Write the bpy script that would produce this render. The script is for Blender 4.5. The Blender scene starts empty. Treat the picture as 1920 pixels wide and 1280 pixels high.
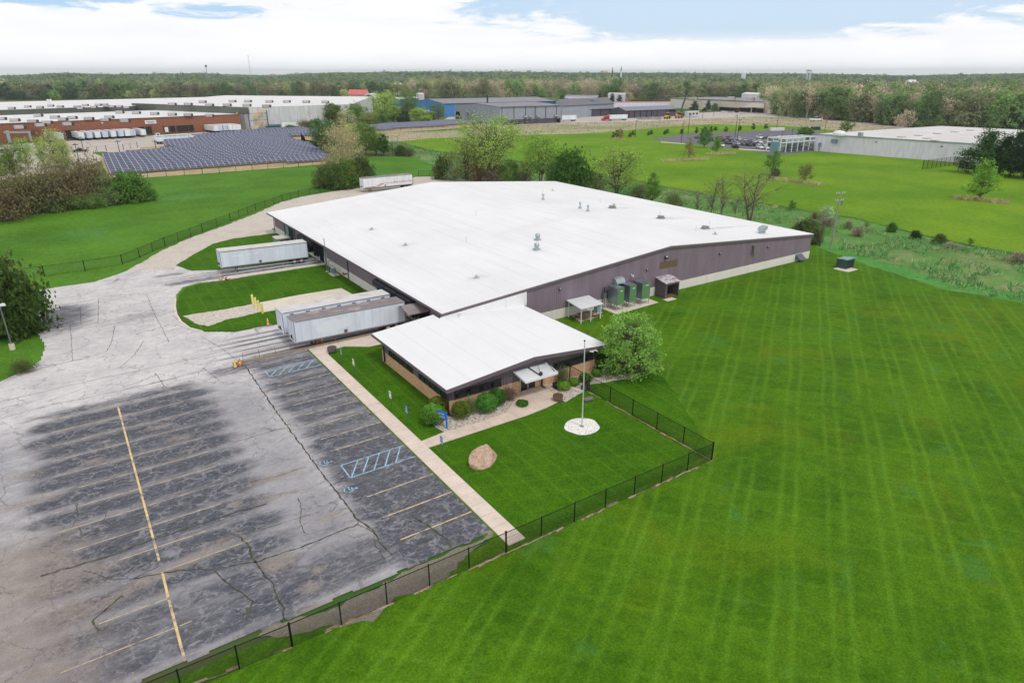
import bpy, math, random
import numpy as np
from mathutils import Vector, Matrix

SC = bpy.context.scene
COL = SC.collection
R = math.radians
rnd = random.Random(7)
nrg = np.random.default_rng(11)

# ---------------------------------------------------------------- camera (a drone 32 m above the lot)
H = 32.0
FPX = 1247.62
YAW, PIT = 0.59436712, 0.3818846
FW = np.array([math.sin(YAW) * math.cos(PIT), math.cos(YAW) * math.cos(PIT), -math.sin(PIT)])
RT = np.array([math.cos(YAW), -math.sin(YAW), 0.0])
UP = np.cross(RT, FW)


def G(px, py, z=0.0):
    """survey helper: photo pixel -> point of the place at height z"""
    d = FW + RT * (px - 960) / FPX - UP * (py - 640) / FPX
    t = (z - H) / d[2]
    return np.array([t * d[0], t * d[1], z])


def GY(px, py, Y):
    """survey helper: photo pixel -> point on the vertical plane y = Y"""
    d = FW + RT * (px - 960) / FPX - UP * (py - 640) / FPX
    t = Y / d[1]
    return np.array([t * d[0], Y, H + t * d[2]])


def HT(b, t):
    """height of an upright whose foot is at pixel b and whose top is at pixel row t[1]"""
    g = G(*b)
    k0 = g @ FW - H * (np.array([0, 0, 1]) @ FW)
    # solve for z: 640 - F*(P@UP)/(P@FW) = ty with P = (x,y,z-H)
    s = (640 - t[1]) / FPX
    a = g[0] * UP[0] + g[1] * UP[1]
    b_ = g[0] * FW[0] + g[1] * FW[1]
    zz = (s * b_ - a) / (UP[2] - s * FW[2])
    return zz + H


cam = bpy.data.cameras.new("camera")
cam.sensor_width = 36.0
cam.lens = 36.0 * FPX / 1920.0
cam.clip_start = 0.5
cam.clip_end = 30000.0
camo = bpy.data.objects.new("camera", cam)
COL.objects.link(camo)
mw = Matrix(((RT[0], UP[0], -FW[0], 0), (RT[1], UP[1], -FW[1], 0), (RT[2], UP[2], -FW[2], H), (0, 0, 0, 1)))
camo.matrix_world = mw
SC.camera = camo
SC.view_settings.view_transform = 'Standard'
SC.view_settings.look = 'None'
SC.view_settings.exposure = 0.0
SC.view_settings.gamma = 1.0
SC.view_settings.use_curve_mapping = False


def lin(c):
    return tuple(((x / 255.0) / 12.92 if x / 255.0 <= 0.04045 else ((x / 255.0 + 0.055) / 1.055) ** 2.4) for x in c)


# ---------------------------------------------------------------- node helpers
class NT:
    def __init__(s, tree):
        s.t = tree

    def put(s, sock, v):
        if isinstance(v, bpy.types.NodeSocket):
            s.t.links.new(v, sock)
        elif v is not None:
            if hasattr(sock.default_value, '__len__') and not isinstance(v, (int, float)):
                n = len(sock.default_value)
                v = tuple(v)
                if len(v) == 3 and n == 4:
                    v = v + (1.0,)
                sock.default_value = v
            elif hasattr(sock.default_value, '__len__'):
                n = len(sock.default_value)
                sock.default_value = (v,) * 3 + ((1.0,) if n == 4 else ())
            else:
                sock.default_value = v

    def n(s, typ, ins=None, out=0, **props):
        nd = s.t.nodes.new(typ)
        for k, v in props.items():
            setattr(nd, k, v)
        for k, v in (ins or {}).items():
            s.put(nd.inputs[k], v)
        return nd.outputs[out]

    def m(s, op, a, b=None, c=None, clamp=False):
        ins = {0: a}
        if b is not None:
            ins[1] = b
        if c is not None:
            ins[2] = c
        return s.n('ShaderNodeMath', ins, operation=op, use_clamp=clamp)

    def mix(s, f, a, b, mode='MIX'):
        nd = s.t.nodes.new('ShaderNodeMix')
        nd.data_type = 'RGBA'
        nd.blend_type = mode
        nd.clamp_factor = True
        s.put(nd.inputs[0], f)
        s.put(nd.inputs[6], a)
        s.put(nd.inputs[7], b)
        return nd.outputs[2]

    def noise(s, vec, scale, detail=3.0, rough=0.55, dist=0.0, out=0):
        return s.n('ShaderNodeTexNoise', {'Vector': vec, 'Scale': scale, 'Detail': detail, 'Roughness': rough,
                                          'Distortion': dist}, out=out)

    def ss(s, x, lo, hi, a=0.0, b=1.0):
        return s.n('ShaderNodeMapRange', {0: x, 1: lo, 2: hi, 3: a, 4: b}, interpolation_type='SMOOTHSTEP')

    def pos(s):
        return s.n('ShaderNodeNewGeometry', out=0)

    def vscale(s, v, sc):
        return s.n('ShaderNodeMapping', {'Vector': v, 'Scale': sc})

    def sep(s, v):
        nd = s.t.nodes.new('ShaderNodeSeparateXYZ')
        s.put(nd.inputs[0], v)
        return nd.outputs

    def comb(s, x, y, z):
        return s.n('ShaderNodeCombineXYZ', {0: x, 1: y, 2: z})


def begin(name):
    m = bpy.data.materials.new(name)
    m.use_nodes = True
    t = m.node_tree
    t.nodes.clear()
    return m, NT(t)


def finish(m, q, color, rough=0.7, metal=0.0, bump=None, bstr=0.3, bdist=0.02, spec=0.3, extra=None):
    o = q.t.nodes.new('ShaderNodeOutputMaterial')
    b = q.t.nodes.new('ShaderNodeBsdfPrincipled')
    q.put(b.inputs['Base Color'], color)
    q.put(b.inputs['Roughness'], rough)
    q.put(b.inputs['Metallic'], metal)
    q.put(b.inputs['Specular IOR Level'], spec)
    for k, v in (extra or {}).items():
        q.put(b.inputs[k], v)
    if bump is not None:
        nb = q.t.nodes.new('ShaderNodeBump')
        q.put(nb.inputs['Strength'], bstr)
        q.put(nb.inputs['Distance'], bdist)
        q.put(nb.inputs['Height'], bump)
        q.t.links.new(nb.outputs[0], b.inputs['Normal'])
    q.t.links.new(b.outputs[0], o.inputs[0])
    return m


MATS = {}


def M(name, col, rough=0.6, metal=0.0, var=0.12, scale=1.2, spec=0.3, streak=0.0, col2=None, c2=0.5, tint=False,
      bump=0.0):
    """plain surface: a base colour broken up by large and small noise; streak adds rain streaks"""
    if name in MATS:
        return MATS[name]
    m, q = begin(name)
    p = q.pos()
    a = q.noise(p, scale, 4.0)
    b = q.noise(p, scale * 9.0, 2.0)
    f = q.m('ADD', q.m('MULTIPLY', a, 0.7), q.m('MULTIPLY', b, 0.3))
    k = q.ss(f, 0.25, 0.75, 1.0 - var, 1.0 + var)
    if tint:
        base = q.n('ShaderNodeObjectInfo', out=1)
    else:
        base = col
    c = q.n('ShaderNodeVectorMath', {0: base if tint else col, 3: k}, operation='SCALE')
    if col2 is not None:
        c = q.mix(q.ss(q.noise(p, scale * 0.6, 5.0, 0.65), c2 - 0.06, c2 + 0.1), c, col2)
    if streak > 0:
        s = q.noise(q.vscale(p, (2.5, 2.5, 0.12)), 1.5, 4.0, 0.7)
        c = q.mix(q.ss(s, 0.5, 0.75, 0.0, streak), c, tuple(x * 0.45 for x in col))
    finish(m, q, c, rough, metal, bump=(b if bump else None), bstr=bump or 0.1, spec=spec)
    MATS[name] = m
    return m


# ---------------------------------------------------------------- mesh builder
class MB:
    def __init__(s):
        s.v = []
        s.f = []
        s.mi = []

    def add(s, vs, fs, mi=0):
        o = len(s.v)
        s.v.extend([tuple(map(float, p)) for p in vs])
        for f in fs:
            s.f.append(tuple(i + o for i in f))
            s.mi.append(mi)
        return s

    def box(s, a, b, mi=0):
        x0, y0, z0 = a
        x1, y1, z1 = b
        s.add([(x0, y0, z0), (x1, y0, z0), (x1, y1, z0), (x0, y1, z0), (x0, y0, z1), (x1, y0, z1), (x1, y1, z1),
               (x0, y1, z1)],
              [(0, 3, 2, 1), (4, 5, 6, 7), (0, 1, 5, 4), (1, 2, 6, 5), (2, 3, 7, 6), (3, 0, 4, 7)], mi)
        return s

    def quad(s, a, b, c, d, mi=0):
        return s.add([a, b, c, d], [(0, 1, 2, 3)], mi)

    def poly(s, pts, mi=0):
        return s.add(pts, [tuple(range(len(pts)))], mi)

    def bar(s, p, q, w, h, mi=0):
        """box along p->q, w wide (sideways) and h deep (upwards)"""
        p = np.array(p, float)
        q = np.array(q, float)
        d = q - p
        L = np.linalg.norm(d)
        if L < 1e-6:
            return s
        d /= L
        ref = np.array([0, 0, 1.0]) if abs(d[2]) < 0.95 else np.array([0, 1.0, 0])
        sd = np.cross(d, ref)
        sd /= np.linalg.norm(sd)
        up = np.cross(sd, d)
        vs = []
        for e in (p, q):
            for a, b in ((-1, -1), (1, -1), (1, 1), (-1, 1)):
                vs.append(e + sd * a * w / 2 + up * b * h / 2)
        return s.add(vs, [(0, 1, 2, 3), (7, 6, 5, 4), (0, 4, 5, 1), (1, 5, 6, 2), (2, 6, 7, 3), (3, 7, 4, 0)], mi)

    def tube(s, p, q, r, n=8, r2=None, mi=0, caps=True):
        r2 = r if r2 is None else r2
        p = np.array(p, float)
        q = np.array(q, float)
        d = q - p
        L = np.linalg.norm(d)
        if L < 1e-6:
            return s
        d /= L
        ref = np.array([0, 0, 1.0]) if abs(d[2]) < 0.9 else np.array([1.0, 0, 0])
        a = np.cross(d, ref)
        a /= np.linalg.norm(a)
        b = np.cross(d, a)
        vs = []
        for e, rr in ((p, r), (q, r2)):
            for i in range(n):
                t = 2 * math.pi * i / n
                vs.append(e + (a * math.cos(t) + b * math.sin(t)) * rr)
        fs = [(i, i + n, (i + 1) % n + n, (i + 1) % n) for i in range(n)]
        if caps:
            fs.append(tuple(range(n)))
            fs.append(tuple(range(2 * n - 1, n - 1, -1)))
        return s.add(vs, fs, mi)

    def path(s, pts, r, n=6, mi=0):
        for a, b in zip(pts[:-1], pts[1:]):
            s.tube(a, b, r, n, mi=mi)
        return s

    def lathe(s, prof, n=16, c=(0, 0, 0), mi=0):
        vs = []
        for r, z in prof:
            for i in range(n):
                t = 2 * math.pi * i / n
                vs.append((c[0] + r * math.cos(t), c[1] + r * math.sin(t), c[2] + z))
        fs = []
        for k in range(len(prof) - 1):
            for i in range(n):
                j = (i + 1) % n
                fs.append((k * n + i, k * n + j, (k + 1) * n + j, (k + 1) * n + i))
        fs.append(tuple(range(n - 1, -1, -1)))
        fs.append(tuple(range((len(prof) - 1) * n, len(prof) * n)))
        return s.add(vs, fs, mi)

    def prism(s, pts, z0, z1, mi=0):
        n = len(pts)
        vs = [(p[0], p[1], z0) for p in pts] + [(p[0], p[1], z1) for p in pts]
        fs = [tuple(range(n - 1, -1, -1)), tuple(range(n, 2 * n))]
        fs += [(i, (i + 1) % n, (i + 1) % n + n, i + n) for i in range(n)]
        return s.add(vs, fs, mi)

    def extr(s, prof, axis, a, b, mi=0):
        """profile of 2-D points swept along an axis: 'x' -> (y,z) profile, 'y' -> (x,z) profile"""
        n = len(prof)
        mk = (lambda t, p: (t, p[0], p[1])) if axis == 'x' else (lambda t, p: (p[0], t, p[1]))
        vs = [mk(a, p) for p in prof] + [mk(b, p) for p in prof]
        fs = [tuple(range(n)), tuple(range(2 * n - 1, n - 1, -1))]
        fs += [(i + n, (i + 1) % n + n, (i + 1) % n, i) for i in range(n)]
        return s.add(vs, fs, mi)

    def mesh(s, name, mats, off=(0, 0, 0), smooth=False, bevel=0.0):
        me = bpy.data.meshes.new(name)
        v = np.array(s.v, float).reshape(-1, 3) - np.array(off, float)
        me.from_pydata([tuple(p) for p in v], [], s.f)
        if not isinstance(mats, (list, tuple)):
            mats = [mats]
        for m in mats:
            me.materials.append(m)
        me.polygons.foreach_set('material_index', s.mi)
        if smooth:
            me.polygons.foreach_set('use_smooth', [True] * len(s.f))
        me.update()
        return me

    def build(s, name, mats, parent=None, smooth=False, world=True):
        off = (0, 0, 0)
        if parent is not None and world:
            q = parent
            acc = np.zeros(3)
            while q is not None:
                acc += np.array(q.location)
                q = q.parent
            off = acc
        me = s.mesh(name, mats, off, smooth)
        o = bpy.data.objects.new(name, me)
        COL.objects.link(o)
        o.parent = parent
        fixnormals(me)
        return o


import bmesh


def fixnormals(me):
    bm = bmesh.new()
    bm.from_mesh(me)
    bmesh.ops.recalc_face_normals(bm, faces=bm.faces)
    bm.to_mesh(me)
    bm.free()


def thing(name, label, cat, loc=(0, 0, 0), rz=0.0, group=None):
    o = bpy.data.objects.new(name, None)
    o.empty_display_size = 0.2
    COL.objects.link(o)
    o.location = tuple(float(x) for x in loc)
    o.rotation_euler = (0, 0, rz)
    o['label'] = label
    o['category'] = cat
    if group:
        o['group'] = group
    return o


def tag(o, label, cat, group=None):
    o['label'] = label
    o['category'] = cat
    if group:
        o['group'] = group
    return o


def struct(o, kind='structure'):
    o['kind'] = kind
    return o


def copy_tree(o, parent=None):
    c = o.copy()
    COL.objects.link(c)
    c.parent = parent
    for ch in list(o.children):
        copy_tree(ch, c)
    return c


def dup(o, label, loc, rz=0.0, group=None, scale=None):
    c = copy_tree(o)
    c.location = tuple(float(x) for x in loc)
    c.rotation_euler = (0, 0, rz)
    c['label'] = label
    if group:
        c['group'] = group
    if scale is not None:
        c.scale = scale if hasattr(scale, '__len__') else (scale,) * 3
    return c


def npmesh(name, V, Fq, mat, parent=None, col=None, loc=None):
    """mesh from numpy arrays: V (n,3), Fq (m,k); optional vertex colour (n,4)"""
    V = np.asarray(V, np.float32)
    Fq = np.asarray(Fq, np.int32)
    me = bpy.data.meshes.new(name)
    k = Fq.shape[1]
    me.vertices.add(len(V))
    me.vertices.foreach_set('co', V.ravel())
    me.loops.add(Fq.size)
    me.loops.foreach_set('vertex_index', Fq.ravel())
    me.polygons.add(len(Fq))
    me.polygons.foreach_set('loop_start', np.arange(0, Fq.size, k, dtype=np.int32))
    me.polygons.foreach_set('loop_total', np.full(len(Fq), k, np.int32))
    me.update(calc_edges=True)
    if col is not None:
        at = me.color_attributes.new('tone', 'FLOAT_COLOR', 'POINT')
        at.data.foreach_set('color', np.asarray(col, np.float32).ravel())
    me.materials.append(mat)
    if parent == 'mesh':
        return me
    o = bpy.data.objects.new(name, me)
    COL.objects.link(o)
    o.parent = parent
    if loc is not None:
        o.location = tuple(float(x) for x in loc)
    return o


def vnoise(x, y, seed=0):
    """smooth value noise for arrays"""
    xi = np.floor(x).astype(np.int64)
    yi = np.floor(y).astype(np.int64)
    fx = x - xi
    fy = y - yi
    fx = fx * fx * (3 - 2 * fx)
    fy = fy * fy * (3 - 2 * fy)

    def h(a, b):
        n = (a * 374761393 + b * 668265263 + seed * 1442695041) & 0x7fffffff
        n = ((n ^ (n >> 13)) * 1274126177) & 0x7fffffff
        n = n ^ (n >> 16)
        return (n % 100003) / 100003.0

    return (h(xi, yi) * (1 - fx) + h(xi + 1, yi) * fx) * (1 - fy) + (h(xi, yi + 1) * (1 - fx) + h(xi + 1, yi + 1) * fx) * fy


def fbm(x, y, seed=0, oct=4):
    s = 0
    a = 0.5
    for i in range(oct):
        s = s + a * vnoise(x * 2 ** i, y * 2 ** i, seed + i)
        a *= 0.5
    return s / 0.94


def sstep(x, lo, hi):
    t = np.clip((x - lo) / (hi - lo), 0, 1)
    return t * t * (3 - 2 * t)


def inpoly(x, y, P):
    P = np.asarray(P, float)
    r = np.zeros(np.shape(x), bool)
    j = len(P) - 1
    for i in range(len(P)):
        xi, yi = P[i][:2]
        xj, yj = P[j][:2]
        c = ((yi > y) != (yj > y)) & (x < (xj - xi) * (y - yi) / (yj - yi + 1e-12) + xi)
        r ^= c
        j = i
    return r


def GP(pts, z=0.0):
    return [G(p[0], p[1], z) for p in pts]


def rough_edge(P, step=0.6, amp=0.12, seed=1):
    """subdivide a closed outline and jitter it a little, so edges of grass and gravel are not ruler-straight"""
    out = []
    n = len(P)
    r = random.Random(seed)
    for i in range(n):
        a = np.array(P[i][:2], float)
        b = np.array(P[(i + 1) % n][:2], float)
        L = np.linalg.norm(b - a)
        k = max(1, min(400, int(L / step)))
        d = (b - a) / max(L, 1e-6)
        nn = np.array([-d[1], d[0]])
        for j in range(k):
            t = j / k
            out.append(a + (b - a) * t + (nn * r.uniform(-amp, amp) if j else 0))
    return out


def sheet(name, P, mat, z, rough=None, seed=1, kind='structure'):
    Q = rough_edge(P, rough[0], rough[1], seed) if rough else P
    mb = MB()
    mb.poly([(p[0], p[1], z) for p in Q])
    o = mb.build(name, mat)
    for f in o.data.polygons:
        pass
    if o.data.polygons[0].normal.z < 0:
        o.data.flip_normals()
    if kind:
        o['kind'] = kind
    return o


def slab(name, P, mat, z0, z1, kind='structure'):
    mb = MB()
    mb.prism([(p[0], p[1]) for p in P], z0, z1)
    o = mb.build(name, mat)
    if kind:
        o['kind'] = kind
    return o
# ---------------------------------------------------------------- sky and sun
SUN = np.array([0.05, -0.50, 0.80])
SUN /= np.linalg.norm(SUN)
wd = bpy.data.worlds.new("World")
SC.world = wd
wd.use_nodes = True
wt = wd.node_tree
wt.nodes.clear()
q = NT(wt)
sky = wt.nodes.new('ShaderNodeTexSky')
sky.sky_type = 'NISHITA'
sky.sun_disc = False
sky.sun_elevation = math.asin(SUN[2])
sky.sun_rotation = math.atan2(SUN[0], SUN[1])
sky.air_density = 1.0
sky.dust_density = 0.6
vec = q.n('ShaderNodeTexCoord', out=0)
vx, vy, vz = q.sep(vec)
az = q.m('MULTIPLY', q.m('ARCTAN2', vx, vy), 57.2958)
el = q.m('MULTIPLY', q.m('ARCSINE', vz), 57.2958)
cv = q.comb(q.m('MULTIPLY', az, 0.13), q.m('MULTIPLY', el, 0.55), 0.0)
n1 = q.noise(cv, 1.7, 7.0, 0.62, 0.6)
n2 = q.noise(q.comb(q.m('MULTIPLY', az, 0.035), q.m('MULTIPLY', el, 0.28), 3.0), 2.3, 6.0, 0.6, 0.4)
hole = None
for (a0, e0, sa, se, amp) in ((1.0, 4.9, 3.0, .8, 1.5), (5.5, 5.5, 3.0, 1.0, 1.9), (13.0, 4.3, 5.0, 0.5, .8), (16.0, 5.9, 4.0, .6, .6), (33.0, 5.6, 4.0, 1.6, 1.1), (43.0, 4.6, 6.0, 1.9, 1.5),
                              (54, 4.3, 9.0, 1.9, 1.6), (68.0, 5.6, 9.0, 1.9, 1.5), (-25.0, 12.0, 9.0, 5.0, .7),
                              (110.0, 14.0, 12.0, 5.0, .7), (20.0, 40.0, 30.0, 12.0, .5), (200, 30.0, 30.0, 14.0, .5)):
    da = q.m('DIVIDE', q.m('SUBTRACT', az, a0), sa)
    de = q.m('DIVIDE', q.m('SUBTRACT', el, e0), se)
    g = q.m('MULTIPLY', q.m('EXPONENT', q.m('MULTIPLY', q.m('ADD', q.m('MULTIPLY', da, da), q.m('MULTIPLY', de, de)), -1.0)), amp)
    hole = g if hole is None else q.m('ADD', hole, g)
f = q.m('SUBTRACT', hole, q.m('MULTIPLY', q.m('SUBTRACT', q.m('ADD', q.m('MULTIPLY', n1, .6), q.m('MULTIPLY', n2, .4)), 0.395), 4.2))
open_sky = q.m('MULTIPLY', q.ss(f, -0.1, 0.42), q.ss(el, 1.5, 3.2))
skyc = q.mix(0.86, sky.outputs[0], q.mix(q.ss(az, 18.0, 45.0), (5.0, 7.4, 10.2), (6.6, 8.3, 10.3)))
cl = q.mix(q.ss(n2, 0.3, 0.7), (9.9, 10.0, 10.3), (10.8, 10.85, 10.9))
cl = q.n('ShaderNodeVectorMath', {0: cl, 3: q.m('MULTIPLY', q.ss(el, 18.0, 42.0, 1.0, 0.64), q.ss(el, 0.0, 4.0, 1.10, 1.0))}, operation='SCALE')
tot = q.mix(open_sky, cl, skyc)
tot = q.mix(q.ss(el, -3.0, -0.6), (2.0, 2.3, 1.6), tot)
bg = wt.nodes.new('ShaderNodeBackground')
q.put(bg.inputs[0], tot)
bg.inputs[1].default_value = 0.1
wo = wt.nodes.new('ShaderNodeOutputWorld')
wt.links.new(bg.outputs[0], wo.inputs[0])

sl = bpy.data.lights.new("sun", 'SUN')
sl.energy = 1.5
sl.angle = R(11)
sl.color = (1.0, 0.96, 0.90)
so = bpy.data.objects.new("sun", sl)
so.rotation_euler = Vector(tuple(SUN)).to_track_quat('Z', 'Y').to_euler()
so.location = (0, 0, 200)
COL.objects.link(so)


# ---------------------------------------------------------------- ground materials
def grass_mat(name, dark, light, odd, stripes=(), fine=1.0, oddamt=0.5, patch=0.12, rough=0.95, fleck=None, third=None):
    """mown or rough grass: clumps, worn patches, fine grain and mower tracks (world directions)"""
    m, q = begin(name)
    p = q.pos()
    big = q.noise(p, patch, 4.0, 0.6)
    mid = q.noise(p, 0.9, 4.0, 0.65)
    fin = q.noise(p, 6.5, 3.0, 0.7)
    f = q.m('ADD', q.m('MULTIPLY', big, 0.45), q.m('ADD', q.m('MULTIPLY', mid, 0.35), q.m('MULTIPLY', fin, 0.2)))
    c = q.mix(q.ss(f, 0.34, 0.66), dark, light)
    o = q.noise(p, patch * 0.55, 5.0, 0.7, 0.5)
    c = q.mix(q.m('MULTIPLY', q.ss(o, 0.50, 0.68), oddamt), c, odd)
    if third is not None:
        t3 = q.noise(q.n('ShaderNodeVectorMath', {0: p, 1: (31.0, 17.0, 0)}, operation='ADD'), 0.21, 5.0, 0.68)
        c = q.mix(q.ss(t3, .56, .7, 0, .6), c, third)
    X, Y, Z = q.sep(p)
    wob = q.noise(p, 0.07, 2.0)
    for (ang, per, off, gap, w, amt) in stripes:
        nx, ny = -math.sin(R(ang)), math.cos(R(ang))
        d = q.m('ADD', q.m('ADD', q.m('MULTIPLY', X, nx), q.m('MULTIPLY', Y, ny)), q.m('MULTIPLY', wob, 0.9))
        d = q.m('ADD', d, q.m('MULTIPLY', q.m('SUBTRACT', mid, 0.5), 0.16))
        t = q.m('FRACT', q.m('DIVIDE', q.m('SUBTRACT', d, off), per))
        ln = None
        for c0 in ((0.3,) if gap <= 0 else (0.3, 0.3 + gap / per)):
            g = q.ss(q.m('ABSOLUTE', q.m('SUBTRACT', t, c0)), w / per, 0.0)
            ln = g if ln is None else q.m('MAXIMUM', ln, g)
        fade = q.ss(q.noise(p, 0.11, 3.0, 0.6), 0.30, 0.62, .3, 1.0)
        lane = q.m('MULTIPLY', q.ss(q.m('PINGPONG', q.m('DIVIDE', d, per), 1.0), 0.35, 0.65), amt * 0.55)
        c = q.mix(lane, c, light)
        c = q.mix(q.m('MULTIPLY', q.m('MULTIPLY', ln, fade), amt), c, tuple(min(1, x * 1.5 + .012) for x in light))
    k = q.ss(fin, 0.25, 0.75, 1 - 0.3 * fine, 1 + 0.3 * fine)
    k2 = q.ss(q.noise(p, 17.0, 2.0), 0.3, 0.7, 1 - 0.22 * fine, 1 + 0.22 * fine)
    c = q.n('ShaderNodeVectorMath', {0: c, 3: q.m('MULTIPLY', k, k2)}, operation='SCALE')
    if fleck is not None:
        c = q.mix(q.ss(q.noise(p, 0.5, 6.0, 0.75), 0.56, 0.66), c, fleck)
    return finish(m, q, c, rough, bump=fin, bstr=0.4, bdist=0.05, spec=0.1)


lawn_m = grass_mat('mown_grass', lin((50, 89, 7)), lin((84, 123, 20)), lin((100, 117, 18)),
                   ((33.4, 3.52, -1.0, 1.14, 0.36, 0.32), (-50.0, 2.6, 0.4, 0, 0.34, 0.15)), oddamt=0.55, fine=.75, third=lin((66, 118, 54)))
yard_m = grass_mat('yard_grass', lin((44, 84, 5)), lin((70, 112, 14)), lin((88, 122, 20)),
                   ((88.0, 1.9, 0.3, 0, 0.2, 0.28), (-22.0, 2.1, 0.2, 0, 0.2, 0.18)), oddamt=0.3)
meadow_m = grass_mat('meadow_grass', lin((62, 104, 22)), lin((92, 138, 42)), lin((86, 140, 84)), oddamt=0.4, patch=0.05)
field_m = grass_mat('field_grass', lin((80, 122, 18)), lin((120, 152, 34)), lin((74, 126, 26)), oddamt=0.5, patch=0.035)
rough_m = grass_mat('rough_grass', lin((70, 116, 50)), lin((104, 146, 76)), lin((140, 138, 100)), oddamt=0.7, patch=0.09,
                    fleck=lin((112, 144, 88)))
teal_m = grass_mat('tall_grass_edge', lin((66, 124, 50)), lin((92, 150, 74)), lin((110, 152, 66)), oddamt=0.5, patch=0.2)
marsh_m = grass_mat('marsh_grass', lin((150, 140, 116)), lin((182, 168, 146)), lin((98, 138, 74)), oddamt=0.75, patch=0.03)
tan_m = grass_mat('dry_grass', lin((150, 132, 104)), lin((190, 172, 140)), lin((110, 130, 70)), oddamt=0.5, patch=0.15)


def far_ground():
    m, q = begin('far_ground')
    p = q.pos()
    a = q.noise(p, 0.006, 4.0, 0.6)
    b = q.noise(p, 0.05, 4.0, 0.6)
    c = q.mix(q.ss(a, 0.4, 0.6), lin((58, 92, 40)), lin((92, 118, 52)))
    c = q.mix(q.ss(b, 0.45, 0.62), c, lin((88, 88, 58)))
    return finish(m, q, c, 0.95, spec=0.1)


def gravel_mat(name, c1, c2, c3, sc=9.0, stain=None):
    m, q = begin(name)
    p = q.pos()
    v = q.n('ShaderNodeTexVoronoi', {'Vector': p, 'Scale': sc, 'Randomness': 1.0}, out=1)
    hs = q.sep(v)
    c = q.mix(hs[0], c1, c2)
    c = q.mix(q.ss(hs[1], 0.7, 0.9), c, c3)
    d = q.n('ShaderNodeTexVoronoi', {'Vector': p, 'Scale': sc}, out=0)
    c = q.mix(q.ss(q.noise(p, 0.35, 5.0, 0.6), 0.42, 0.68, 0, 0.55), c, stain or c1)
    return finish(m, q, c, 0.95, bump=d, bstr=0.5, bdist=0.03, spec=0.1)


gravel_m = gravel_mat('pale_gravel', lin((196, 186, 176)), lin((218, 210, 202)), lin((156, 146, 134)), 9.0)
stone_m = gravel_mat('landscape_stone', lin((178, 166, 154)), lin((222, 214, 206)), lin((128, 112, 100)), 8.0)
drive_m = gravel_mat('gravel_drive', lin((200, 190, 180)), lin((212, 203, 195)), lin((178, 166, 154)), 11.0, lin((184, 172, 160)))
white_stone_m = gravel_mat('white_stone', lin((228, 226, 220)), lin((240, 238, 234)), lin((186, 180, 172)), 9.0)


def concrete_mat(name, col, joint=None, axis='y', dirty=0.35):
    m, q = begin(name)
    p = q.pos()
    a = q.noise(p, 0.6, 5.0, 0.65)
    b = q.noise(p, 12.0, 3.0)
    k = q.m('MULTIPLY', q.ss(a, 0.25, 0.75, 0.9, 1.08), q.ss(b, 0.3, 0.7, 0.95, 1.05))
    c = q.n('ShaderNodeVectorMath', {0: col, 3: k}, operation='SCALE')
    c = q.mix(q.ss(q.noise(p, 1.7, 6.0, 0.7), 0.52, 0.72, 0, dirty), c, tuple(x * 0.55 for x in col))
    if joint:
        X, Y, Z = q.sep(p)
        t = q.m('FRACT', q.m('DIVIDE', {'x': X, 'y': Y}[axis], joint))
        c = q.mix(q.m('LESS_THAN', t, 0.035 / joint), c, tuple(x * 0.62 for x in col))
    return finish(m, q, c, 0.85, bump=b, bstr=0.15, spec=0.2)


walk_m = concrete_mat('walk_concrete', lin((218, 202, 190)), 1.6, 'y')
walkx_m = concrete_mat('front_walk_concrete', lin((212, 194, 180)), 1.6, 'x')
pad_m = concrete_mat('pad_concrete', lin((216, 206, 192)), None)


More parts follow.
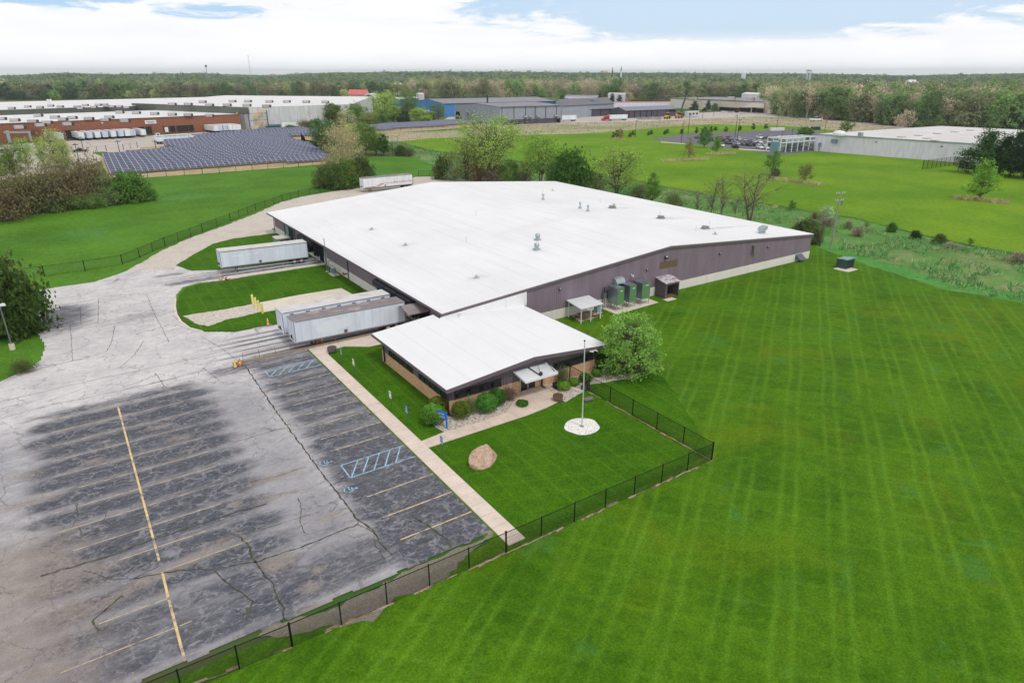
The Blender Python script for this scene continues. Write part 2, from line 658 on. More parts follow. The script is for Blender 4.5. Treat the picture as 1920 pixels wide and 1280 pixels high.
def asphalt_mat():
    m, q = begin('weathered_asphalt')
    p = q.pos()
    tone = q.n('ShaderNodeVertexColor', layer_name='tone')
    tr, tg, tb = q.sep(tone)
    nx = q.noise(q.vscale(p, (0.5, 1.8, 1)), 1.0, 6.0, 0.68, 0.8)
    nf = q.noise(p, 3.2, 5.0, 0.7)
    nff = q.noise(p, 14.0, 3.0, 0.7)
    dk = q.ss(q.m('ADD', tr, q.m('MULTIPLY', q.m('SUBTRACT', q.m('ADD', q.m('MULTIPLY', nx, .75), q.m('MULTIPLY', nf, .25)), 0.5), 1.75)), 0.12, 0.98)
    lightc = q.mix(q.ss(q.noise(p, 0.22, 5.0, 0.6), 0.35, 0.7), lin((206, 202, 203)), lin((190, 186, 188)))
    aged = q.n('ShaderNodeVertexColor', out=1, layer_name='tone')
    lightc = q.mix(aged, lightc, q.mix(q.ss(nx, .35, .7), lin((150, 148, 154)), lin((184, 181, 183))))
    darkc = q.mix(q.ss(nf, .3, .7), lin((52, 56, 67)), lin((86, 88, 98)))
    c = q.mix(q.m('MULTIPLY', dk, 0.93), lightc, darkc)
    # pale worn veins in the sealed coat
    wv = q.n('ShaderNodeVectorMath', {0: p, 1: q.n('ShaderNodeVectorMath', {0: q.noise(p, 0.8, 4.0, 0.6, out=1), 1: (2.2, 2.2, 0)}, operation='MULTIPLY')}, operation='ADD')
    ed = q.n('ShaderNodeTexVoronoi', {'Vector': q.vscale(wv, (0.75, 1.0, 1.0)), 'Scale': 0.85}, out=0, feature='DISTANCE_TO_EDGE')
    vein = q.m('MULTIPLY', q.ss(ed, 0.075, 0.0), q.ss(q.noise(p, 0.35, 4.0), 0.36, 0.58))
    c = q.mix(q.m('MULTIPLY', q.m('MULTIPLY', vein, dk), 0.38), c, lin((172, 170, 174)))
    wear = q.ss(q.noise(q.vscale(p, (0.8, 1.7, 1)), 1.5, 7.0, 0.75, 1.2), .52, .66)
    c = q.mix(q.m('MULTIPLY', q.m('MULTIPLY', wear, dk), .7), c, lin((164, 162, 166)))
    # brown dirt
    br = q.ss(q.m('ADD', tg, q.m('MULTIPLY', q.m('SUBTRACT', q.m('ADD', q.m('MULTIPLY', nx, .5), q.m('MULTIPLY', nf, .5)), 0.5), 1.7)), 0.3, 0.85)
    c = q.mix(q.m('MULTIPLY', br, 0.8), c, q.mix(nff, lin((132, 122, 116)), lin((160, 149, 142))))
    # soft black tyre tracks and damp
    c = q.mix(q.ss(q.m('ADD', tb, q.m('MULTIPLY', q.m('SUBTRACT', nx, 0.5), 0.7)), 0.1, 0.8, 0, 0.8), c, lin((70, 72, 84)))
    # hairline crazing
    e2 = q.n('ShaderNodeTexVoronoi', {'Vector': wv, 'Scale': 0.22}, out=0, feature='DISTANCE_TO_EDGE')
    c = q.mix(q.m('MULTIPLY', q.ss(e2, 0.012, 0.003), 0.5), c, lin((96, 92, 98)))
    e3 = q.n('ShaderNodeTexVoronoi', {'Vector': q.vscale(wv, (0.25, 1.0, 1.0)), 'Scale': 0.3}, out=0, feature='DISTANCE_TO_EDGE')
    c = q.mix(q.m('MULTIPLY', q.ss(e3, 0.014, 0.002), q.ss(q.noise(p, 0.12, 3.0), 0.45, 0.6, 0, 0.5)), c, lin((92, 88, 94)))
    k = q.m('MULTIPLY', q.ss(nff, 0.25, 0.75, 0.86, 1.14), q.ss(q.noise(p, 1.1, 4.0), 0.3, 0.7, 0.93, 1.07))
    c = q.n('ShaderNodeVectorMath', {0: c, 3: k}, operation='SCALE')
    return finish(m, q, c, 0.85, bump=nff, bstr=0.25, bdist=0.02, spec=0.2)


asph_m = asphalt_mat()
far_asph_m = M('far_asphalt', lin((104, 102, 112)), 0.9, var=0.12, scale=0.1)
far_drive_m = M('far_pavement', lin((186, 176, 170)), 0.9, var=0.1, scale=0.06)
dirt_m = gravel_mat('dirt', lin((150, 128, 106)), lin((184, 164, 142)), lin((120, 104, 84)), 3.0)
brown_m = gravel_mat('bare_soil', lin((122, 114, 104)), lin((134, 126, 114)), lin((140, 134, 122)), 9.0, lin((112, 116, 84)))


# ---------------------------------------------------------------- ground sheet to the horizon
SKY_PX = np.array([-300, 0, 60, 125, 200, 290, 380, 460, 520, 560, 640, 760, 960, 1100, 1250, 1450, 1600, 1690, 1760, 1920, 2300])
SKY_Z = np.array([4, 2, 8, 16, 10, 12, 14, 5, 4, 14, 19, 20, 23, 20, 18, 13, 9, 3, 7, 15, 15.0])
SKY_AZ = np.array([math.atan2(g_[0], g_[1]) for g_ in (G(p_, 160) for p_ in SKY_PX)])


def terr(x, y):
    """height of the land: flat around the site, low wooded ridges beyond"""
    x = np.asarray(x, float)
    y = np.asarray(y, float)
    r = np.hypot(x, y)
    az = np.arctan2(x, y)
    zr_ = np.interp(az, SKY_AZ, SKY_Z)
    left = 1 - sstep(az, 0.1, 0.7)
    h = zr_ * sstep(r, 1900 - 150 * left, 3300 - 700 * left)
    w = (fbm(x / 700.0, y / 700.0, 5, 3) - 0.5) * 16 * sstep(r, 1300, 2600)
    return h + w - 3.0 * sstep(r, 1000, 1500)


def ground():
    rs = [0.0] + list(np.geomspace(20, 16000, 70))
    na = 180
    V = []
    for r in rs:
        for a in range(na):
            t = 2 * math.pi * a / na
            V.append((r * math.sin(t), r * math.cos(t)))
    V = np.array(V)
    z = terr(V[:, 0], V[:, 1])
    Vv = np.column_stack([V, z])
    Fq = []
    for i in range(len(rs) - 1):
        for a in range(na):
            b = (a + 1) % na
            Fq.append((i * na + a, (i + 1) * na + a, (i + 1) * na + b, i * na + b))
    o = npmesh('ground', Vv, Fq, far_ground())
    if o.data.polygons[500].normal.z < 0:
        o.data.flip_normals()
    struct(o)


ground()
Z1, Z2, Z3, Z4, Z5 = 0.02, 0.035, 0.05, 0.065, 0.08

# meadow left and back of the building
meadow = [(-260, 60), (-260, 330), (-60, 300), (8, 268), (16.5, 262), (96, 264), (112, 270), (125, 262), (128, 250), (140, 235), (150, 200), (128, 160), (20, 118), (-30, 60)]
sheet('meadow', meadow, meadow_m, Z1, (3.0, 0.6), 3)
# yellow-green field behind the ditch
fieldP = GP([(1990, 492), (1920, 478), (1800, 455), (1700, 432), (1600, 407), (1520, 396), (1450, 384), (1350, 368), (1250, 350), (1150, 330),
             (1060, 312), (960, 300), (880, 291), (800, 280), (744, 265), (800, 258), (850, 256), (905, 253), (960, 252), (1080, 249), (1130, 246), (1230, 238),
             (1330, 231), (1440, 232), (1520, 236)]) + [np.array([425, 250, 0]), np.array([420, 190, 0]), np.array([400, 60, 0]), np.array([330, -30, 0])]
sheet('field', fieldP, field_m, Z1 + 0.004, (4.0, 0.8), 5)
# rough ditch strip between lawn and field
ditchP = [np.array(G(*p)) for p in ((2100, 640), (1920, 575), (1640, 502), (1520, 462))] + [np.array([116, 76, 0]), np.array([116, 150, 0]), np.array([110, 190, 0])] + \
         GP([(830, 318), (742, 280), (700, 270), (690, 250), (744, 268), (800, 283), (880, 294), (960, 303), (1060, 315), (1150, 333), (1250, 353),
             (1350, 371), (1450, 387), (1520, 399), (1600, 410), (1700, 435), (1800, 458), (1920, 481), (2000, 496)]) + [np.array([160, -10, 0])]
sheet('ditch_bank', ditchP, rough_m, Z1 + 0.008, (2.0, 0.5), 6)
marshP = GP([(744, 266), (690, 262), (690, 250), (800, 247), (860, 244), (900, 238), (1050, 231), (1150, 229), (1262, 227), (1340, 222), (1420, 219), (1480, 222), (1560, 228),
             (1640, 236), (1700, 244), (1640, 252), (1560, 244), (1470, 236), (1330, 233), (1230, 240), (1130, 248), (1080, 251), (960, 254), (905, 255), (850, 258), (800, 260)])
sheet('marsh', marshP, marsh_m, Z1 + 0.012, (5.0, 1.2), 8)
# lawns
lawnP = [np.array([-120, -60, 0]), np.array([-120, 34.0, 0]), np.array([21, 34.0, 0]), np.array([21.5, 80, 0]), np.array([38, 82, 0]), np.array([113, 82, 0])] + \
        GP([(1520, 460), (1555, 470), (1640, 502), (1765, 542), (1915, 568), (2050, 610)]) + [np.array([150, 6, 0]), np.array([160, -60, 0])]
sheet('lawn', lawnP, lawn_m, Z2, (1.5, 0.12), 9)
edgeP = GP([(1512, 456), (1535, 450), (1600, 470), (1640, 486), (1765, 526), (1920, 552), (2050, 590), (2050, 612), (1915, 568), (1765, 542), (1640, 502), (1555, 472)])
sheet('tall_grass_edge', edgeP, teal_m, Z2 + 0.008, (1.0, 0.25), 10)
yardP = [(23.4, 32.6), (23.4, 80), (37.2, 80), (50, 69), (52, 61), (55.5, 52), (44.6, 33.2)]
sheet('front_yard', yardP, yard_m, Z2 + 0.006)
isl1 = GP([(331, 497), (355, 482), (400, 457), (440, 447), (480, 442), (520, 437)]) + [np.array([38, 135, 0]), np.array([38, 121, 0])] + GP([(540, 492), (412, 507), (360, 509)])
sheet('dock_island', isl1, yard_m, Z2 + 0.014, (0.8, 0.15), 12)
isl2 = GP([(422, 529), (400, 530), (372, 533), (348, 541), (336, 554), (334, 570), (335, 585), (341, 600), (358, 613), (385, 621), (445, 621), (490, 611), (516, 606)]) + \
       [np.array([24, 88.5, 0]), np.array([37.6, 88.5, 0]), np.array([37.6, 116.2, 0])]
sheet('dock_lawn', isl2, yard_m, Z2 + 0.016, (0.7, 0.1), 13)

# gravel drive round the back
driveP = GP([(215, 517), (240, 507), (270, 490), (300, 472), (350, 449), (400, 431), (470, 405), (525, 380), (565, 369), (620, 360), (680, 351), (780, 332), (835, 331), (900, 342)]) + \
         [np.array([118, 196, 0]), np.array([118, 148, 0]), np.array([38, 152, 0]), np.array([38, 134, 0])] + GP([(520, 438), (480, 443), (440, 448), (400, 458), (355, 483), (331, 498), (320, 512), (260, 522)])
sheet('gravel_drive', driveP, drive_m, Z2 + 0.010, (1.2, 0.3), 14)


# ---------------------------------------------------------------- parking lot: a fine grid inside the surveyed outline
lotP = [np.array([-75, 34.8, 0]), np.array([21.95, 34.8, 0]), np.array([21.95, 78.0, 0]), np.array([37.4, 78.0, 0]), np.array([37.4, 89.2, 0]), np.array([20.5, 89.2, 0])] + \
       GP([(516, 606), (490, 612), (445, 622), (385, 622), (356, 615), (338, 601), (331, 585), (330, 570), (332, 553), (345, 539), (372, 531), (400, 528), (430, 525)]) + \
       [np.array([37.4, 117.8, 0]), np.array([37.4, 122.4, 0])] + \
       GP([(540, 491), (412, 506), (360, 508), (331, 498), (322, 506), (240, 507), (215, 516), (175, 529), (110, 538), (72, 545), (72, 574), (70, 626), (84, 650), (75, 675), (56, 690), (19, 706), (0, 715), (-60, 735)]) + [np.array([-75, 74, 0])]


def parking_lot():
    P = np.array([p[:2] for p in lotP])
    st = 0.2
    x0, x1, y0, y1 = -32.0, 37.6, 34.8, 132.0
    nx, ny = int((x1 - x0) / st) + 1, int((y1 - y0) / st) + 1
    X, Y = np.meshgrid(x0 + np.arange(nx) * st, y0 + np.arange(ny) * st)
    x, y = X.ravel(), Y.ravel()
    wob = (fbm(x / 1.3, y / 1.3, 3) - 0.5) * 0.5
    cx = x[:].reshape(ny, nx)
    ins = inpoly(x + wob * 0.4, y + wob * 0.4 + 0.01, np.vstack([P]))
    # --- R: old dark sealcoat
    nz = fbm(x / 6.0, y / 3.0, 21)
    zA = sstep(x, -9.5, -5.0) * (1 - sstep(x, 6.3, 12.0)) * (1 - sstep(y, 73.0, 78.5))
    zA *= 0.95 - 0.35 * (1 - sstep(y, 36.0, 46.0)) * (x < 4)
    row = np.abs(((y - 74.1) / 2.97 + 0.5) % 1.0 - 0.5) * 2      # 0 on a stall line, 1 in the middle of a stall
    zA *= 0.72 + 0.55 * sstep(row, 0.1, 0.8)
    zB = sstep(x, 12.5, 16.2) * (1 - sstep(y, 77.5, 78.5)) * (0.72 + 0.4 * (1 - sstep(y, 42, 62)))
    row2 = np.abs(((y - 37.95) / 3.0 + 0.5) % 1.0 - 0.5) * 2
    zB *= 0.92 + 0.38 * sstep(row2, 0.0, 0.9)
    zC = 0.85 * sstep(y, 34.8, 36.0) * (1 - sstep(y, 38, 43.5)) * sstep(x, -12, -2)
    zD = np.exp(-(((x + 3.0) / 4.6) ** 2 + ((y - 109) / 7.0) ** 2) ** 2) * (0.9 - 0.25 * sstep(x, -3, 3))
    zD2 = np.exp(-(((x - 6) / 5.0) ** 2 + ((y - 103) / 5.0) ** 2)) * 0.42
    zE = 0.75 * (1 - sstep(np.abs(x - 13.5), 2.0, 5.0)) * sstep(y, 74.0, 76.5) * (1 - sstep(y, 77.5, 79.0))
    zF = 0.6 * sstep(x, 12, 20) * sstep(y, 87.5, 90.5) * (y < 93)
    zG = 0.75 * sstep(x, 9, 14) * (1 - sstep(np.abs(y - 117.8), 0.5, 1.6)) + .6 * sstep(x, 9, 12) * (1 - sstep(x, 14, 17)) * (1 - sstep(np.abs(y - 124.0), .4, 1.5))
    zL = .30 * (1 - sstep(y, 66, 76)) + .14 * (1 - sstep(y, 40, 50))
    Rr = np.maximum.reduce([zA, zB, zC, zD, zD2, zE, zF, zG, zL]) + (nz - 0.5) * 0.35
    Rr -= 0.35 * np.exp(-((x + 8) / 3.5) ** 2) * sstep(fbm(x / 3, y / 1.2, 8), 0.5, 0.7)
    # --- G: brown dirt
    nb = fbm(x / 9.0, y / 2.6, 31)
    Gg = 0.78 * (1 - sstep(x, -8.0, 3.5 + 7 * (nb - 0.5))) * (1 - sstep(y, 50.0, 62.0 + 6 * (nb - .5)))
    Gg = np.maximum(Gg, 0.7 * np.exp(-(((y - 44.2 - 0.25 * (x - 2)) / 1.1) ** 2)) * (x > -9) * (1 - sstep(x, 4, 9)))
    for (a, b, sx, sy, am) in ((10.5, 51.5, 3.2, 0.8, .8), (9.5, 48.6, 3.5, 0.6, .7), (7.5, 40.5, 2.2, 1.6, .8), (12.2, 43.6, 2.0, .6, .75), (-7.5, 64, 3, 1.5, .6),
                               (-7, 59, 3.4, 1.0, .75), (8.2, 51.4, 2.5, .4, .6), (3.7, 66.6, 1.6, .5, .9), (4.6, 63.4, 2.0, .6, .9), (5.2, 60.4, 1.7, .5, .7), (-2.2, 63.2, 1.3, .5, .8),
                               (-1.2, 66.5, 1.2, .5, .7), (6.6, 49.4, 0.7, .45, 1.2), (9.6, 38.2, 0.7, .5, .9), (8.6, 36.8, 1.2, .8, .8), (-6.3, 100, .8, 6.0, .8)):
        Gg = np.maximum(Gg, am * np.exp(-(((x - a) / sx) ** 2 + ((y - b) / sy) ** 2)))
    Gg = np.maximum(Gg, 0.7 * (1 - sstep(y, 34.8, 35.8)) * sstep(nb, 0.4, 0.6))
    Gg += (nb - 0.5) * 0.25
    # --- B: tyre tracks towards the docks
    Bb = np.zeros_like(x)
    for yy, am, xs in ((79.2, .95, 13), (80.6, .75, 9), (82.2, .7, 10), (84.0, .95, 11), (85.4, .8, 10), (87.0, .75, 12), (120.2, .7, 9), (119.0, .6, 9), (121.6, .6, 10)):
        w = 0.34 + 0.05 * vnoise(x / 3, y * 0, 4)
        Bb = np.maximum(Bb, am * np.exp(-((y - yy - 0.15 * (vnoise(x / 5.0, y * 0 + yy, 9) - .5)) / w) ** 2) * sstep(x, xs - 4, xs + 8))
    Bb = np.maximum(Bb, .8 * np.exp(-((y - 94.0 - (x - 6) * .05) / .35) ** 2) * 0.3)
    C4 = np.column_stack([np.clip(Rr, 0, 1.2), np.clip(Gg, 0, 1.2), np.clip(Bb, 0, 1.2), (0.9 - .35 * sstep(x, 12, 14)) * (1 - sstep(y + 4 * (nz - .5), 69, 78))])
    idx = np.arange(nx * ny).reshape(ny, nx)
    q4 = np.stack([idx[:-1, :-1], idx[:-1, 1:], idx[1:, 1:], idx[1:, :-1]], -1).reshape(-1, 4)
    keep = ins[q4].all(1)
    q4 = q4[keep]
    used = np.unique(q4)
    remap = -np.ones(nx * ny, int)
    remap[used] = np.arange(len(used))
    V = np.column_stack([x[used], y[used], np.full(len(used), Z3)])
    o = npmesh('parking_lot', V, remap[q4], asph_m, col=C4[used])
    struct(o)
    return o


lot = parking_lot()

# painted markings (parts of the lot)
yel_m = M('yellow_paint', lin((222, 194, 138)), 0.8, var=0.2, scale=1.6, col2=lin((146, 138, 130)), c2=0.52)
yelw_m = M('worn_yellow_paint', lin((206, 184, 142)), 0.8, var=0.25, scale=1.3, col2=lin((124, 122, 122)), c2=0.53)
pale_m = M('faded_yellow_paint', lin((198, 182, 150)), 0.8, var=0.2, scale=3.0, col2=lin((132, 126, 128)), c2=0.5)
blue_m = M('blue_paint', lin((148, 190, 212)), 0.8, var=0.2, scale=3.0, col2=lin((122, 128, 140)), c2=0.56)


def strips(name, segs, mat, w, z):
    mb = MB()
    for i, (a, b) in enumerate(segs):
        a = np.array(a[:2], float)
        b = np.array(b[:2], float)
        d = b - a
        L = np.linalg.norm(d)
        d /= L
        n = np.array([-d[1], d[0]]) * w / 2
        mb.quad((a[0] - n[0], a[1] - n[1], z), (b[0] - n[0], b[1] - n[1], z), (b[0] + n[0], b[1] + n[1], z), (a[0] + n[0], a[1] + n[1], z))
    return mb.build(name, mat, lot)


strips('centre_line', [((0.6, 74.2), (0.55, 45.4)), ((0.55, 44.0), (0.5, 41.2)), ((0.5, 40.9), (0.48, 35.0))], yel_m, 0.16, Z3 + 0.006)
segs = []
for k, (a, b) in enumerate(((-5.27, 6.5), (-5.26, 6.4), (-5.3, 6.5), (-5.36, 6.5), (-5.4, 6.5), (-3.7, 6.5), (-5.4, 6.55), (-5.5, 6.5), (-4.45, 5.75), (-2.0, 5.7), (1.9, 6.5), (-3.5, 0.4), (-5.6, 1.4))):
    y = 74.1 - 3.0 * k + (0.1 if k < 3 else 0.0)
    for s0, s1 in ((a, 0.46), (0.7, b)):
        if s1 > s0:
            segs.append(((s0, y), (s1, y)))
strips('stall_lines', segs, yelw_m, 0.075, Z3 + 0.006)
strips('kerbside_stall_lines', [((15.7, y), (21.8, y)) for y in (37.95, 41.15)], yel_m, 0.12, Z3 + 0.006)
strips('faded_stall_lines', [((15.75, y), (21.8, y)) for y in (44.4, 52.9, 55.5, 58.4, 61.2, 63.9, 66.6, 69.5)], pale_m, 0.13, Z3 + 0.006)
hs = []
for y0, y1 in ((47.8, 50.12), (72.45, 74.45)):
    hs += [((15.65, y0), (21.8, y0)), ((15.7, y1), (21.8, y1)), ((15.65, y0), (15.7, y1))]
    for k in range(5):
        xa = 15.8 + k * 1.03
        hs.append(((xa, y0 + 0.08), (xa + 1.42, y1 - 0.08)))
strips('access_aisle_hatching', hs, blue_m, 0.12, Z3 + 0.007)


def access_symbol(cx, cy):
    mb = MB()
    def arc(x, y, r, a0, a1, w, n=16):
        for i in range(n):
            t0, t1 = a0 + (a1 - a0) * i / n, a0 + (a1 - a0) * (i + 1) / n
            mb.quad(*[(cx + x + rr * math.cos(t), cy + y + rr * math.sin(t), Z3 + 0.007) for rr, t in ((r, t0), (r + w, t0), (r + w, t1), (r, t1))])
    def ln(x0, y0, x1, y1, w=0.09):
        d = np.array([x1 - x0, y1 - y0]); d /= np.linalg.norm(d); n = np.array([-d[1], d[0]]) * w / 2
        mb.quad(*[(cx + a, cy + b, Z3 + 0.007) for a, b in ((x0 - n[0], y0 - n[1]), (x1 - n[0], y1 - n[1]), (x1 + n[0], y1 + n[1]), (x0 + n[0], y0 + n[1]))])
    arc(0, 0, 0.33, R(60), R(360), 0.09)
    arc(0.62, -0.12, 0.0, 0, 2 * math.pi, 0.12)
    ln(0.5, -0.12, 0.05, -0.1)
    ln(0.05, -0.1, 0.05, 0.3)
    ln(0.05, 0.3, -0.35, 0.42)
    ln(0.3, -0.1, 0.3, 0.22)
    mb.build('accessible_symbol', blue_m, lot)


access_symbol(14.6, 51.3)
access_symbol(14.9, 46.2)
access_symbol(14.4, 70.9)

# surveyed cracks
crack_m = M('crack_filler', lin((70, 66, 62)), 0.95, var=0.3, scale=2.0, col2=lin((86, 92, 58)), c2=0.52)
CR = [[(458, 684), (520, 774), (559, 827), (591, 871), (625, 915), (653, 952), (670, 974), (700, 993), (712, 1016), (735, 1040)],
      [(670, 984), (625, 1002), (575, 1022), (522, 1040), (487, 1052), (430, 1062)],
      [(447, 1005), (469, 1027), (472, 1046), (487, 1067), (512, 1096), (516, 1111), (531, 1139), (533, 1161)],
      [(250, 1086), (309, 1074), (359, 1067), (403, 1069), (419, 1086), (450, 1111), (461, 1119), (475, 1127), (468, 1145), (462, 1161)],
      [(155, 1071), (181, 1077), (212, 1086), (250, 1085), (300, 1061)],
      [(78, 1080), (156, 1058), (203, 1044), (281, 1014), (359, 989), (444, 961), (500, 945)],
      [(150, 989), (152, 1005), (187, 1000), (231, 974)], [(147, 933), (145, 971), (136, 989)], [(200, 958), (195, 977), (206, 983)],
      [(230, 1116), (175, 1164), (187, 1183)], [(772, 967), (806, 988), (837, 1011), (847, 1027)], [(670, 974), (671, 984), (700, 996), (703, 1021), (722, 1049)],
      [(132, 610), (134, 640), (136, 677)], [(215, 610), (210, 640), (200, 660), (137, 677), (67, 694), (7, 717)],
      [(275, 552), (290, 590), (302, 612), (317, 642)], [(375, 630), (392, 640), (410, 650), (440, 672), (458, 684)], [(0, 785), (110, 757), (268, 724), (400, 691), (455, 676)],
      [(0, 754), (180, 712), (359, 674), (470, 645)], [(0, 715), (60, 697)], [(570, 797), (600, 782), (640, 770), (690, 758)], [(380, 690), (420, 720)], [(290, 700), (312, 728)],
      [(620, 1095), (640, 1080), (690, 1060), (760, 1030), (820, 1005)], [(320, 590), (335, 600), (345, 602)], [(150, 575), (152, 610)], [(185, 560), (184, 608)],
      [(430, 833), (500, 812), (560, 796)], [(470, 905), (520, 893), (575, 875)], [(560, 935), (566, 955), (562, 975), (572, 1000)], [(270, 640), (250, 668), (225, 690)], [(600, 960), (540, 978), (480, 997)],
      [(330, 585), (280, 594), (217, 606), (160, 616)], [(715, 700), (660, 712), (600, 726), (520, 748)]]
mb = MB()
rc = random.Random(5)
for ci, pl in enumerate(CR):
    pts = [G(*p)[:2] for p in pl]
    fine = []
    for a, b in zip(pts[:-1], pts[1:]):
        k = max(1, int(np.linalg.norm(b - a) / 0.35))
        for j in range(k):
            fine.append(a + (b - a) * j / k + np.array([rc.uniform(-.07, .07), rc.uniform(-.07, .07)]))
    fine.append(pts[-1])
    base = 0.17 if ci in (0, 1, 2, 3, 5, 9, 10) else 0.075
    for i in range(len(fine) - 1):
        a, b = fine[i], fine[i + 1]
        d = b - a
        n = np.array([-d[1], d[0]]) / max(1e-6, np.linalg.norm(d)) * base * rc.uniform(0.35, 1.0) / 2
        mb.quad((a[0] - n[0], a[1] - n[1], Z3 + 0.010), (b[0] - n[0], b[1] - n[1], Z3 + 0.010), (b[0] + n[0], b[1] + n[1], Z3 + 0.010), (a[0] + n[0], a[1] + n[1], Z3 + 0.010))
mb.build('asphalt_cracks', crack_m, lot)

# soil strip and worn edge along the front fence
soil = GP([(926, 1000), (884, 1020), (844, 1034), (769, 1069), (697, 1108), (594, 1151), (500, 1177), (480, 1196), (520, 1196), (560, 1188), (600, 1176), (660, 1170), (700, 1166), (740, 1120), (790, 1108), (830, 1090), (870, 1050)])
sheet('bare_soil', soil, brown_m, Z2 + 0.018, (0.5, 0.2), 21)
fl = GP([(240, 1330), (548, 1213), (949, 1037), (1334, 864), (1068, 714)])
mb = MB()
rs = random.Random(3)
for a, b in zip(fl[:-1], fl[1:]):
    d = b - a
    L = np.linalg.norm(d)
    d /= L
    n = np.array([-d[1], d[0], 0])
    t = 0
    while t < L:
        w = rs.uniform(0.03, 0.16)
        s = rs.uniform(0.4, 1.2)
        if rs.random() < 0.8:
            c = a + d * t + n * rs.uniform(-.1, .1)
            e = a + d * min(L, t + s) + n * rs.uniform(-.1, .1)
            mb.quad(c - n * w + (0, 0, Z2 + .024), e - n * w * .6 + (0, 0, Z2 + .024), e + n * w + (0, 0, Z2 + .024), c + n * w * .7 + (0, 0, Z2 + .024))
        t += s
o = mb.build('worn_fence_line', dirt_m)
struct(o)

# walks, pads, stone beds
slab('sidewalk', [(21.95, 32.9), (23.42, 32.9), (23.42, 75.0), (24.0, 76.0), (26.0, 76.4), (28.6, 74.5), (37.4, 74.2), (37.4, 78.0), (21.95, 78.35)], walk_m, 0.0, 0.12)
patio = [np.array([23.42, 44.6, 0])] + GP([(790.6, 827.5), (832.5, 811), (900, 792), (952.5, 772.5), (966, 744), (978, 737)])
fw = [(23.42, 49.85), (23.42, 48.45)] + [tuple(G(*p)[:2]) for p in ((950, 792), (987, 780), (1025, 765), (1055, 750), (1022, 726))] + [(38.9, 53.1), (36.6, 53.1)] + [tuple(G(*p)[:2]) for p in ((966, 745), (952, 773), (900, 792), (833, 811))]
slab('front_walk', fw, walkx_m, 0.0, 0.10)
bedL = [tuple(G(*p)[:2]) for p in ((812, 797), (833, 811), (900, 792), (952, 773), (966, 745))] + [(36.7, 53.2), (28.2, 53.2), (27.6, 52.6)]
sheet('stone_bed', bedL, stone_m, 0.07, (0.5, 0.06), 31)
bedR = [(38.8, 53.2)] + [tuple(G(*p)[:2]) for p in ((1022, 727), (1055, 751), (1060, 755), (1091, 737), (1106, 722), (1130, 718), (1180, 711), (1197, 704), (1170, 688), (1135, 680))] + [(47.5, 57.0), (47.5, 53.2)]
sheet('stone_bed', bedR, stone_m, 0.07, (0.5, 0.08), 32)
fp = G(1091, 800)
sheet('flagpole_bed', [(fp[0] + 1.75 * math.cos(t) * (1 + .05 * math.sin(5 * t)), fp[1] + 1.65 * math.sin(t)) for t in np.linspace(0, 2 * math.pi, 40)[:-1]], white_stone_m, 0.075, (0.3, 0.05), 33)
pathP = [tuple(G(*p)[:2]) for p in ((343, 593), (380, 587), (430, 579), (475, 570), (490, 568), (494, 584), (470, 590), (420, 601), (392, 612), (366, 607))]
sheet('gravel_path', pathP, gravel_m, Z2 + 0.026, (0.4, 0.15), 34)
padP = [tuple(G(*p)[:2]) for p in ((488, 568), (560, 554), (640, 541), (662, 553), (580, 571), (494, 586))]
slab('concrete_pad', padP, pad_m, 0.0, 0.10)
slab('dock_walk', [(20.2, 116.1), (37.5, 115.6), (37.5, 116.9), (20.4, 117.5)], pad_m, 0.0, 0.14)
slab('equipment_pad', [(62.7, 66.1), (71.6, 66.6), (71.6, 69.3), (62.7, 69.3)], pad_m, 0.0, 0.12)
slab('shed_pad', [(73.2, 66.2), (75.2, 66.2), (75.2, 67.2), (73.2, 67.2)], pad_m, 0.0, 0.08)
# low retaining kerb beside the dock apron, and a flat strip coloured dark for the shaded recess and drain dirt
wall_m = concrete_mat('kerb_concrete', lin((150, 138, 122)), None, dirty=0.7)
slab('dock_kerb', [(13.0, 78.02), (37.4, 78.02), (37.4, 78.4), (13.0, 78.4)], wall_m, 0.0, 0.3)
recess_m = M('dark_recess_ground', lin((96, 88, 80)), 0.9, var=0.35, scale=0.8)
sheet('dark_recess_strip', [(20.0, 78.4), (37.4, 78.4), (37.4, 79.3), (20.0, 79.2)], recess_m, Z3 + 0.012, (0.5, 0.08), 36)
slab('island_kerb', GP([(331, 560), (330, 575), (333, 590), (341, 603), (357, 615), (380, 621), (383, 623), (355, 617), (337, 605), (328, 590), (326, 575), (328, 560)]), pad_m, 0.0, 0.13)
# ---------------------------------------------------------------- materials for the buildings
def siding_mat(name, col, rib=0.32, depth=0.5, var=0.1):
    m, q = begin(name)
    p = q.pos()
    X, Y, Z = q.sep(p)
    t = q.m('FRACT', q.m('DIVIDE', q.m('ADD', X, Y), rib))
    groove = q.ss(q.m('ABSOLUTE', q.m('SUBTRACT', t, 0.5)), 0.13, 0.02)
    pan = q.noise(q.comb(q.m('FLOOR', q.m('DIVIDE', q.m('ADD', X, Y), rib * 3)), 0, 0), 0.73, 0.0)
    a = q.noise(q.vscale(p, (1, 1, 0.25)), 0.8, 4.0, 0.6)
    k = q.m('MULTIPLY', q.ss(pan, 0.3, 0.7, 1 - var, 1 + var), q.ss(a, 0.3, 0.7, 0.92, 1.08))
    c = q.n('ShaderNodeVectorMath', {0: col, 3: k}, operation='SCALE')
    c = q.mix(q.m('MULTIPLY', groove, depth), c, tuple(x * 0.3 for x in col))
    return finish(m, q, c, 0.55, bump=groove, bstr=0.4, bdist=-0.03, spec=0.25)


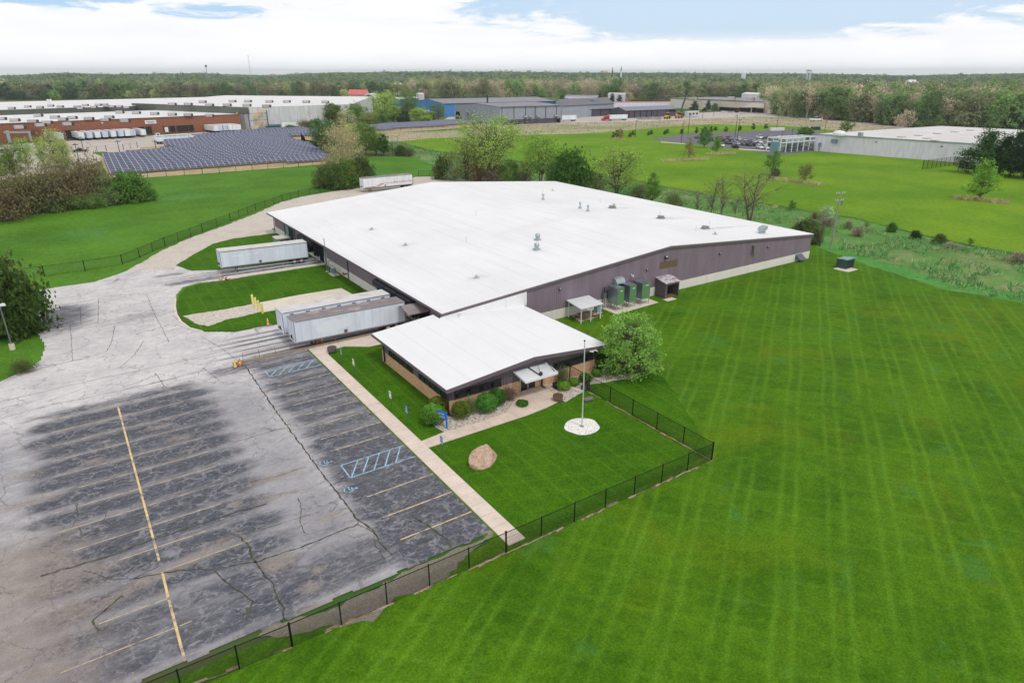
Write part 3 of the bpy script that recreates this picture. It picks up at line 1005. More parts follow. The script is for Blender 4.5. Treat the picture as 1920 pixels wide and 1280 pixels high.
def brick_mat(name, c1, c2, c3, mortar, bw=0.2, bh=0.075):
    m, q = begin(name)
    p = q.pos()
    X, Y, Z = q.sep(p)
    v = q.comb(q.m('ADD', X, Y), Z, 0)
    b = q.t.nodes.new('ShaderNodeTexBrick')
    q.put(b.inputs['Vector'], v)
    for k, val in (('Color1', c1), ('Color2', c2), ('Mortar', mortar), ('Scale', 1.0), ('Mortar Size', 0.006), ('Brick Width', bw), ('Row Height', bh)):
        q.put(b.inputs[k], val)
    cell = q.noise(q.vscale(v, (1 / bw, 1 / bh, 1)), 0.9, 0.0)
    c = q.mix(q.ss(cell, 0.5, 0.68), b.outputs[0], c3)
    c = q.mix(q.ss(q.noise(p, 0.9, 4.0), 0.4, 0.75, 0, 0.25), c, tuple(x * .6 for x in c1))
    return finish(m, q, c, 0.9, bump=b.outputs[1], bstr=0.3, bdist=-0.01, spec=0.15)


def roof_mat(name, col, seam=3.05, axis='x', dirt=0.16, smear=None):
    m, q = begin(name)
    p = q.pos()
    X, Y, Z = q.sep(p)
    a = q.noise(p, 0.09, 4.0, 0.6)
    b = q.noise(q.vscale(p, (1.0, 0.12, 1.0) if axis == 'x' else (0.12, 1, 1)), 0.5, 5.0, 0.65)
    k = q.m('MULTIPLY', q.ss(a, 0.3, 0.7, 1 - dirt * 0.35, 1.0), q.ss(b, 0.3, 0.75, 1.0, 1 - dirt * 0.4))
    c = q.n('ShaderNodeVectorMath', {0: col, 3: k}, operation='SCALE')
    t = q.m('FRACT', q.m('DIVIDE', X if axis == 'x' else Y, seam))
    ln = q.m('MULTIPLY', q.m('LESS_THAN', t, 0.12 / seam), q.ss(b, 0.3, 0.6, 0.3, 1.0))
    c = q.mix(q.m('MULTIPLY', ln, 0.2), c, (0.35, 0.36, 0.40))
    if smear:
        for (sx, sy, rx, ry, amt) in smear:
            dx = q.m('DIVIDE', q.m('SUBTRACT', X, sx), rx)
            dy = q.m('DIVIDE', q.m('SUBTRACT', Y, sy), ry)
            g = q.m('EXPONENT', q.m('MULTIPLY', q.m('ADD', q.m('MULTIPLY', dx, dx), q.m('MULTIPLY', dy, dy)), -1.0))
            c = q.mix(q.m('MULTIPLY', q.m('MULTIPLY', g, q.ss(q.noise(p, 0.9, 5.0, .7), 0.3, 0.65)), amt), c, lin((150, 148, 150)))
    return finish(m, q, c, 0.6, spec=0.2)


purple_m = siding_mat('purple_siding', lin((134, 119, 133)), 0.33, 0.5, .05)
purple_d = siding_mat('dark_board_siding', lin((104, 94, 102)), 0.42, 0.6)
trim_m = M('purple_trim', lin((108, 97, 105)), 0.5, var=0.06)
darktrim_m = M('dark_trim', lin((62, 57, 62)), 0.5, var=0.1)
base_m = M('white_masonry', lin((226, 220, 216)), 0.8, var=0.05, scale=0.5, streak=0.25)
roofw_m = roof_mat('white_membrane', (0.83, 0.83, 0.85), smear=[(46.6, 77.9, 1.5, 1.1, .35), (46.7, 101, 1.6, 1.2, .35), (46.8, 115.6, 1.5, 1.1, .3), (60.5, 82.6, 2.2, 1.5, .2), (86.4, 102, 4, 3, .22), (70, 95, 14, 1.2, .12), (98.5, 90.0, 3.5, 1.2, .5), (99.0, 78.9, 4.5, 0.7, .6), (96.5, 103, 3.0, 1.0, .45), (88, 114, 6.0, 4.0, .22), (104, 79.2, 5, .5, .35), (95.4, 90, 1.6, .9, .5), (95.2, 78.9, 1.4, .9, .5)])
brick_m = brick_mat('orange_brick', lin((212, 166, 124)), lin((190, 138, 100)), lin((232, 196, 160)), lin((196, 182, 166)))
dark_m = M('dark_opening', lin((24, 24, 26)), 0.6, var=0.2)
black_m = M('black_rubber', lin((46, 49, 54)), 0.75, var=0.25, scale=2)
teal_m2 = M('dark_green_metal', lin((64, 84, 86)), 0.45, 0.3, var=0.15)
galv_m = M('galvanised_steel', lin((168, 178, 182)), 0.4, 0.5, var=0.15, scale=2)
white_m = M('white_paint', lin((228, 230, 232)), 0.5, var=0.05)
steel_m = M('grey_steel', lin((130, 134, 138)), 0.45, 0.4, var=0.12)
rust_m = M('rusty_steel', lin((136, 104, 84)), 0.7, 0.2, var=0.25, scale=3, col2=lin((110, 66, 44)), c2=.55)
lamp_m = M('lamp_housing', lin((58, 54, 56)), 0.5, var=0.1)
lens_m = M('lamp_lens', lin((200, 200, 196)), 0.2, var=0.05)


def glass_mat(name, col, rough=0.08):
    m, q = begin(name)
    p = q.pos()
    c = q.mix(q.ss(q.noise(p, 1.3, 3.0), 0.4, 0.65), col, tuple(x * 2.6 + 0.004 for x in col))
    return finish(m, q, c, rough, spec=0.5)


glass_m = glass_mat('dark_glass', lin((22, 24, 26)))

# ---------------------------------------------------------------- main warehouse
WX0, WX1, WY0, WY1 = 37.6, 113.9, 69.5, 147.4
zr = lambda x: 7.6 - 0.0775 * abs(x - 76.3)
wh = thing('warehouse', 'large low purple-grey warehouse with a wide white roof in the middle of the photo', 'warehouse', (76.0, 69.5, 0))
mb = MB()
mb.poly([(WX0, WY0, 1.42), (WX1, WY0, 1.42), (WX1, WY0, zr(WX1) - .1), (76.3, WY0, 7.5), (WX0, WY0, zr(WX0) - .1)])
mb.poly([(WX1, WY1, 1.42), (WX0, WY1, 1.42), (WX0, WY1, zr(WX0) - .1), (76.3, WY1, 7.5), (WX1, WY1, zr(WX1) - .1)])
mb.quad((WX0, WY1, 1.42), (WX0, WY0, 1.42), (WX0, WY0, zr(WX0) - .1), (WX0, WY1, zr(WX0) - .1))
mb.quad((WX1, WY0, 1.42), (WX1, WY1, 1.42), (WX1, WY1, zr(WX1) - .1), (WX1, WY0, zr(WX1) - .1))
mb.build('wall', purple_m, wh)
mb = MB()
t = 0.04
mb.box((WX0 - t, WY0 - t, 0), (WX1 + t, WY1 + t, 1.42))
mb.build('masonry_base', base_m, wh)
RX0, RX1, RY0, RY1 = 36.3, 114.05, 69.3, 147.65
mb = MB()
rp = [(RX0, zr(RX0)), (76.3, 7.6), (RX1, zr(RX1)), (RX1, zr(RX1) - .08), (76.3, 7.52), (RX0, zr(RX0) - .08)]
mb.extr(rp, 'y', RY0, RY1)
roof = mb.build('roof', roofw_m, wh)
mb = MB()
for (xa, xb) in ((RX0, 76.3), (76.3, RX1)):
    for yy, o in ((RY0, -.05), (RY1, .05)):
        mb.extr([(xa, zr(xa) - .085), (xb, zr(xb) - .085), (xb, zr(xb) - .42), (xa, zr(xa) - .42)], 'y', min(yy, yy + o), max(yy, yy + o))
mb.box((RX0 - .06, RY0, zr(RX0) - .34), (RX0 - .0, RY1, zr(RX0) - .03))
mb.box((RX1, RY0, zr(RX1) - .34), (RX1 + .05, RY1, zr(RX1) - .03))
mb.build('fascia', trim_m, wh)
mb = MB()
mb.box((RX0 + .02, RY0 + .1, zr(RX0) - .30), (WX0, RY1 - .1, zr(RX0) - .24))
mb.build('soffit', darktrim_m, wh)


def wall_lamp(X, Z, parent, big=False):
    s = 1.7 if big else 1.0
    y = WY0 - .02
    mb = MB()
    mb.extr([(y, Z - .12 * s), (y, Z + .14 * s), (y - .12 * s, Z + .14 * s), (y - .26 * s, Z - .02 * s), (y - .24 * s, Z - .12 * s)], 'x', X - .16 * s, X + .16 * s)
    o = mb.build('wall_lamp', lamp_m, parent)
    mb = MB()
    mb.quad((X - .12 * s, y - .262 * s, Z - .03 * s), (X + .12 * s, y - .262 * s, Z - .03 * s), (X + .12 * s, y - .13 * s, Z + .135 * s), (X - .12 * s, y - .13 * s, Z + .135 * s))
    mb.build('lamp_lens', lens_m, o)


for X, Z, b in ((54.94, 4.36, 0), (71.6, 4.5, 0), (88.2, 4.6, 0), (100.9, 4.0, 0), (75.5, 5.85, 1)):
    wall_lamp(X, Z, wh, b)
mb = MB()
mb.tube((68.4, WY0, 4.3), (68.4, WY0 - .35, 4.2), .05)
mb.box((68.25, WY0 - .55, 4.05), (68.5, WY0 - .3, 4.25))
mb.build('security_camera', white_m, wh)
mb = MB()
mb.box((74.35, WY0 - .03, 4.1), (78.3, WY0 - .005, 5.15))
mb.build('bare_sign_panel', M('bare_panel', lin((106, 92, 70)), 0.7, var=0.12), wh)
mb = MB()
mb.box((96.6, WY0 - .45, 3.35), (97.5, WY0 - .01, 4.75))
mb.box((96.5, WY0 - .5, 4.75), (97.6, WY0, 4.83))
mb.build('wall_exhaust_box', M('dull_metal', lin((134, 128, 128)), .5, .3), wh)
mb = MB()
mb.extr([(WY0 - .05, .5), (WY0 - .05, 1.38), (WY0 - 1.15, .55), (WY0 - 1.15, .48)], 'x', 109.6, 111.4)
mb.build('intake_hood', M('slate_metal', lin((96, 108, 116)), .5, .3), wh)
# curved exhaust hood above the condensers
mb = MB()
prof = [(WY0, 3.1), (WY0, 4.35)] + [(WY0 - .1 - .85 * math.sin(a), 3.55 + .8 * math.cos(a)) for a in np.linspace(0, 1.6, 9)] + [(WY0 - .5, 3.1)]
mb.extr(prof, 'x', 64.8, 66.5)
mb.build('exhaust_hood', galv_m, wh)
mb = MB()
mb.quad((64.9, WY0 - .98, 3.46), (66.4, WY0 - .98, 3.46), (66.4, WY0 - .56, 3.06), (64.9, WY0 - .56, 3.06))
mb.build('hood_opening', dark_m, wh)
# downspouts and dock doors on the left side
for Y in (147.6, 133.0, 126.4, 104.4, 75.2):
    mb = MB()
    mb.box((WX0 - .14, Y - .06, 0.1), (WX0 - .042, Y + .06, zr(WX0) - .3))
    mb.bar((WX0 - .09, Y, .12), (WX0 - .5, Y, .05), .1, .08)
    mb.build('downspout', darktrim_m, wh)


def dock_door(Yc, parent, open_=False, w=3.3):
    mb = MB()
    x = WX0 - .045
    for s in (-1, 1):
        mb.box((x - 1.0, Yc + s * w / 2 - .2, 1.15), (x, Yc + s * w / 2 + .2, 2.95))
    mb.extr([(x, 4.12), (x, 2.95), (x - 1.3, 2.95), (x - 1.62, 3.05), (x - 1.58, 3.7)], 'y', Yc - w / 2 - .25, Yc + w / 2 + .25)
    o = mb.build('dock_shelter', black_m, parent)
    mb = MB()
    mb.box((x - .06, Yc - w / 2 + .25, 1.2), (x - .01, Yc + w / 2 - .25, 2.95))
    mb.build('dock_door', dark_m, o)
    for s in (-1, 1):
        mb = MB()
        mb.box((x - .25, Yc + s * 1.0 - .15, .75), (x, Yc + s * 1.0 + .15, 1.15))
        mb.build('dock_bumper', black_m, o)


for Y in (88.3, 84.2, 80.05, 124.4, 120.3):
    dock_door(Y, wh)
mb = MB()
mb.box((WX0 - .16, 116.3, .2), (WX0 - .05, 118.3, 3.5))
mb.build('open_doorway', dark_m, wh)
mb = MB()
mb.box((WX0 - .1, 114.75, .12), (WX0 - .045, 115.7, 2.2))
mb.build('side_door', M('blue_door', lin((70, 84, 128)), .5), wh)
mb = MB()
mb.box((WX0 - .1, 114.6, .12), (WX0 - .042, 114.74, 2.35))
mb.box((WX0 - .1, 115.71, .12), (WX0 - .042, 115.85, 2.35))
mb.build('door_frame', white_m, wh)

# roof furniture
mb = MB()
mb.lathe([(.34, 0), (.34, .1), (.30, .28), (.14, .62), (.14, .95), (.3, 1.02), (.3, 1.14), (.1, 1.36)], 14)
stack_me = mb.mesh('vent_stack', galv_m)
mb = MB()
mb.box((-.42, -.42, 0), (.42, .42, .25))
mb.lathe([(.36, .25), (.36, .62), (.42, .66), (.42, .95), (.3, 1.1)], 14)
grav_me = mb.mesh('gravity_vent', galv_m)
mb = MB()
mb.lathe([(.55, 0), (.5, .05), (.14, .06), (.12, .3), (.26, .32), (.2, .4)], 14)
drain_me = mb.mesh('roof_drain', M('vent_grey', lin((186, 184, 186)), .6))
mb = MB()
mb.box((-.7, -.5, 0), (.7, .5, .22))
mb.lathe([(.42, .22), (.42, .5), (.5, .52), (.34, .64)], 12, (-.3, 0, 0))
mb.box((.15, -.35, .22), (.62, .35, .5))
fan_me = mb.mesh('roof_fan', M('fan_metal', lin((150, 148, 144)), .55, .2, var=.25, scale=3))
mb = MB()
mb.box((-.5, -.4, 0), (.5, .4, .5))
mb.extr([(-.6, .5), (.6, .75), (.75, 1.35), (-.35, 1.1)], 'y', -.6, .6)
scoop_me = mb.mesh('roof_scoop', galv_m)
mb = MB()
mb.tube((0, 0, 0), (0, 0, .9), .05)
mb.lathe([(.15, 0), (.12, .08), (.05, .1)], 8)
pipe_me = mb.mesh('vent_pipe', M('pipe_white', lin((208, 206, 206)), .6))
for me in (stack_me, grav_me, drain_me, fan_me, scoop_me, pipe_me):
    fixnormals(me)


def on_roof(me, X, Y, par, zf, rz=0, s=1.0):
    o = bpy.data.objects.new(me.name, me)
    COL.objects.link(o)
    o.parent = par
    o.location = (X - 76.0, Y - 69.5, zf(X) - 0.01)
    o.rotation_euler = (0, 0, rz)
    o.scale = (s, s, s)


for me, pts in ((stack_me, ((86.57, 116.1), (86.9, 104.0), (86.0, 100.5))), (grav_me, ((63.9, 87.0), (60.5, 82.6))),
                (drain_me, ((46.6, 77.9), (46.7, 101.0), (46.8, 115.6), (98.4, 106.5), (99.5, 129.7), (92.6, 74.4))),
                (fan_me, ((94.7, 103.0), (95.6, 90.1), (95.4, 79.0))), (scoop_me, ((103.1, 72.6),)),
                (pipe_me, ((93.8, 125.9), (97.7, 110.2), (97.6, 92.3), (92.4, 78.5), (99.2, 81.2), (66, 110), (55, 95)))):
    for X, Y in pts:
        on_roof(me, X, Y, roof, zr)

# ---------------------------------------------------------------- office
OX0, OX1, OY0, OY1 = 28.2, 47.5, 53.1, 69.45
zo = lambda x: 4.13 - 0.0925 * abs(x - 38.35)
of = thing('office', 'low brick office with a white gable roof joined to the purple warehouse', 'office', (38.0, 53.1, 0))
mb = MB()
bt = 1.47
mb.box((OX0, OY0, 0), (OX1, OY0 + .25, bt))
mb.box((OX0, OY0 + .25, 0), (OX0 + .25, OY1, bt))
mb.box((OX1 - .25, OY0 + .25, 0), (OX1, OY1, bt))
mb.build('brick_wall', brick_m, of)
mb = MB()
e = .06
mb.poly([(OX0 + e, OY0 + e, bt), (OX1 - e, OY0 + e, bt), (OX1 - e, OY0 + e, zo(OX1)), (38.35, OY0 + e, 4.05), (OX0 + e, OY0 + e, zo(OX0))])
mb.quad((OX0 + e, OY0 + e, bt), (OX0 + e, OY1, bt), (OX0 + e, OY1, zo(OX0)), (OX0 + e, OY0 + e, zo(OX0)))
mb.quad((OX1 - e, OY0 + e, bt), (OX1 - e, OY1, bt), (OX1 - e, OY1, zo(OX1)), (OX1 - e, OY0 + e, zo(OX1)))
mb.poly([(OX0 + e, OY1 + .0, 0), (WX0 + .3, OY1, 0), (WX0 + .3, OY1, 3.8), (OX0 + e, OY1, zo(OX0))])
mb.build('wall', purple_d, of)
oroof_m = roof_mat('white_office_membrane', (0.83, 0.83, 0.85), 3.05, 'x', 0.12)
mb = MB()
QX0, QX1, QY0, QY1 = 27.7, 48.8, 52.48, 69.28
rp = [(QX0, zo(QX0)), (38.35, 4.13), (QX1, zo(QX1)), (QX1, zo(QX1) - .08), (38.35, 4.05), (QX0, zo(QX0) - .08)]
mb.extr(rp, 'y', QY0, QY1)
mb.extr([(QX0, zo(QX0)), (36.0, zo(36.0)), (36.0, zo(36.0) - .08), (QX0, zo(QX0) - .08)], 'y', QY1 + .001, 71.0)
oroof = mb.build('roof', oroof_m, of)
mb = MB()
mb.quad((36.1, 69.26, zo(36.1)), (49.2, 69.26, zo(49.2)), (49.2, 69.26, zr(49.2) - .45), (36.1, 69.26, zr(36.1) - .45))
mb.quad((49.2, 69.26, zo(49.2) - .3), (49.2, 69.5, zo(49.2) - .3), (49.2, 69.5, zr(49.2) - .45), (49.2, 69.26, zr(49.2) - .45))
mb.build('roof_upstand', oroof_m, oroof)
mb = MB()
for (xa, xb) in ((QX0, 38.35), (38.35, QX1)):
    mb.extr([(xa, zo(xa) + .02), (xb, zo(xb) + .02), (xb, zo(xb) - .40), (xa, zo(xa) - .40)], 'y', QY0 - .07, QY0 - .002)
mb.box((QX0 - .09, QY0 - .07, zo(QX0) - .30), (QX0 - .002, 71.0, zo(QX0) + .01))
mb.box((QX1 + .002, QY0 - .07, zo(QX1) - .26), (QX1 + .08, QY1, zo(QX1) + .01))
mb.build('fascia', trim_m, of)
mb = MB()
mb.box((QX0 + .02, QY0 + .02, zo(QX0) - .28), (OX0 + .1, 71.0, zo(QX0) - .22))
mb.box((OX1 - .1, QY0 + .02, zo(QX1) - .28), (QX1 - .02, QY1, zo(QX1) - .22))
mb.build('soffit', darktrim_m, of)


def win_front(x0, x1, z0, z1, n):
    mb = MB()
    y = OY0 + e
    mb.box((x0 - .1, y - .12, z0 - .12), (x1 + .1, y - .02, z0))
    mb.box((x0 - .1, y - .12, z1), (x1 + .1, y - .02, z1 + .08))
    for i in range(n + 1):
        xx = x0 + (x1 - x0) * i / n
        mb.box((xx - .035, y - .075, z0), (xx + .035, y - .02, z1))
    o = mb.build('window', darktrim_m, of)
    mb = MB()
    mb.box((x0, y - .05, z0), (x1, y - .015, z1))
    mb.build('pane', glass_m, o)
    rb = random.Random(int(x0))
    for i in range(n):
        xa, xb = x0 + (x1 - x0) * i / n + .08, x0 + (x1 - x0) * (i + 1) / n - .08
        if rb.random() < .65:
            k = rb.uniform(.25, .6)
            mb = MB()
            mb.quad((xa + (xb - xa) * k, y - .054, z0 + .06), (xb, y - .054, z0 + .06), (xb, y - .054, z1 - .06), (xa + (xb - xa) * k, y - .054, z1 - .06))
            mb.build('blind', M('window_blind', lin((44, 42, 44)), .7, var=.3, scale=5), o)


def win_left(y0, y1, z0, z1, n):
    mb = MB()
    x = OX0 + e
    mb.box((x - .12, y0 - .1, z0 - .12), (x - .02, y1 + .1, z0))
    for i in range(n + 1):
        yy = y0 + (y1 - y0) * i / n
        mb.box((x - .11, yy - .05, z0), (x - .02, yy + .05, z1))
    o = mb.build('window', darktrim_m, of)
    mb = MB()
    mb.box((x - .05, y0, z0), (x - .015, y1, z1))
    mb.build('pane', glass_m, o)


win_front(28.95, 34.5, 1.62, 2.32, 4)
win_front(41.45, 47.1, 1.62, 2.34, 4)
win_left(53.7, 59.6, 1.60, 2.12, 5)
win_left(61.3, 67.4, 1.60, 2.12, 5)
mb = MB()
alu = M('aluminium', lin((186, 186, 182)), .35, .6)
for xx in (36.95, 37.95, 38.95):
    mb.box((xx - .06, OY0 - .06, .1), (xx + .06, OY0 + .05, 2.3))
mb.box((36.95, OY0 - .06, 2.2), (38.95, OY0 + .05, 2.32))
mb.box((36.95, OY0 - .06, .1), (38.95, OY0 + .05, .22))
dr = mb.build('door', alu, of)
mb = MB()
mb.box((37.0, OY0 - .02, .2), (38.9, OY0 + .03, 2.2))
mb.build('pane', glass_m, dr)
mb = MB()
for xx in (37.85, 38.05):
    mb.box((xx - .02, OY0 - .12, .9), (xx + .02, OY0 - .06, 1.4))
mb.build('handle', alu, dr)
mb = MB()
mb.box((37.0, OY0 - .085, 1.62), (37.3, OY0 - .065, 1.95))
mb.build('door_notice', white_m, dr)
# door canopy of corrugated metal with a clamp light on a stay
cm = siding_mat('canopy_metal', lin((214, 218, 222)), .5, .35, .04)
mb = MB()
mb.add([(36.1, 50.9, 2.42), (40.25, 50.9, 2.42), (40.25, 53.1, 2.78), (36.1, 53.1, 2.78), (36.1, 50.9, 2.36), (40.25, 50.9, 2.36), (40.25, 53.1, 2.72), (36.1, 53.1, 2.72)],
       [(0, 1, 2, 3), (7, 6, 5, 4), (0, 4, 5, 1), (1, 5, 6, 2), (2, 6, 7, 3), (3, 7, 4, 0)])
cano = mb.build('door_canopy', cm, of)
mb = MB()
mb.bar((36.05, 50.86, 2.36), (40.3, 50.86, 2.36), .06, .2)
mb.bar((40.3, 50.86, 2.4), (40.3, 53.1, 2.76), .06, .2)
mb.bar((36.05, 50.86, 2.4), (36.05, 53.1, 2.76), .06, .2)
mb.build('canopy_edge', white_m, cano)
mb = MB()
mb.bar((38.2, 51.1, 2.52), (37.9, 53.0, 2.86), .09, .09)
mb.bar((38.3, 51.1, 2.5), (38.9, 53.05, 3.5), .04, .04)
mb.bar((40.1, 51.2, 2.5), (39.9, 53.05, 3.5), .05, .05)
mb.build('canopy_stay', darktrim_m, cano)
mb = MB()
mb.lathe([(.05, 0), (.2, .05), (.22, .2), (.12, .34), (.05, .38)], 12, (38.35, 51.3, 2.5))
mb.build('dome_camera', lamp_m, cano)
for X, Y in ((39.75, 52.95), (28.1, 53.0)):
    mb = MB()
    mb.box((X - .07, Y - .06, .08), (X + .07, Y + .06, 2.4))
    mb.bar((X, Y, .12), (X + .1, Y - .55, .1), .12, .1)
    mb.build('downspout', darktrim_m, of)
mb = MB()
mb.box((28.0, 68.5, .3), (28.14, 68.64, 2.4))
mb.bar((28.07, 68.57, .3), (27.6, 68.6, .12), .1, .1)
mb.build('downspout', darktrim_m, of)
mb = MB()
mb.tube((46.0, 52.45, 3.02), (46.3, 52.1, 2.95), .06)
mb.tube((46.7, 52.45, 2.98), (47.0, 52.1, 2.9), .06)
mb.box((46.0, 52.3, 2.96), (46.9, 52.42, 3.04))
mb.build('floodlight', white_m, of)
mb = MB()
mb.box((-.3, -.3, 0), (.3, .3, .25))
mb.lathe([(.2, .25), (.2, .45), (.3, .5)], 10)
me = mb.mesh('roof_vent', white_m)
fixnormals(me)
o = bpy.data.objects.new('roof_vent', me)
COL.objects.link(o)
o.parent = oroof
o.location = (38.3 - 38, 68.0 - 53.1, 4.1)


# ---------------------------------------------------------------- equipment along the purple wall
green_m = M('green_panel', lin((98, 136, 94)), .55, var=.06)
galv2 = M('spangled_steel', lin((150, 164, 170)), .32, .7, var=.22, scale=.9)
for i, (X, lab) in enumerate(((63.6, 'tall green condenser on legs nearest the white patio cover'), (66.0, 'middle one of the three tall green condensers on legs'),
                              (68.5, 'tall green condenser on legs nearest the wooden lean-to'))):
    u = thing('condenser_unit', lab, 'condenser', (X, 67.1, .12), 0, 'green condensers beside the purple wall')
    w, d = (1.35, 1.9) if i < 2 else (1.7, 1.9)
    mb = MB()
    mb.box((0, 0, .85), (w, d, 3.3))
    mb.box((-.03, -.03, 3.3), (w + .03, d + .03, 3.36))
    mb.build('casing', galv2, u, world=False)
    mb = MB()
    mb.box((.02, -.04, .9), (w - .02, -.005, 3.28))
    mb.build('front_panel', green_m, u, world=False)
    mb = MB()
    mb.box((w * .4, -.06, 2.85), (w * .75, -.042, 2.95))
    mb.build('name_plate', white_m, u, world=False)
    for lx, ly in ((.06, .06), (w - .06, .06), (.06, d - .06), (w - .06, d - .06)):
        mb = MB()
        mb.bar((lx, ly, 0), (lx, ly, .85), .07, .07)
        mb.build('leg', galv_m, u, world=False)
    mb = MB()
    mb.bar((.06, .06, .4), (w - .06, .06, .4), .05, .05)
    mb.bar((.06, .06, .4), (.06, d - .06, .4), .05, .05)
    mb.bar((0, -.02, .85), (w, -.02, .85), .06, .1)
    mb.build('brace', galv_m, u, world=False)
    mb = MB()
    mb.tube((w * .5, d, 2.9), (w * .5, 2.35, 2.9), .12)
    mb.tube((w * .3, d, 1.2), (w * .3, 2.35, 1.2), .08)
    mb.build('pipe', steel_m, u, world=False)
mp = thing('electrical_box', 'grey electrical meter box on pipes beside the first green condenser', 'meter', (62.9, 69.0, 0))
mb = MB()
mb.box((62.75, 68.9, 1.6), (63.2, 69.4, 2.4))
mb.build('box', steel_m, mp)
mb = MB()
for xx in (62.8, 63.1):
    mb.tube((xx, 69.2, 0), (xx, 69.2, 1.6), .05)
mb.tube((62.95, 69.1, 2.4), (62.95, 69.1, 3.3), .12)
mb.build('pipe', darktrim_m, mp)
cu = thing('air_conditioner', 'small grey air conditioner at the foot of the white wall', 'air conditioner', (61.1, 68.3, 0))
mb = MB()
mb.box((60.7, 67.95, .1), (61.5, 68.7, 1.0))
mb.build('casing', M('ac_blue_grey', lin((150, 172, 184)), .5, .2), cu)
mb = MB()
mb.lathe([(.3, 0), (.3, .04), (.1, .06)], 14, (61.1, 68.32, 1.0))
mb.build('fan_guard', darktrim_m, cu)
mb = MB()
mb.box((60.6, 67.85, 0), (61.6, 68.8, .1))
mb.build('base_pad', pad_m, cu)
# white patio cover
pc = thing('patio_cover', 'white flat patio cover on thin white posts against the purple wall', 'patio cover', (57.9, 67.4, 0))
pcm = roof_mat('patio_metal', lin((222, 224, 228)), .4, 'x', .3)
mb = MB()
mb.add([(55.85, 65.8, 2.3), (59.95, 65.9, 2.3), (60.2, 69.4, 2.55), (56.1, 69.4, 2.55), (55.85, 65.8, 2.18), (59.95, 65.9, 2.18), (60.2, 69.4, 2.43), (56.1, 69.4, 2.43)],
       [(0, 1, 2, 3), (7, 6, 5, 4), (0, 4, 5, 1), (1, 5, 6, 2), (2, 6, 7, 3), (3, 7, 4, 0)])
mb.build('roof', pcm, pc)
for X, Y in ((56.15, 66.1), (57.9, 66.1), (59.7, 66.15), (56.3, 69.0)):
    mb = MB()
    mb.bar((X, Y, 0), (X, Y, 2.25), .11, .11)
    mb.build('post', white_m, pc)
ps = sheet('patio_slabs', [(56.4, 66.6), (60.8, 66.7), (61.0, 67.3), (60.2, 69.2), (57.0, 69.2)], M('paver_slab', lin((196, 176, 154)), .9, var=.25, scale=1.6, col2=lin((104, 78, 58)), c2=.48), .07, (.4, .12), 51)
pt = thing('picnic_table', 'weathered picnic table under the white patio cover', 'table', (58.2, 67.7, .07))
wood_m = M('weathered_wood', lin((134, 124, 116)), .85, var=.25, scale=3)
mb = MB()
for k in range(5):
    mb.box((-.9, -.38 + .155 * k, .72), (.9, -.25 + .155 * k, .76))
mb.build('tabletop', wood_m, pt, world=False)
for s in (-1, 1):
    mb = MB()
    mb.box((-.9, s * .72 - .13, .43), (.9, s * .72 + .13, .47))
    mb.build('bench', wood_m, pt, world=False)
    for x in (-.65, .65):
        mb = MB()
        mb.bar((x, s * .7, 0), (x, s * .25, .74), .08, .05)
        mb.build('leg', wood_m, pt, world=False)
    mb = MB()
    mb.bar((s * .65, -.8, .4), (s * .65, .8, .4), .05, .09)
    mb.build('brace', wood_m, pt, world=False)
# lean-to shed
sh = thing('lean_to_shed', 'purple lean-to shed with peeling sloped roof and open front', 'shed', (75.2, 68.6, 0))
mb = MB()
mb.quad((73.75, 67.3, 0), (73.75, 69.48, 0), (73.75, 69.48, 2.9), (73.75, 67.3, 2.45))
mb.quad((73.83, 67.3, 0), (73.83, 69.48, 0), (73.83, 69.48, 2.9), (73.83, 67.3, 2.45))
mb.quad((73.75, 67.3, 0), (73.83, 67.3, 0), (73.83, 67.3, 2.45), (73.75, 67.3, 2.45))
mb.quad((76.7, 67.3, 0), (76.7, 69.48, 0), (76.7, 69.48, 2.9), (76.7, 67.3, 2.45))
mb.quad((76.62, 67.3, 0), (76.62, 69.48, 0), (76.62, 69.48, 2.9), (76.62, 67.3, 2.45))
mb.quad((76.62, 67.3, 0), (76.7, 67.3, 0), (76.7, 67.3, 2.45), (76.62, 67.3, 2.45))
mb.box((73.83, 67.32, 2.05), (76.62, 67.42, 2.42))
mb.box((73.83, 67.32, 0), (74.15, 67.42, 2.05))
mb.build('wall', purple_d, sh)
mb = MB()
mb.add([(73.6, 67.1, 2.48), (76.85, 67.1, 2.48), (76.85, 69.45, 2.98), (73.6, 69.45, 2.98), (73.6, 67.1, 2.42), (76.85, 67.1, 2.42), (76.85, 69.45, 2.92), (73.6, 69.45, 2.92)],
       [(0, 1, 2, 3), (7, 6, 5, 4), (0, 4, 5, 1), (1, 5, 6, 2), (2, 6, 7, 3), (3, 7, 4, 0)])
mb.build('roof', M('peeling_roof', lin((140, 124, 134)), .8, var=.1, scale=3, col2=lin((204, 196, 200)), c2=.47), sh)
mb = MB()
mb.box((74.2, 67.6, 0.02), (76.6, 69.3, .09))
mb.build('floor', M('leaf_litter', lin((124, 92, 66)), .9, var=.35, scale=3), sh)
mb = MB()
mb.quad((73.84, 69.44, 0), (76.61, 69.44, 0), (76.61, 69.44, 2.9), (73.84, 69.44, 2.9))
mb.build('back_wall', dark_m, sh)
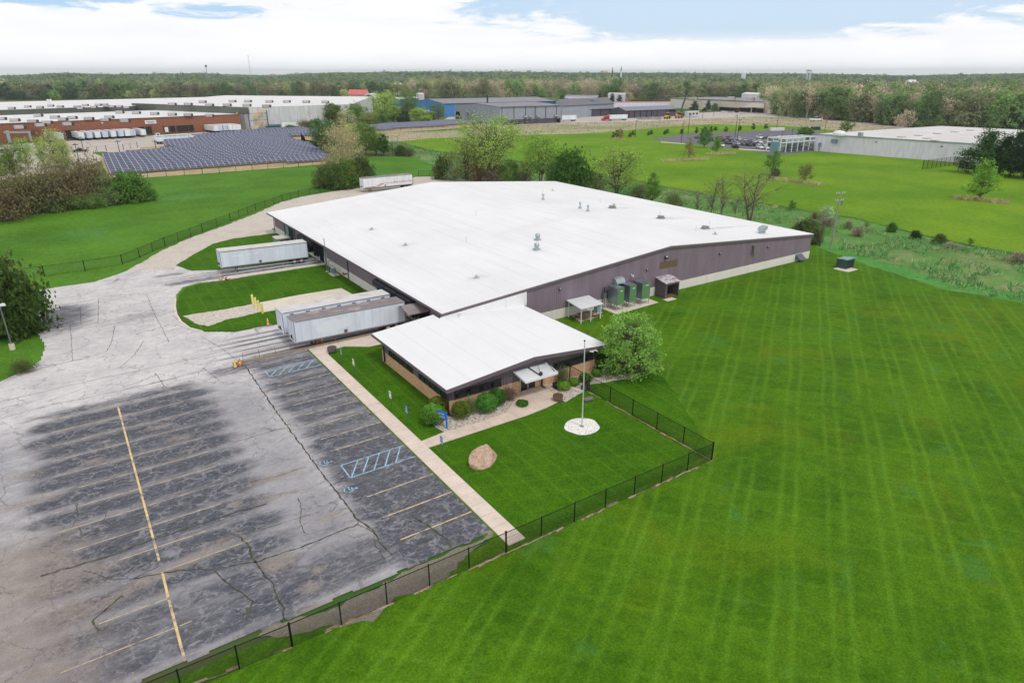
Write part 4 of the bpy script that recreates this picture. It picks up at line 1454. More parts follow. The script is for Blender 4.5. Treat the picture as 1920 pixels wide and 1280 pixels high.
# pad transformer on the lawn
tf = thing('transformer', 'dark green pad transformer on the lawn beyond the warehouse corner', 'transformer', (113.6, 61.9, 0))
mb = MB()
mb.prism([tuple(G(*p)[:2]) for p in ((1562, 505), (1590, 511), (1608, 506), (1580, 500))], 0, .14)
mb.build('base_pad', pad_m, tf)
tgm = M('transformer_green', lin((66, 92, 86)), .5, .1, var=.1)
mb = MB()
def rbox(mb, c, w, d, z0, z1, a):
    ca, sa = math.cos(a), math.sin(a)
    mb.prism([(c[0] + x * ca - y * sa, c[1] + x * sa + y * ca) for x, y in ((-w / 2, -d / 2), (w / 2, -d / 2), (w / 2, d / 2), (-w / 2, d / 2))], z0, z1)
rbox(mb, (113.3, 61.6), 2.5, 1.1, .14, 1.75, .02)
mb.build('cabinet', tgm, tf)
mb = MB()
rbox(mb, (113.35, 62.55), 2.3, .95, .14, 1.62, .02)
mb.build('tank', tgm, tf)
mb = MB()
rbox(mb, (113.3, 61.6), 2.62, 1.2, 1.75, 1.84, .02)
rbox(mb, (113.35, 62.6), 2.42, .8, 1.64, 1.73, .02)
mb.build('lid', M('transformer_lid', lin((120, 150, 150)), .45, .1), tf)
mb = MB()
rbox(mb, (112.75, 61.02), 1.1, .04, .25, 1.6, .02)
rbox(mb, (113.95, 61.04), 1.05, .04, .25, 1.6, .02)
mb.build('door', M('transformer_door', lin((34, 50, 48)), .5), tf)

# canopy over the dock stair beside the office
dc = thing('stair_canopy', 'grey ribbed metal canopy over the dock stair behind the office', 'canopy', (36.2, 77.0, 0))
mb = MB()
ribm = siding_mat('ribbed_metal', lin((150, 140, 142)), .38, .55)
def ribroof(mb, y0, z0, y1, z1):
    mb.add([(34.4, y0, z0), (37.5, y0, z0), (37.5, y1, z1), (34.4, y1, z1), (34.4, y0, z0 - .06), (37.5, y0, z0 - .06), (37.5, y1, z1 - .06), (34.4, y1, z1 - .06)],
           [(0, 1, 2, 3), (7, 6, 5, 4), (0, 4, 5, 1), (1, 5, 6, 2), (2, 6, 7, 3), (3, 7, 4, 0)])
ribroof(mb, 74.9, 3.0, 77.1, 3.65)
ribroof(mb, 78.5, 3.2, 77.101, 3.65)
mb.build('roof', ribm, dc)
for X, Y in ((34.7, 78.2), (34.8, 75.2), (37.2, 75.2)):
    mb = MB()
    mb.bar((X, Y, .1), (X, Y, 2.9), .12, .12)
    mb.build('post', darktrim_m, dc)
mb = MB()
mb.box((35.6, 75.0, .1), (36.0, 75.2, 1.9))
mb.build('white_panel', white_m, dc)
mb = MB()
mb.box((36.1, 75.25, .1), (37.5, 75.35, 2.7))
mb.build('dark_screen', dark_m, dc)

# handrail along the dock slot
hr = thing('handrail', 'long thin steel handrail on the kerb beside the near parked trailer', 'handrail', (20.0, 78.2, .3))
mb = MB()
mb.tube((14.2, 78.2, 1.3), (37.0, 78.2, 1.3), .03, 6)
mb.build('top_rail', rust_m, hr)
mb = MB()
mb.tube((14.2, 78.2, .85), (37.0, 78.2, .85), .022, 6)
mb.build('middle_rail', rust_m, hr)
post0 = None
for i in range(13):
    X = 14.2 + 1.9 * i
    mb = MB()
    mb.tube((X, 78.2, .28), (X, 78.2, 1.3), .03, 6)
    mb.build('post', rust_m if i % 3 else steel_m, hr)
hr = thing('handrail', 'galvanised handrail beside the white trailer at the far dock', 'handrail', (28.0, 116.4, .14))
mb = MB()
for z in (.65, 1.15):
    mb.tube((22.4, 117.15, z), (36.2, 116.4, z), .035, 6)
mb.tube((34.2, 116.5, 1.15), (34.2, 115.9, 1.15), .03, 6)
mb.build('rail', galv_m, hr)
for i in range(8):
    f_ = i / 7
    mb = MB()
    mb.tube((22.4 + 13.8 * f_, 117.15 - .75 * f_, .1), (22.4 + 13.8 * f_, 117.15 - .75 * f_, 1.15), .035, 6)
    mb.build('post', galv_m, hr)
# ---------------------------------------------------------------- semi trailers
tyre_m = M('tyre', lin((38, 38, 40)), .85, var=.2)
rim_m = M('wheel_rim', lin((186, 186, 186)), .4, .5)
chas_m = M('chassis', lin((44, 44, 48)), .7, var=.2)
trail_w = siding_mat('trailer_white', lin((226, 232, 238)), 1.2, .12, .03)
trail_b = siding_mat('trailer_blue_white', lin((216, 224, 238)), 1.2, .1, .03)
troof_l = M('trailer_roof_pale', lin((206, 202, 202)), .7, var=.08, scale=.7, col2=lin((180, 172, 170)), c2=.58)
troof_d = M('trailer_roof_grimy', lin((132, 122, 124)), .85, var=.12, scale=.8, col2=lin((164, 152, 146)), c2=.55)
trim_al = M('trailer_trim', lin((150, 146, 146)), .45, .4)


def wheel(parent, x, y, z=.5, r=.5, w=.28, side=1, world=False):
    mb = MB()
    mb.tube((x, y - w / 2, z), (x, y + w / 2, z), r, 14)
    o = mb.build('wheel', tyre_m, parent, world=world)
    mb = MB()
    mb.tube((x, y + side * w / 2, z), (x, y + side * (w / 2 + .02), z), r * .55, 12)
    mb.build('rim', rim_m, o, world=world)
    return o


def trailer(label, loc, rz=0.0, L=15.0, z0=1.2, z1=4.1, drop=0.3, body=None, roofm=None, vents=False, name='semi_trailer', group=None, full=True, trimdark=False):
    t = thing(name, label, 'trailer', loc, rz, group)
    W = 2.6
    dz = lambda x: -drop * x / L
    def hexa(mb, x0, y0, za, x1, y1, zb):
        vs = []
        for x, y, z in ((x0, y0, za), (x1, y0, za), (x1, y1, za), (x0, y1, za), (x0, y0, zb), (x1, y0, zb), (x1, y1, zb), (x0, y1, zb)):
            vs.append((x, y, z + dz(x)))
        mb.add(vs, [(0, 3, 2, 1), (4, 5, 6, 7), (0, 1, 5, 4), (1, 2, 6, 5), (2, 3, 7, 6), (3, 0, 4, 7)])
    mb = MB()
    r = .16
    prof = [(r, -W / 2), (L, -W / 2), (L, W / 2), (r, W / 2), (.05, W / 2 - .06), (0, W / 2 - r), (0, -W / 2 + r), (.05, -W / 2 + .06)]
    n = len(prof)
    vs = [(x, y, z0 + dz(x)) for x, y in prof] + [(x, y, z1 - .05 + dz(x)) for x, y in prof]
    mb.add(vs, [tuple(range(n - 1, -1, -1)), tuple(range(n, 2 * n))] + [(i, (i + 1) % n, (i + 1) % n + n, i + n) for i in range(n)])
    mb.build('body', body or trail_w, t, world=False)
    mb = MB()
    vs = [(x * 1.0, y * .985, z1 - .05 + dz(x)) for x, y in prof] + [(x + (.06 if x < L / 2 else -.04), y * .95, z1 + dz(x)) for x, y in prof]
    mb.add(vs, [tuple(range(n, 2 * n))] + [(i, (i + 1) % n, (i + 1) % n + n, i + n) for i in range(n)])
    mb.build('roof', roofm or troof_l, t, world=False)
    if full:
        mb = MB()
        for s in (-1, 1):
            hexa(mb, .18, s * (W / 2) - .022, z0 - .02, L, s * (W / 2) + .022, z0 + .14)
            hexa(mb, .18, s * (W / 2) - .022, z1 - .2, L, s * (W / 2) + .022, z1 - .06)
            hexa(mb, .03, s * (W / 2 - .10) - .07, z0, .17, s * (W / 2 - .06) + .05, z1 - .06)
            hexa(mb, L - .1, s * (W / 2) - .03, z0, L + .02, s * (W / 2) + .03, z1 - .04)
        hexa(mb, -.02, -W / 2 + .16, z1 - .16, .01, W / 2 - .16, z1 - .06)
        mb.build('trim', trim_al, t, world=False)
        mb = MB()
        for y in (-.5, .1, .7):
            hexa(mb, -.05, y, z0 + .25, .0, y + .14, z0 + .45)
        hexa(mb, -.1, -.2, z0 + .35, 0, .15, z0 + .75)
        mb.build('nose_fitting', chas_m, t, world=False)
        if vents:
            mb = MB()
            for k in range(7):
                x = 1.0 + 2.1 * k
                hexa(mb, x, -W / 2 - .05, z1 - .55, x + .5, -W / 2, z1 - .3)
            mb.build('side_vent', M('vent_blue_grey', lin((120, 134, 150)), .5, .2), t, world=False)
        mb = MB()
        hexa(mb, L * .42, -W / 2 - .03, z0 + .25, L * .42 + .42, -W / 2 - .023, z0 + .6)
        mb.add([(L * .42 + .2, -W / 2 - .035, z0 + .08 + dz(6)), (L * .42 + .48, -W / 2 - .035, z0 + .36 + dz(6)), (L * .42 + .2, -W / 2 - .035, z0 + .64 + dz(6)), (L * .42 - .08, -W / 2 - .035, z0 + .36 + dz(6))], [(0, 1, 2, 3)])
        mb.build('placard', M('placard_grey', lin((96, 98, 108)), .6), t, world=False)
    mb = MB()
    hexa(mb, .6, -.5, z0 - .3, L - .1, .5, z0)
    hexa(mb, L - 3.4, -1.1, z0 - .42, L - .3, 1.1, z0 - .3)
    hexa(mb, L - .1, -1.2, z0 - .55, L, 1.2, z0 - .4)
    mb.build('chassis', chas_m, t, world=False)
    for s in (-1, 1):
        mb = MB()
        mb.bar((2.6, s * .7, .1), (2.6, s * .7, z0), .14, .14)
        mb.box((2.42, s * .7 - .14, .03), (2.78, s * .7 + .14, .1))
        mb.build('landing_leg', chas_m, t, world=False)
    for x in (L - 2.6, L - 1.35):
        for s in (-1, 1):
            wheel(t, x, s * (W / 2 - .2), .5, .5, .3, s)
    return t


tl = trailer('white trailer with small dark side vents parked next to the grimy roofed trailer', (20.15, 82.95, .06), .035, 15.0, body=trail_b, vents=True)
tr_ = trailer('white trailer with a grimy brown-grey roof parked beside the handrail', (20.4, 78.98, .06), .025, 15.0, body=trail_b, roofm=troof_d)
# repainted patch and stains on the near trailer
mb = MB()
rp_ = random.Random(4)
pts = [(3.0, 2.05), (4.2, 1.8), (5.5, 1.95), (6.6, 2.1), (7.4, 2.4), (7.3, 3.0), (6.6, 3.5), (6.0, 3.3), (5.2, 3.45), (4.0, 3.35), (3.2, 3.15), (2.7, 2.6)]
mb.poly([(x, -1.309, z - .02 * x) for x, z in pts])
mb.build('repainted_patch', M('fresh_white', lin((224, 230, 240)), .5, var=.02), tr_, world=False)
dk = trailer('white trailer with faint ghost lettering backed to the far dock by the grass', (20.55, 120.2, .06), .0, 15.0, body=trail_b)


def lettering(text, parent, loc, rot, size, mat, name='lettering', ext=0.004, align='LEFT'):
    cu_ = bpy.data.curves.new(name, 'FONT')
    cu_.body = text
    cu_.size = size
    cu_.extrude = ext
    cu_.align_x = align
    tmp = bpy.data.objects.new(name, cu_)
    COL.objects.link(tmp)
    bpy.context.view_layer.update()
    me = bpy.data.meshes.new_from_object(tmp)
    bpy.data.objects.remove(tmp)
    me.materials.clear()
    me.materials.append(mat)
    o = bpy.data.objects.new(name, me)
    COL.objects.link(o)
    o.parent = parent
    o.location = loc
    o.rotation_euler = rot
    return o


ghost_m = M('ghost_paint', lin((244, 246, 250)), .5)
lettering('DECKER', dk, (2.9, -1.312, 2.72), (R(90), .02, 0), .62, ghost_m)
mb = MB()
mb.bar((2.0, -1.315, 2.98), (2.8, -1.315, 2.96), .004, .08)
mb.bar((5.7, -1.315, 2.96), (6.3, -1.315, 2.95), .004, .16)
mb.build('ghost_stripe', ghost_m, dk, world=False)
rt = trailer('white trailer with red diagonal stripes parked on the gravel behind the warehouse', (73.6, 187.0, .06), .02, 16.0, z0=1.1, z1=4.1, drop=0.0, body=trail_w, roofm=troof_d)
red_m = M('trailer_red', lin((206, 92, 84)), .5)
pink_m = M('faded_red', lin((204, 140, 150)), .5)
mb = MB()
for k in range(3):
    x = 3.6 + .55 * k
    mb.add([(x, -1.312, 1.35), (x + .3, -1.312, 1.35), (x + 2.1, -1.312, 2.2), (x + 1.8, -1.312, 2.2)], [(0, 1, 2, 3)])
mb.box((.6, -1.312, 1.28), (3.8, -1.306, 1.5))
mb.build('stripe', red_m, rt, world=False)
mb = MB()
mb.box((5.4, -1.312, 2.08), (8.6, -1.306, 2.22))
mb.build('faded_stripe', pink_m, rt, world=False)
rl = random.Random(8)
mb = MB()
x = 8.8
while x < 15.4:
    w = rl.uniform(.2, .4)
    mb.box((x, -1.312, 2.02), (x + w, -1.306, 2.4))
    x += w + rl.choice((.1, .1, .1, .3))
mb.build('faded_letters', pink_m, rt, world=False)
mb = MB()
mb.box((15.9, -1.34, 1.0), (16.05, 1.34, 4.12))
mb.build('rear_frame', black_m, rt, world=False)

# ---------------------------------------------------------------- generator set and meters by the left wall
gs = thing('generator_box', 'pale steel generator box behind the trailer at the far dock', 'generator', (35.2, 134.5, 0))
mb = MB()
mb.box((33.9, 133.1, .1), (36.6, 135.9, 1.75))
mb.build('casing', galv_m, gs)
mb = MB()
mb.box((33.8, 133.0, 1.75), (36.7, 136.0, 1.85))
mb.build('lid', M('bleached_lid', lin((206, 200, 188)), .7, var=.15, scale=2), gs)
mb = MB()
mb.box((34.6, 133.05, .5), (36.4, 133.09, 1.5))
mb.build('louvre', dark_m, gs)
dd = thing('dust_duct', 'teal steel duct standing against the far end of the left wall', 'duct', (37.1, 136.0, 0))
mb = MB()
mb.box((36.9, 134.6, 1.4), (37.5, 136.8, 3.95))
mb.build('casing', M('teal_steel', lin((104, 138, 146)), .45, .3, var=.12), dd)
mb = MB()
mb.box((36.75, 133.9, .1), (37.5, 138.2, 1.4))
mb.build('base_unit', teal_m2, dd)
for y in (134.4, 137.4):
    mb = MB()
    mb.box((36.8, y - .12, 1.4), (36.95, y + .12, 3.9))
    mb.build('frame_post', teal_m2, dd)
ms = thing('mast', 'slim grey mast rising above the eave beside the gas meter', 'mast', G(613.8, 509.4))
p0 = G(613.8, 509.4)
mb = MB()
mb.tube(p0, p0 + (0, 0, 5.9), .09, 8, .06)
mb.build('pole', steel_m, ms)
mb = MB()
mb.lathe([(.3, 0), (.28, .12), (.1, .14)], 10, tuple(p0))
mb.build('base', pad_m, ms)
gm = thing('gas_meter', 'blue-green gas meter and pipes against the white wall base', 'gas meter', (36.6, 108.6, 0))
tealp = M('meter_paint', lin((128, 152, 160)), .5, .2)
mb = MB()
mb.box((36.1, 107.9, .5), (36.7, 108.5, 1.2))
mb.lathe([(.1, .2), (.3, .3), (.3, .9), (.12, 1.0)], 12, (36.4, 109.3, 0))
mb.build('meter', tealp, gm)
mb = MB()
mb.path([(36.4, 110.0, 0), (36.4, 110.0, 1.5), (36.4, 107.8, 1.5), (36.4, 107.8, .1)], .06, 8)
mb.path([(36.4, 110.8, 0), (36.4, 110.8, 1.9), (37.5, 110.8, 1.9)], .05, 8)
mb.build('pipe', tealp, gm)
mb = MB()
mb.box((35.9, 107.5, 0), (37.2, 109.9, .1))
mb.build('base_pad', pad_m, gm)
hy = thing('fire_valve', 'red fire valve on the white wall beside a downspout', 'valve', (37.2, 105.2, 0))
mb = MB()
mb.tube((37.55, 105.0, .9), (36.9, 105.0, .9), .1, 10)
mb.tube((36.9, 104.7, .9), (36.9, 105.3, .9), .13, 10)
mb.build('valve_body', M('valve_red', lin((150, 66, 60)), .5), hy)
mb = MB()
mb.tube((36.9, 105.0, .9), (36.9, 105.0, 1.15), .05, 8)
mb.lathe([(.16, 0), (.16, .04)], 12, (36.9, 105.0, 1.15))
mb.build('handwheel', M('valve_red', lin((150, 66, 60)), .5), hy)

# ---------------------------------------------------------------- cones
def cone_mesh(orange, top, band):
    mb = MB()
    mb.box((-.24, -.24, 0), (.24, .24, .05), 0)
    mb.lathe([(.19, .05), (.155, .34)], 14, mi=1)
    mb.lathe([(.156, .341), (.12, .55)], 14, mi=2)
    mb.lathe([(.12, .551), (.05, .98), (.03, 1.0)], 14, mi=1 if not top else 2)
    me = mb.mesh('traffic_cone', [black_m, orange, band])
    fixnormals(me)
    return me


or1 = M('cone_orange', lin((226, 120, 62)), .6, var=.15, scale=6)
or2 = M('cone_red_orange', lin((206, 84, 52)), .6, var=.15, scale=6)
ye1 = M('cone_faded', lin((232, 196, 120)), .6, var=.15, scale=6)
wb = M('cone_band', lin((232, 226, 214)), .5)
for (X, Y, mats, lab) in ((13.05, 77.25, (ye1, False, ye1), 'faded yellow-orange traffic cone, left of the pair at the kerb end'), (13.65, 77.45, (or1, False, ye1), 'orange traffic cone, right of the pair at the kerb end'),
                          (20.2, 89.6, (ye1, False, or1), 'faded orange traffic cone at the grass edge by the parked trailers'), (23.4, 78.75, (or2, False, or2), 'all red-orange traffic cone beside the handrail'),
                          (24.0, 78.75, (or2, False, wb), 'red-orange traffic cone with white band beside the handrail'), (19.7, 116.4, (ye1, False, or1), 'faded traffic cone left of the pair at the far dock walk'),
                          (20.4, 115.6, (or1, False, wb), 'orange traffic cone lying right of the pair at the far dock walk')):
    o = bpy.data.objects.new('traffic_cone', cone_mesh(*mats))
    COL.objects.link(o)
    o.location = (X, Y, .3 if 78 < Y < 79 else .06)
    if 'lying' in lab:
        o.rotation_euler = (R(88), 0, R(40))
        o.location = (X, Y, .27)
    tag(o, lab, 'traffic cone', 'traffic cones')

# bollards
bol_m = M('bollard_yellow', lin((236, 218, 140)), .6, var=.12, scale=3)
for i, (X, Y, lab) in enumerate(((20.8, 99.9, 'yellow bollard farthest from the parked trailers'), (20.8, 98.2, 'second yellow bollard counting from the far dock lawn'),
                                 (20.8, 96.5, 'third yellow bollard counting from the far dock lawn'), (20.9, 95.0, 'yellow bollard nearest the parked trailers'))):
    mb = MB()
    mb.lathe([(.16, 0), (.16, 1.5), (.13, 1.58), (.05, 1.62)], 12)
    o = mb.build('bollard', bol_m, None, smooth=False)
    o.location = (X, Y, 0)
    tag(o, lab, 'bollard', 'yellow bollards on the gravel path')

# ---------------------------------------------------------------- parking signs
sgm = M('sign_post', lin((84, 100, 96)), .5, .4)
blu = M('sign_blue', lin((58, 130, 196)), .5)
whs = M('sign_white', lin((236, 238, 236)), .5)
grn = M('sign_green', lin((70, 130, 96)), .5)


def parking_sign(X, Y, kind, lab):
    t = thing('parking_sign', lab, 'sign', (X, Y, 0), 0, 'parking signs along the sidewalk')
    mb = MB()
    mb.box((-.02, -.04, 0), (.02, .04, 2.2))
    mb.build('post', sgm, t, world=False)
    mb = MB()
    mb.box((-.05, -.24, 1.45), (-.022, .24, 2.2))
    f = mb.build('sign_face', blu if kind == 'blue' else whs, t, world=False)
    mb = MB()
    if kind == 'blue':
        for i in range(14):
            a0, a1 = R(60 + 300 * i / 14), R(60 + 300 * (i + 1) / 14)
            mb.quad(*[(-.054, -(r * math.cos(a)), 1.80 + r * math.sin(a)) for r, a in ((.09, a0), (.125, a0), (.125, a1), (.09, a1))])
        mb.box((-.055, -.03, 1.86), (-.051, .03, 2.1))
        mb.box((-.055, -.14, 1.86), (-.051, .0, 1.9))
        mb.box((-.055, -.2, 1.5), (-.051, .2, 1.58))
        mb.build('symbol', whs, f, world=False)
    else:
        mb.box((-.055, -.18, 1.98), (-.051, .18, 2.08))
        mb.box((-.055, -.18, 1.55), (-.051, .1, 1.62))
        mb.build('symbol', grn, f, world=False)


parking_sign(23.75, 70.9, 'blue', 'blue accessible parking sign nearest the round planter by the dock')
parking_sign(23.75, 67.1, 'white', 'white parking sign next to the planter end of the sidewalk')
parking_sign(23.75, 57.2, 'white', 'white parking sign midway along the office lawn strip')
parking_sign(23.75, 53.4, 'blue', 'blue accessible parking sign near the bright round shrub')
parking_sign(23.75, 46.3, 'blue', 'blue accessible parking sign on the lawn near the boulder')
# blue company board on two legs
bs = thing('entrance_sign', 'bright blue visitor board on two legs in the stone bed', 'sign', (26.3, 51.2, .07))
bluep = M('board_blue', lin((34, 112, 200)), .5)
for x in (-.62, .62):
    mb = MB()
    mb.box((x - .07, -.06, 0), (x + .07, .06, 1.75))
    mb.build('leg', bluep, bs, world=False)
mb = MB()
mb.box((-.55, -.045, .95), (.55, .045, 1.7))
bd = mb.build('board', bluep, bs, world=False)
for k, (a, w) in enumerate((('VISITOR', .9), ('PARKING', .9))):
    lettering(a, bd, (0, -.05, 1.4 - .3 * k), (R(90), 0, 0), .24, whs, align='CENTER', ext=.003)
bs.rotation_euler = (0, 0, R(-62))

# ---------------------------------------------------------------- boulder, flagpole, pots
def boulder():
    mb = bmesh.new()
    bmesh.ops.create_icosphere(mb, subdivisions=5, radius=1.0)
    for v in mb.verts:
        p = np.array(v.co)
        n = fbm(p[0] * 1.7 + 3, p[1] * 1.7 + p[2] * 2.1, 3, 4) - .5
        n2 = fbm(p[0] * 5 + 3, p[1] * 5 + p[2] * 6, 7, 3) - .5
        k = 1 + .30 * n + .09 * n2
        for (nx, ny, nz, d) in ((-.35, -.8, .45, .62), (.75, -.3, .55, .72), (-.7, .1, .6, .74), (0.1, .2, .97, .8), (.4, -.85, .1, .75)):
            l = math.sqrt(nx * nx + ny * ny + nz * nz)
            s = (p[0] * nx + p[1] * ny + p[2] * nz) / l
            if s * k > d:
                k = min(k, d / s * (1 + .05 * n2))
        v.co = Vector((p[0] * k * 1.55, p[1] * k * 1.05, p[2] * k * 1.22 + .62))
    me = bpy.data.meshes.new('boulder')
    mb.to_mesh(me)
    mb.free()
    m, q = begin('pink_granite')
    p = q.pos()
    a = q.noise(p, 1.6, 6.0, .7, .4)
    b = q.noise(p, 11, 4.0, .7)
    c = q.mix(q.ss(a, .35, .62), lin((184, 146, 122)), lin((214, 186, 166)))
    c = q.mix(q.ss(b, .52, .7, 0, .6), c, lin((132, 108, 94)))
    finish(m, q, c, .85, bump=a, bstr=.9, bdist=.25, spec=.2)
    me.materials.append(m)
    for f in me.polygons:
        f.use_smooth = True
    o = bpy.data.objects.new('boulder', me)
    COL.objects.link(o)
    o.location = (26.35, 43.5, -.15)
    o.rotation_euler = (0, 0, .28)
    tag(o, 'large pinkish granite boulder on the front lawn', 'boulder')


boulder()
fpole = thing('flagpole', 'tall white flagpole standing in a round bed of white stones', 'flagpole', (fp[0], fp[1], .07))
mb = MB()
mb.tube((0, 0, 0), (0, 0, 4.4), .075, 12, .062)
mb.tube((0, 0, 4.4), (-.08, .05, 8.9), .062, 12, .035)
mb.build('pole', M('flagpole_paint', lin((206, 208, 204)), .4, .2), fpole, world=False)
mb = MB()
mb.lathe([(.03, 0), (.09, .06), (.09, .12), (.03, .18)], 10, (-.08, .05, 8.9))
mb.build('finial', lamp_m, fpole, world=False)
mb = MB()
mb.lathe([(.2, 0), (.18, .06), (.09, .1)], 12)
mb.build('collar', steel_m, fpole, world=False)
mb = MB()
mb.tube((.09, 0, .9), (0, .06, 8.8), .012, 5)
mb.build('rope', white_m, fpole, world=False)


def planter(name, lab, loc, r, h, mats, cat='planter'):
    t = thing(name, lab, cat, loc)
    mb = MB()
    mb.lathe([(r * .78, 0), (r * .95, h * .4), (r, h), (r * .9, h), (r * .88, h * .86), (.02, h * .86)], 18)
    mb.build('tub', mats[0], t, world=False)
    for z in (.25, .7):
        mb = MB()
        rr = r * (.78 + .22 * z) + .03
        mb.lathe([(rr, h * z - .04), (rr + .015, h * z), (rr, h * z + .04)], 18)
        mb.build('hoop', mats[1], t, world=False)
    mb = MB()
    mb.lathe([(r * .86, h * .862), (r * .5, h * .93), (.02, h * .95)], 12)
    mb.build('soil', mats[2], t, world=False)
    return t


soil_m = M('potting_soil', lin((92, 76, 62)), .95, var=.3, scale=5)
planter('barrel_planter', 'old half barrel planter of dark brown wood beside the entrance patio', (39.2, 49.35, .1), .55, .6, (M('barrel_wood', lin((122, 78, 62)), .8, var=.25, scale=4), steel_m, soil_m))
planter('barrel_planter', 'grey weathered barrel planter at the corner of the sidewalk by the dock', (24.1, 75.4, .12), .58, .62, (M('grey_barrel_wood', lin((112, 106, 104)), .85, var=.25, scale=4), darktrim_m, soil_m))
bk = thing('ash_bin', 'small black square bin in the stone bed by the entrance', 'bin', (40.9, 51.95, .07))
mb = MB()
mb.box((-.25, -.25, 0), (.25, .25, .5))
mb.build('body', black_m, bk, world=False)
mb = MB()
mb.box((-.27, -.27, .5), (.27, .27, .56))
mb.build('rim', lamp_m, bk, world=False)
mb = MB()
mb.box((-.17, -.17, .561), (.17, .17, .566))
mb.build('opening', dark_m, bk, world=False)
dt = thing('drain_tile', 'short grey pipe lying on the lawn near the flagpole', 'pipe', (41.75, 47.5, .25))
mb = MB()
n = 16
a_, b_ = np.array([-.5, .12, 0]), np.array([.5, -.12, 0])
mb.tube(a_, b_, .25, n, caps=False)
mb.tube(a_, b_, .2, n, caps=False)
mb.build('pipe_wall', M('pipe_grey', lin((112, 110, 108)), .8, var=.15), dt, world=False)
mb = MB()
mb.tube(a_ * .9, b_ * .9, .19, n)
mb.build('bore', dark_m, dt, world=False)
bg_ = thing('overturned_tub', 'black plastic tub lying at the fence end of the stone bed', 'tub', (43.4, 49.85, .08))
mb = MB()
mb.tube((-.3, -.15, .32), (.35, .2, .36), .36, 14, .27)
mb.build('shell', black_m, bg_, world=False)
mb = MB()
mb.tube((-.33, -.17, .32), (-.29, -.145, .32), .39, 14)
mb.build('rim', lamp_m, bg_, world=False)
mb = MB()
mb.tube((-.345, -.175, .32), (-.335, -.172, .32), .3, 14)
mb.build('opening', M('tub_inside', lin((84, 96, 110)), .5), bg_, world=False)

# ---------------------------------------------------------------- chain-link fences
fence_blk = M('fence_black', lin((22, 24, 24)), .5, .2)
wire_m = M('fence_wire', lin((30, 33, 33)), .6, .2)


def fence(name, label, pts, h, sp, mat=None, wm=None, pitch=.11, wr=.0048, cat='fence', mesh=True, postr=.045, mid=False):
    mat = mat or fence_blk
    wm = wm or wire_m
    pts = [np.array([p[0], p[1], 0.0]) for p in pts]
    t = thing(name, label, cat, pts[0])
    rail = MB()
    V, F = [], []
    mb = MB()
    mb.tube((0, 0, 0), (0, 0, h + .04), postr, 8)
    mb.lathe([(postr * 1.3, 0), (postr * 1.2, .05), (.01, .09)], 8, (0, 0, h + .03))
    pm = mb.mesh('post', mat)
    fixnormals(pm)
    first = True
    for a, b in zip(pts[:-1], pts[1:]):
        d = b - a
        L = np.linalg.norm(d)
        d /= L
        sd = np.array([-d[1], d[0], 0])
        rail.tube(a + (0, 0, h), b + (0, 0, h), .03, 6)
        rail.tube(a + (0, 0, .06), b + (0, 0, .06), .012, 4)
        k = max(1, round(L / sp))
        for i in range(0 if first else 1, k + 1):
            o = bpy.data.objects.new('post', pm)
            COL.objects.link(o)
            o.parent = t
            o.location = tuple(a + d * L * i / k - pts[0])
            if i in (0, k):
                o.scale = (1.5, 1.5, 1.02)
        first = False
        if mesh:
            nn = int(L / pitch)
            for s in (-1, 1):
                for j in range(-int(h / pitch), nn + int(h / pitch) + 1):
                    x0 = j * pitch
                    x1 = x0 + s * h
                    z0_, z1_ = .05, h
                    xa, xb, za, zb = x0, x1, z0_, z1_
                    lo, hi = 0.0, L
                    # clip to [0, L]
                    if (xa < lo and xb < lo) or (xa > hi and xb > hi):
                        continue
                    def clip(xa, za, xb, zb):
                        if xa < lo:
                            za += (lo - xa) / (xb - xa) * (zb - za); xa = lo
                        if xa > hi:
                            za += (hi - xa) / (xb - xa) * (zb - za); xa = hi
                        return xa, za
                    xa2, za2 = clip(xa, za, xb, zb)
                    xb2, zb2 = clip(xb, zb, xa, za)
                    if abs(xa2 - xb2) < 1e-4:
                        continue
                    o = len(V)
                    p, q_ = a + d * xa2 + (0, 0, za2) + sd * .004 * s, a + d * xb2 + (0, 0, zb2) + sd * .004 * s
                    up = np.array([-(zb2 - za2) * d[0], -(zb2 - za2) * d[1], abs(xb2 - xa2)])
                    up /= np.linalg.norm(up)
                    for e_ in (p, q_):
                        for w_ in (up * wr, -up * .5 * wr + sd * wr * .87, -up * .5 * wr - sd * wr * .87):
                            V.append(e_ + w_ - pts[0])
                    F += [(o, o + 1, o + 4, o + 3), (o + 1, o + 2, o + 5, o + 4), (o + 2, o, o + 3, o + 5)]
    rail.build('rail', mat, t)
    if mesh:
        npmesh('chain_link', np.array(V), np.array(F), wm, t)
    return t


fence('chain_link_fence', 'black chain-link fence around the front lawn and along the parking lot', [tuple(G(*p)[:2]) for p in ((100, 1404), (548.4, 1212), (949, 1035.6), (1334, 862.5), (1068, 712))], 1.76, 3.15, pitch=.075, wr=.0052)
fence('chain_link_fence', 'black chain-link fence between the left meadow and the drive', [tuple(G(*p)[:2]) for p in ((20, 525), (84, 518), (160, 508), (230, 496), (262, 483), (310, 462), (380, 435), (432, 415), (480, 396), (530, 378), (560, 370), (620, 358), (690, 347))], 1.76, 4.6, pitch=.16, wr=.007)
fence('chain_link_fence', 'black chain-link fence behind the gravel yard, partly hidden by shrubs', [tuple(G(*p)[:2]) for p in ((785, 331), (826, 329), (858, 333), (900, 340))] + [(119, 194), (119, 150)], 1.8, 5.0, pitch=.2, wr=.008)

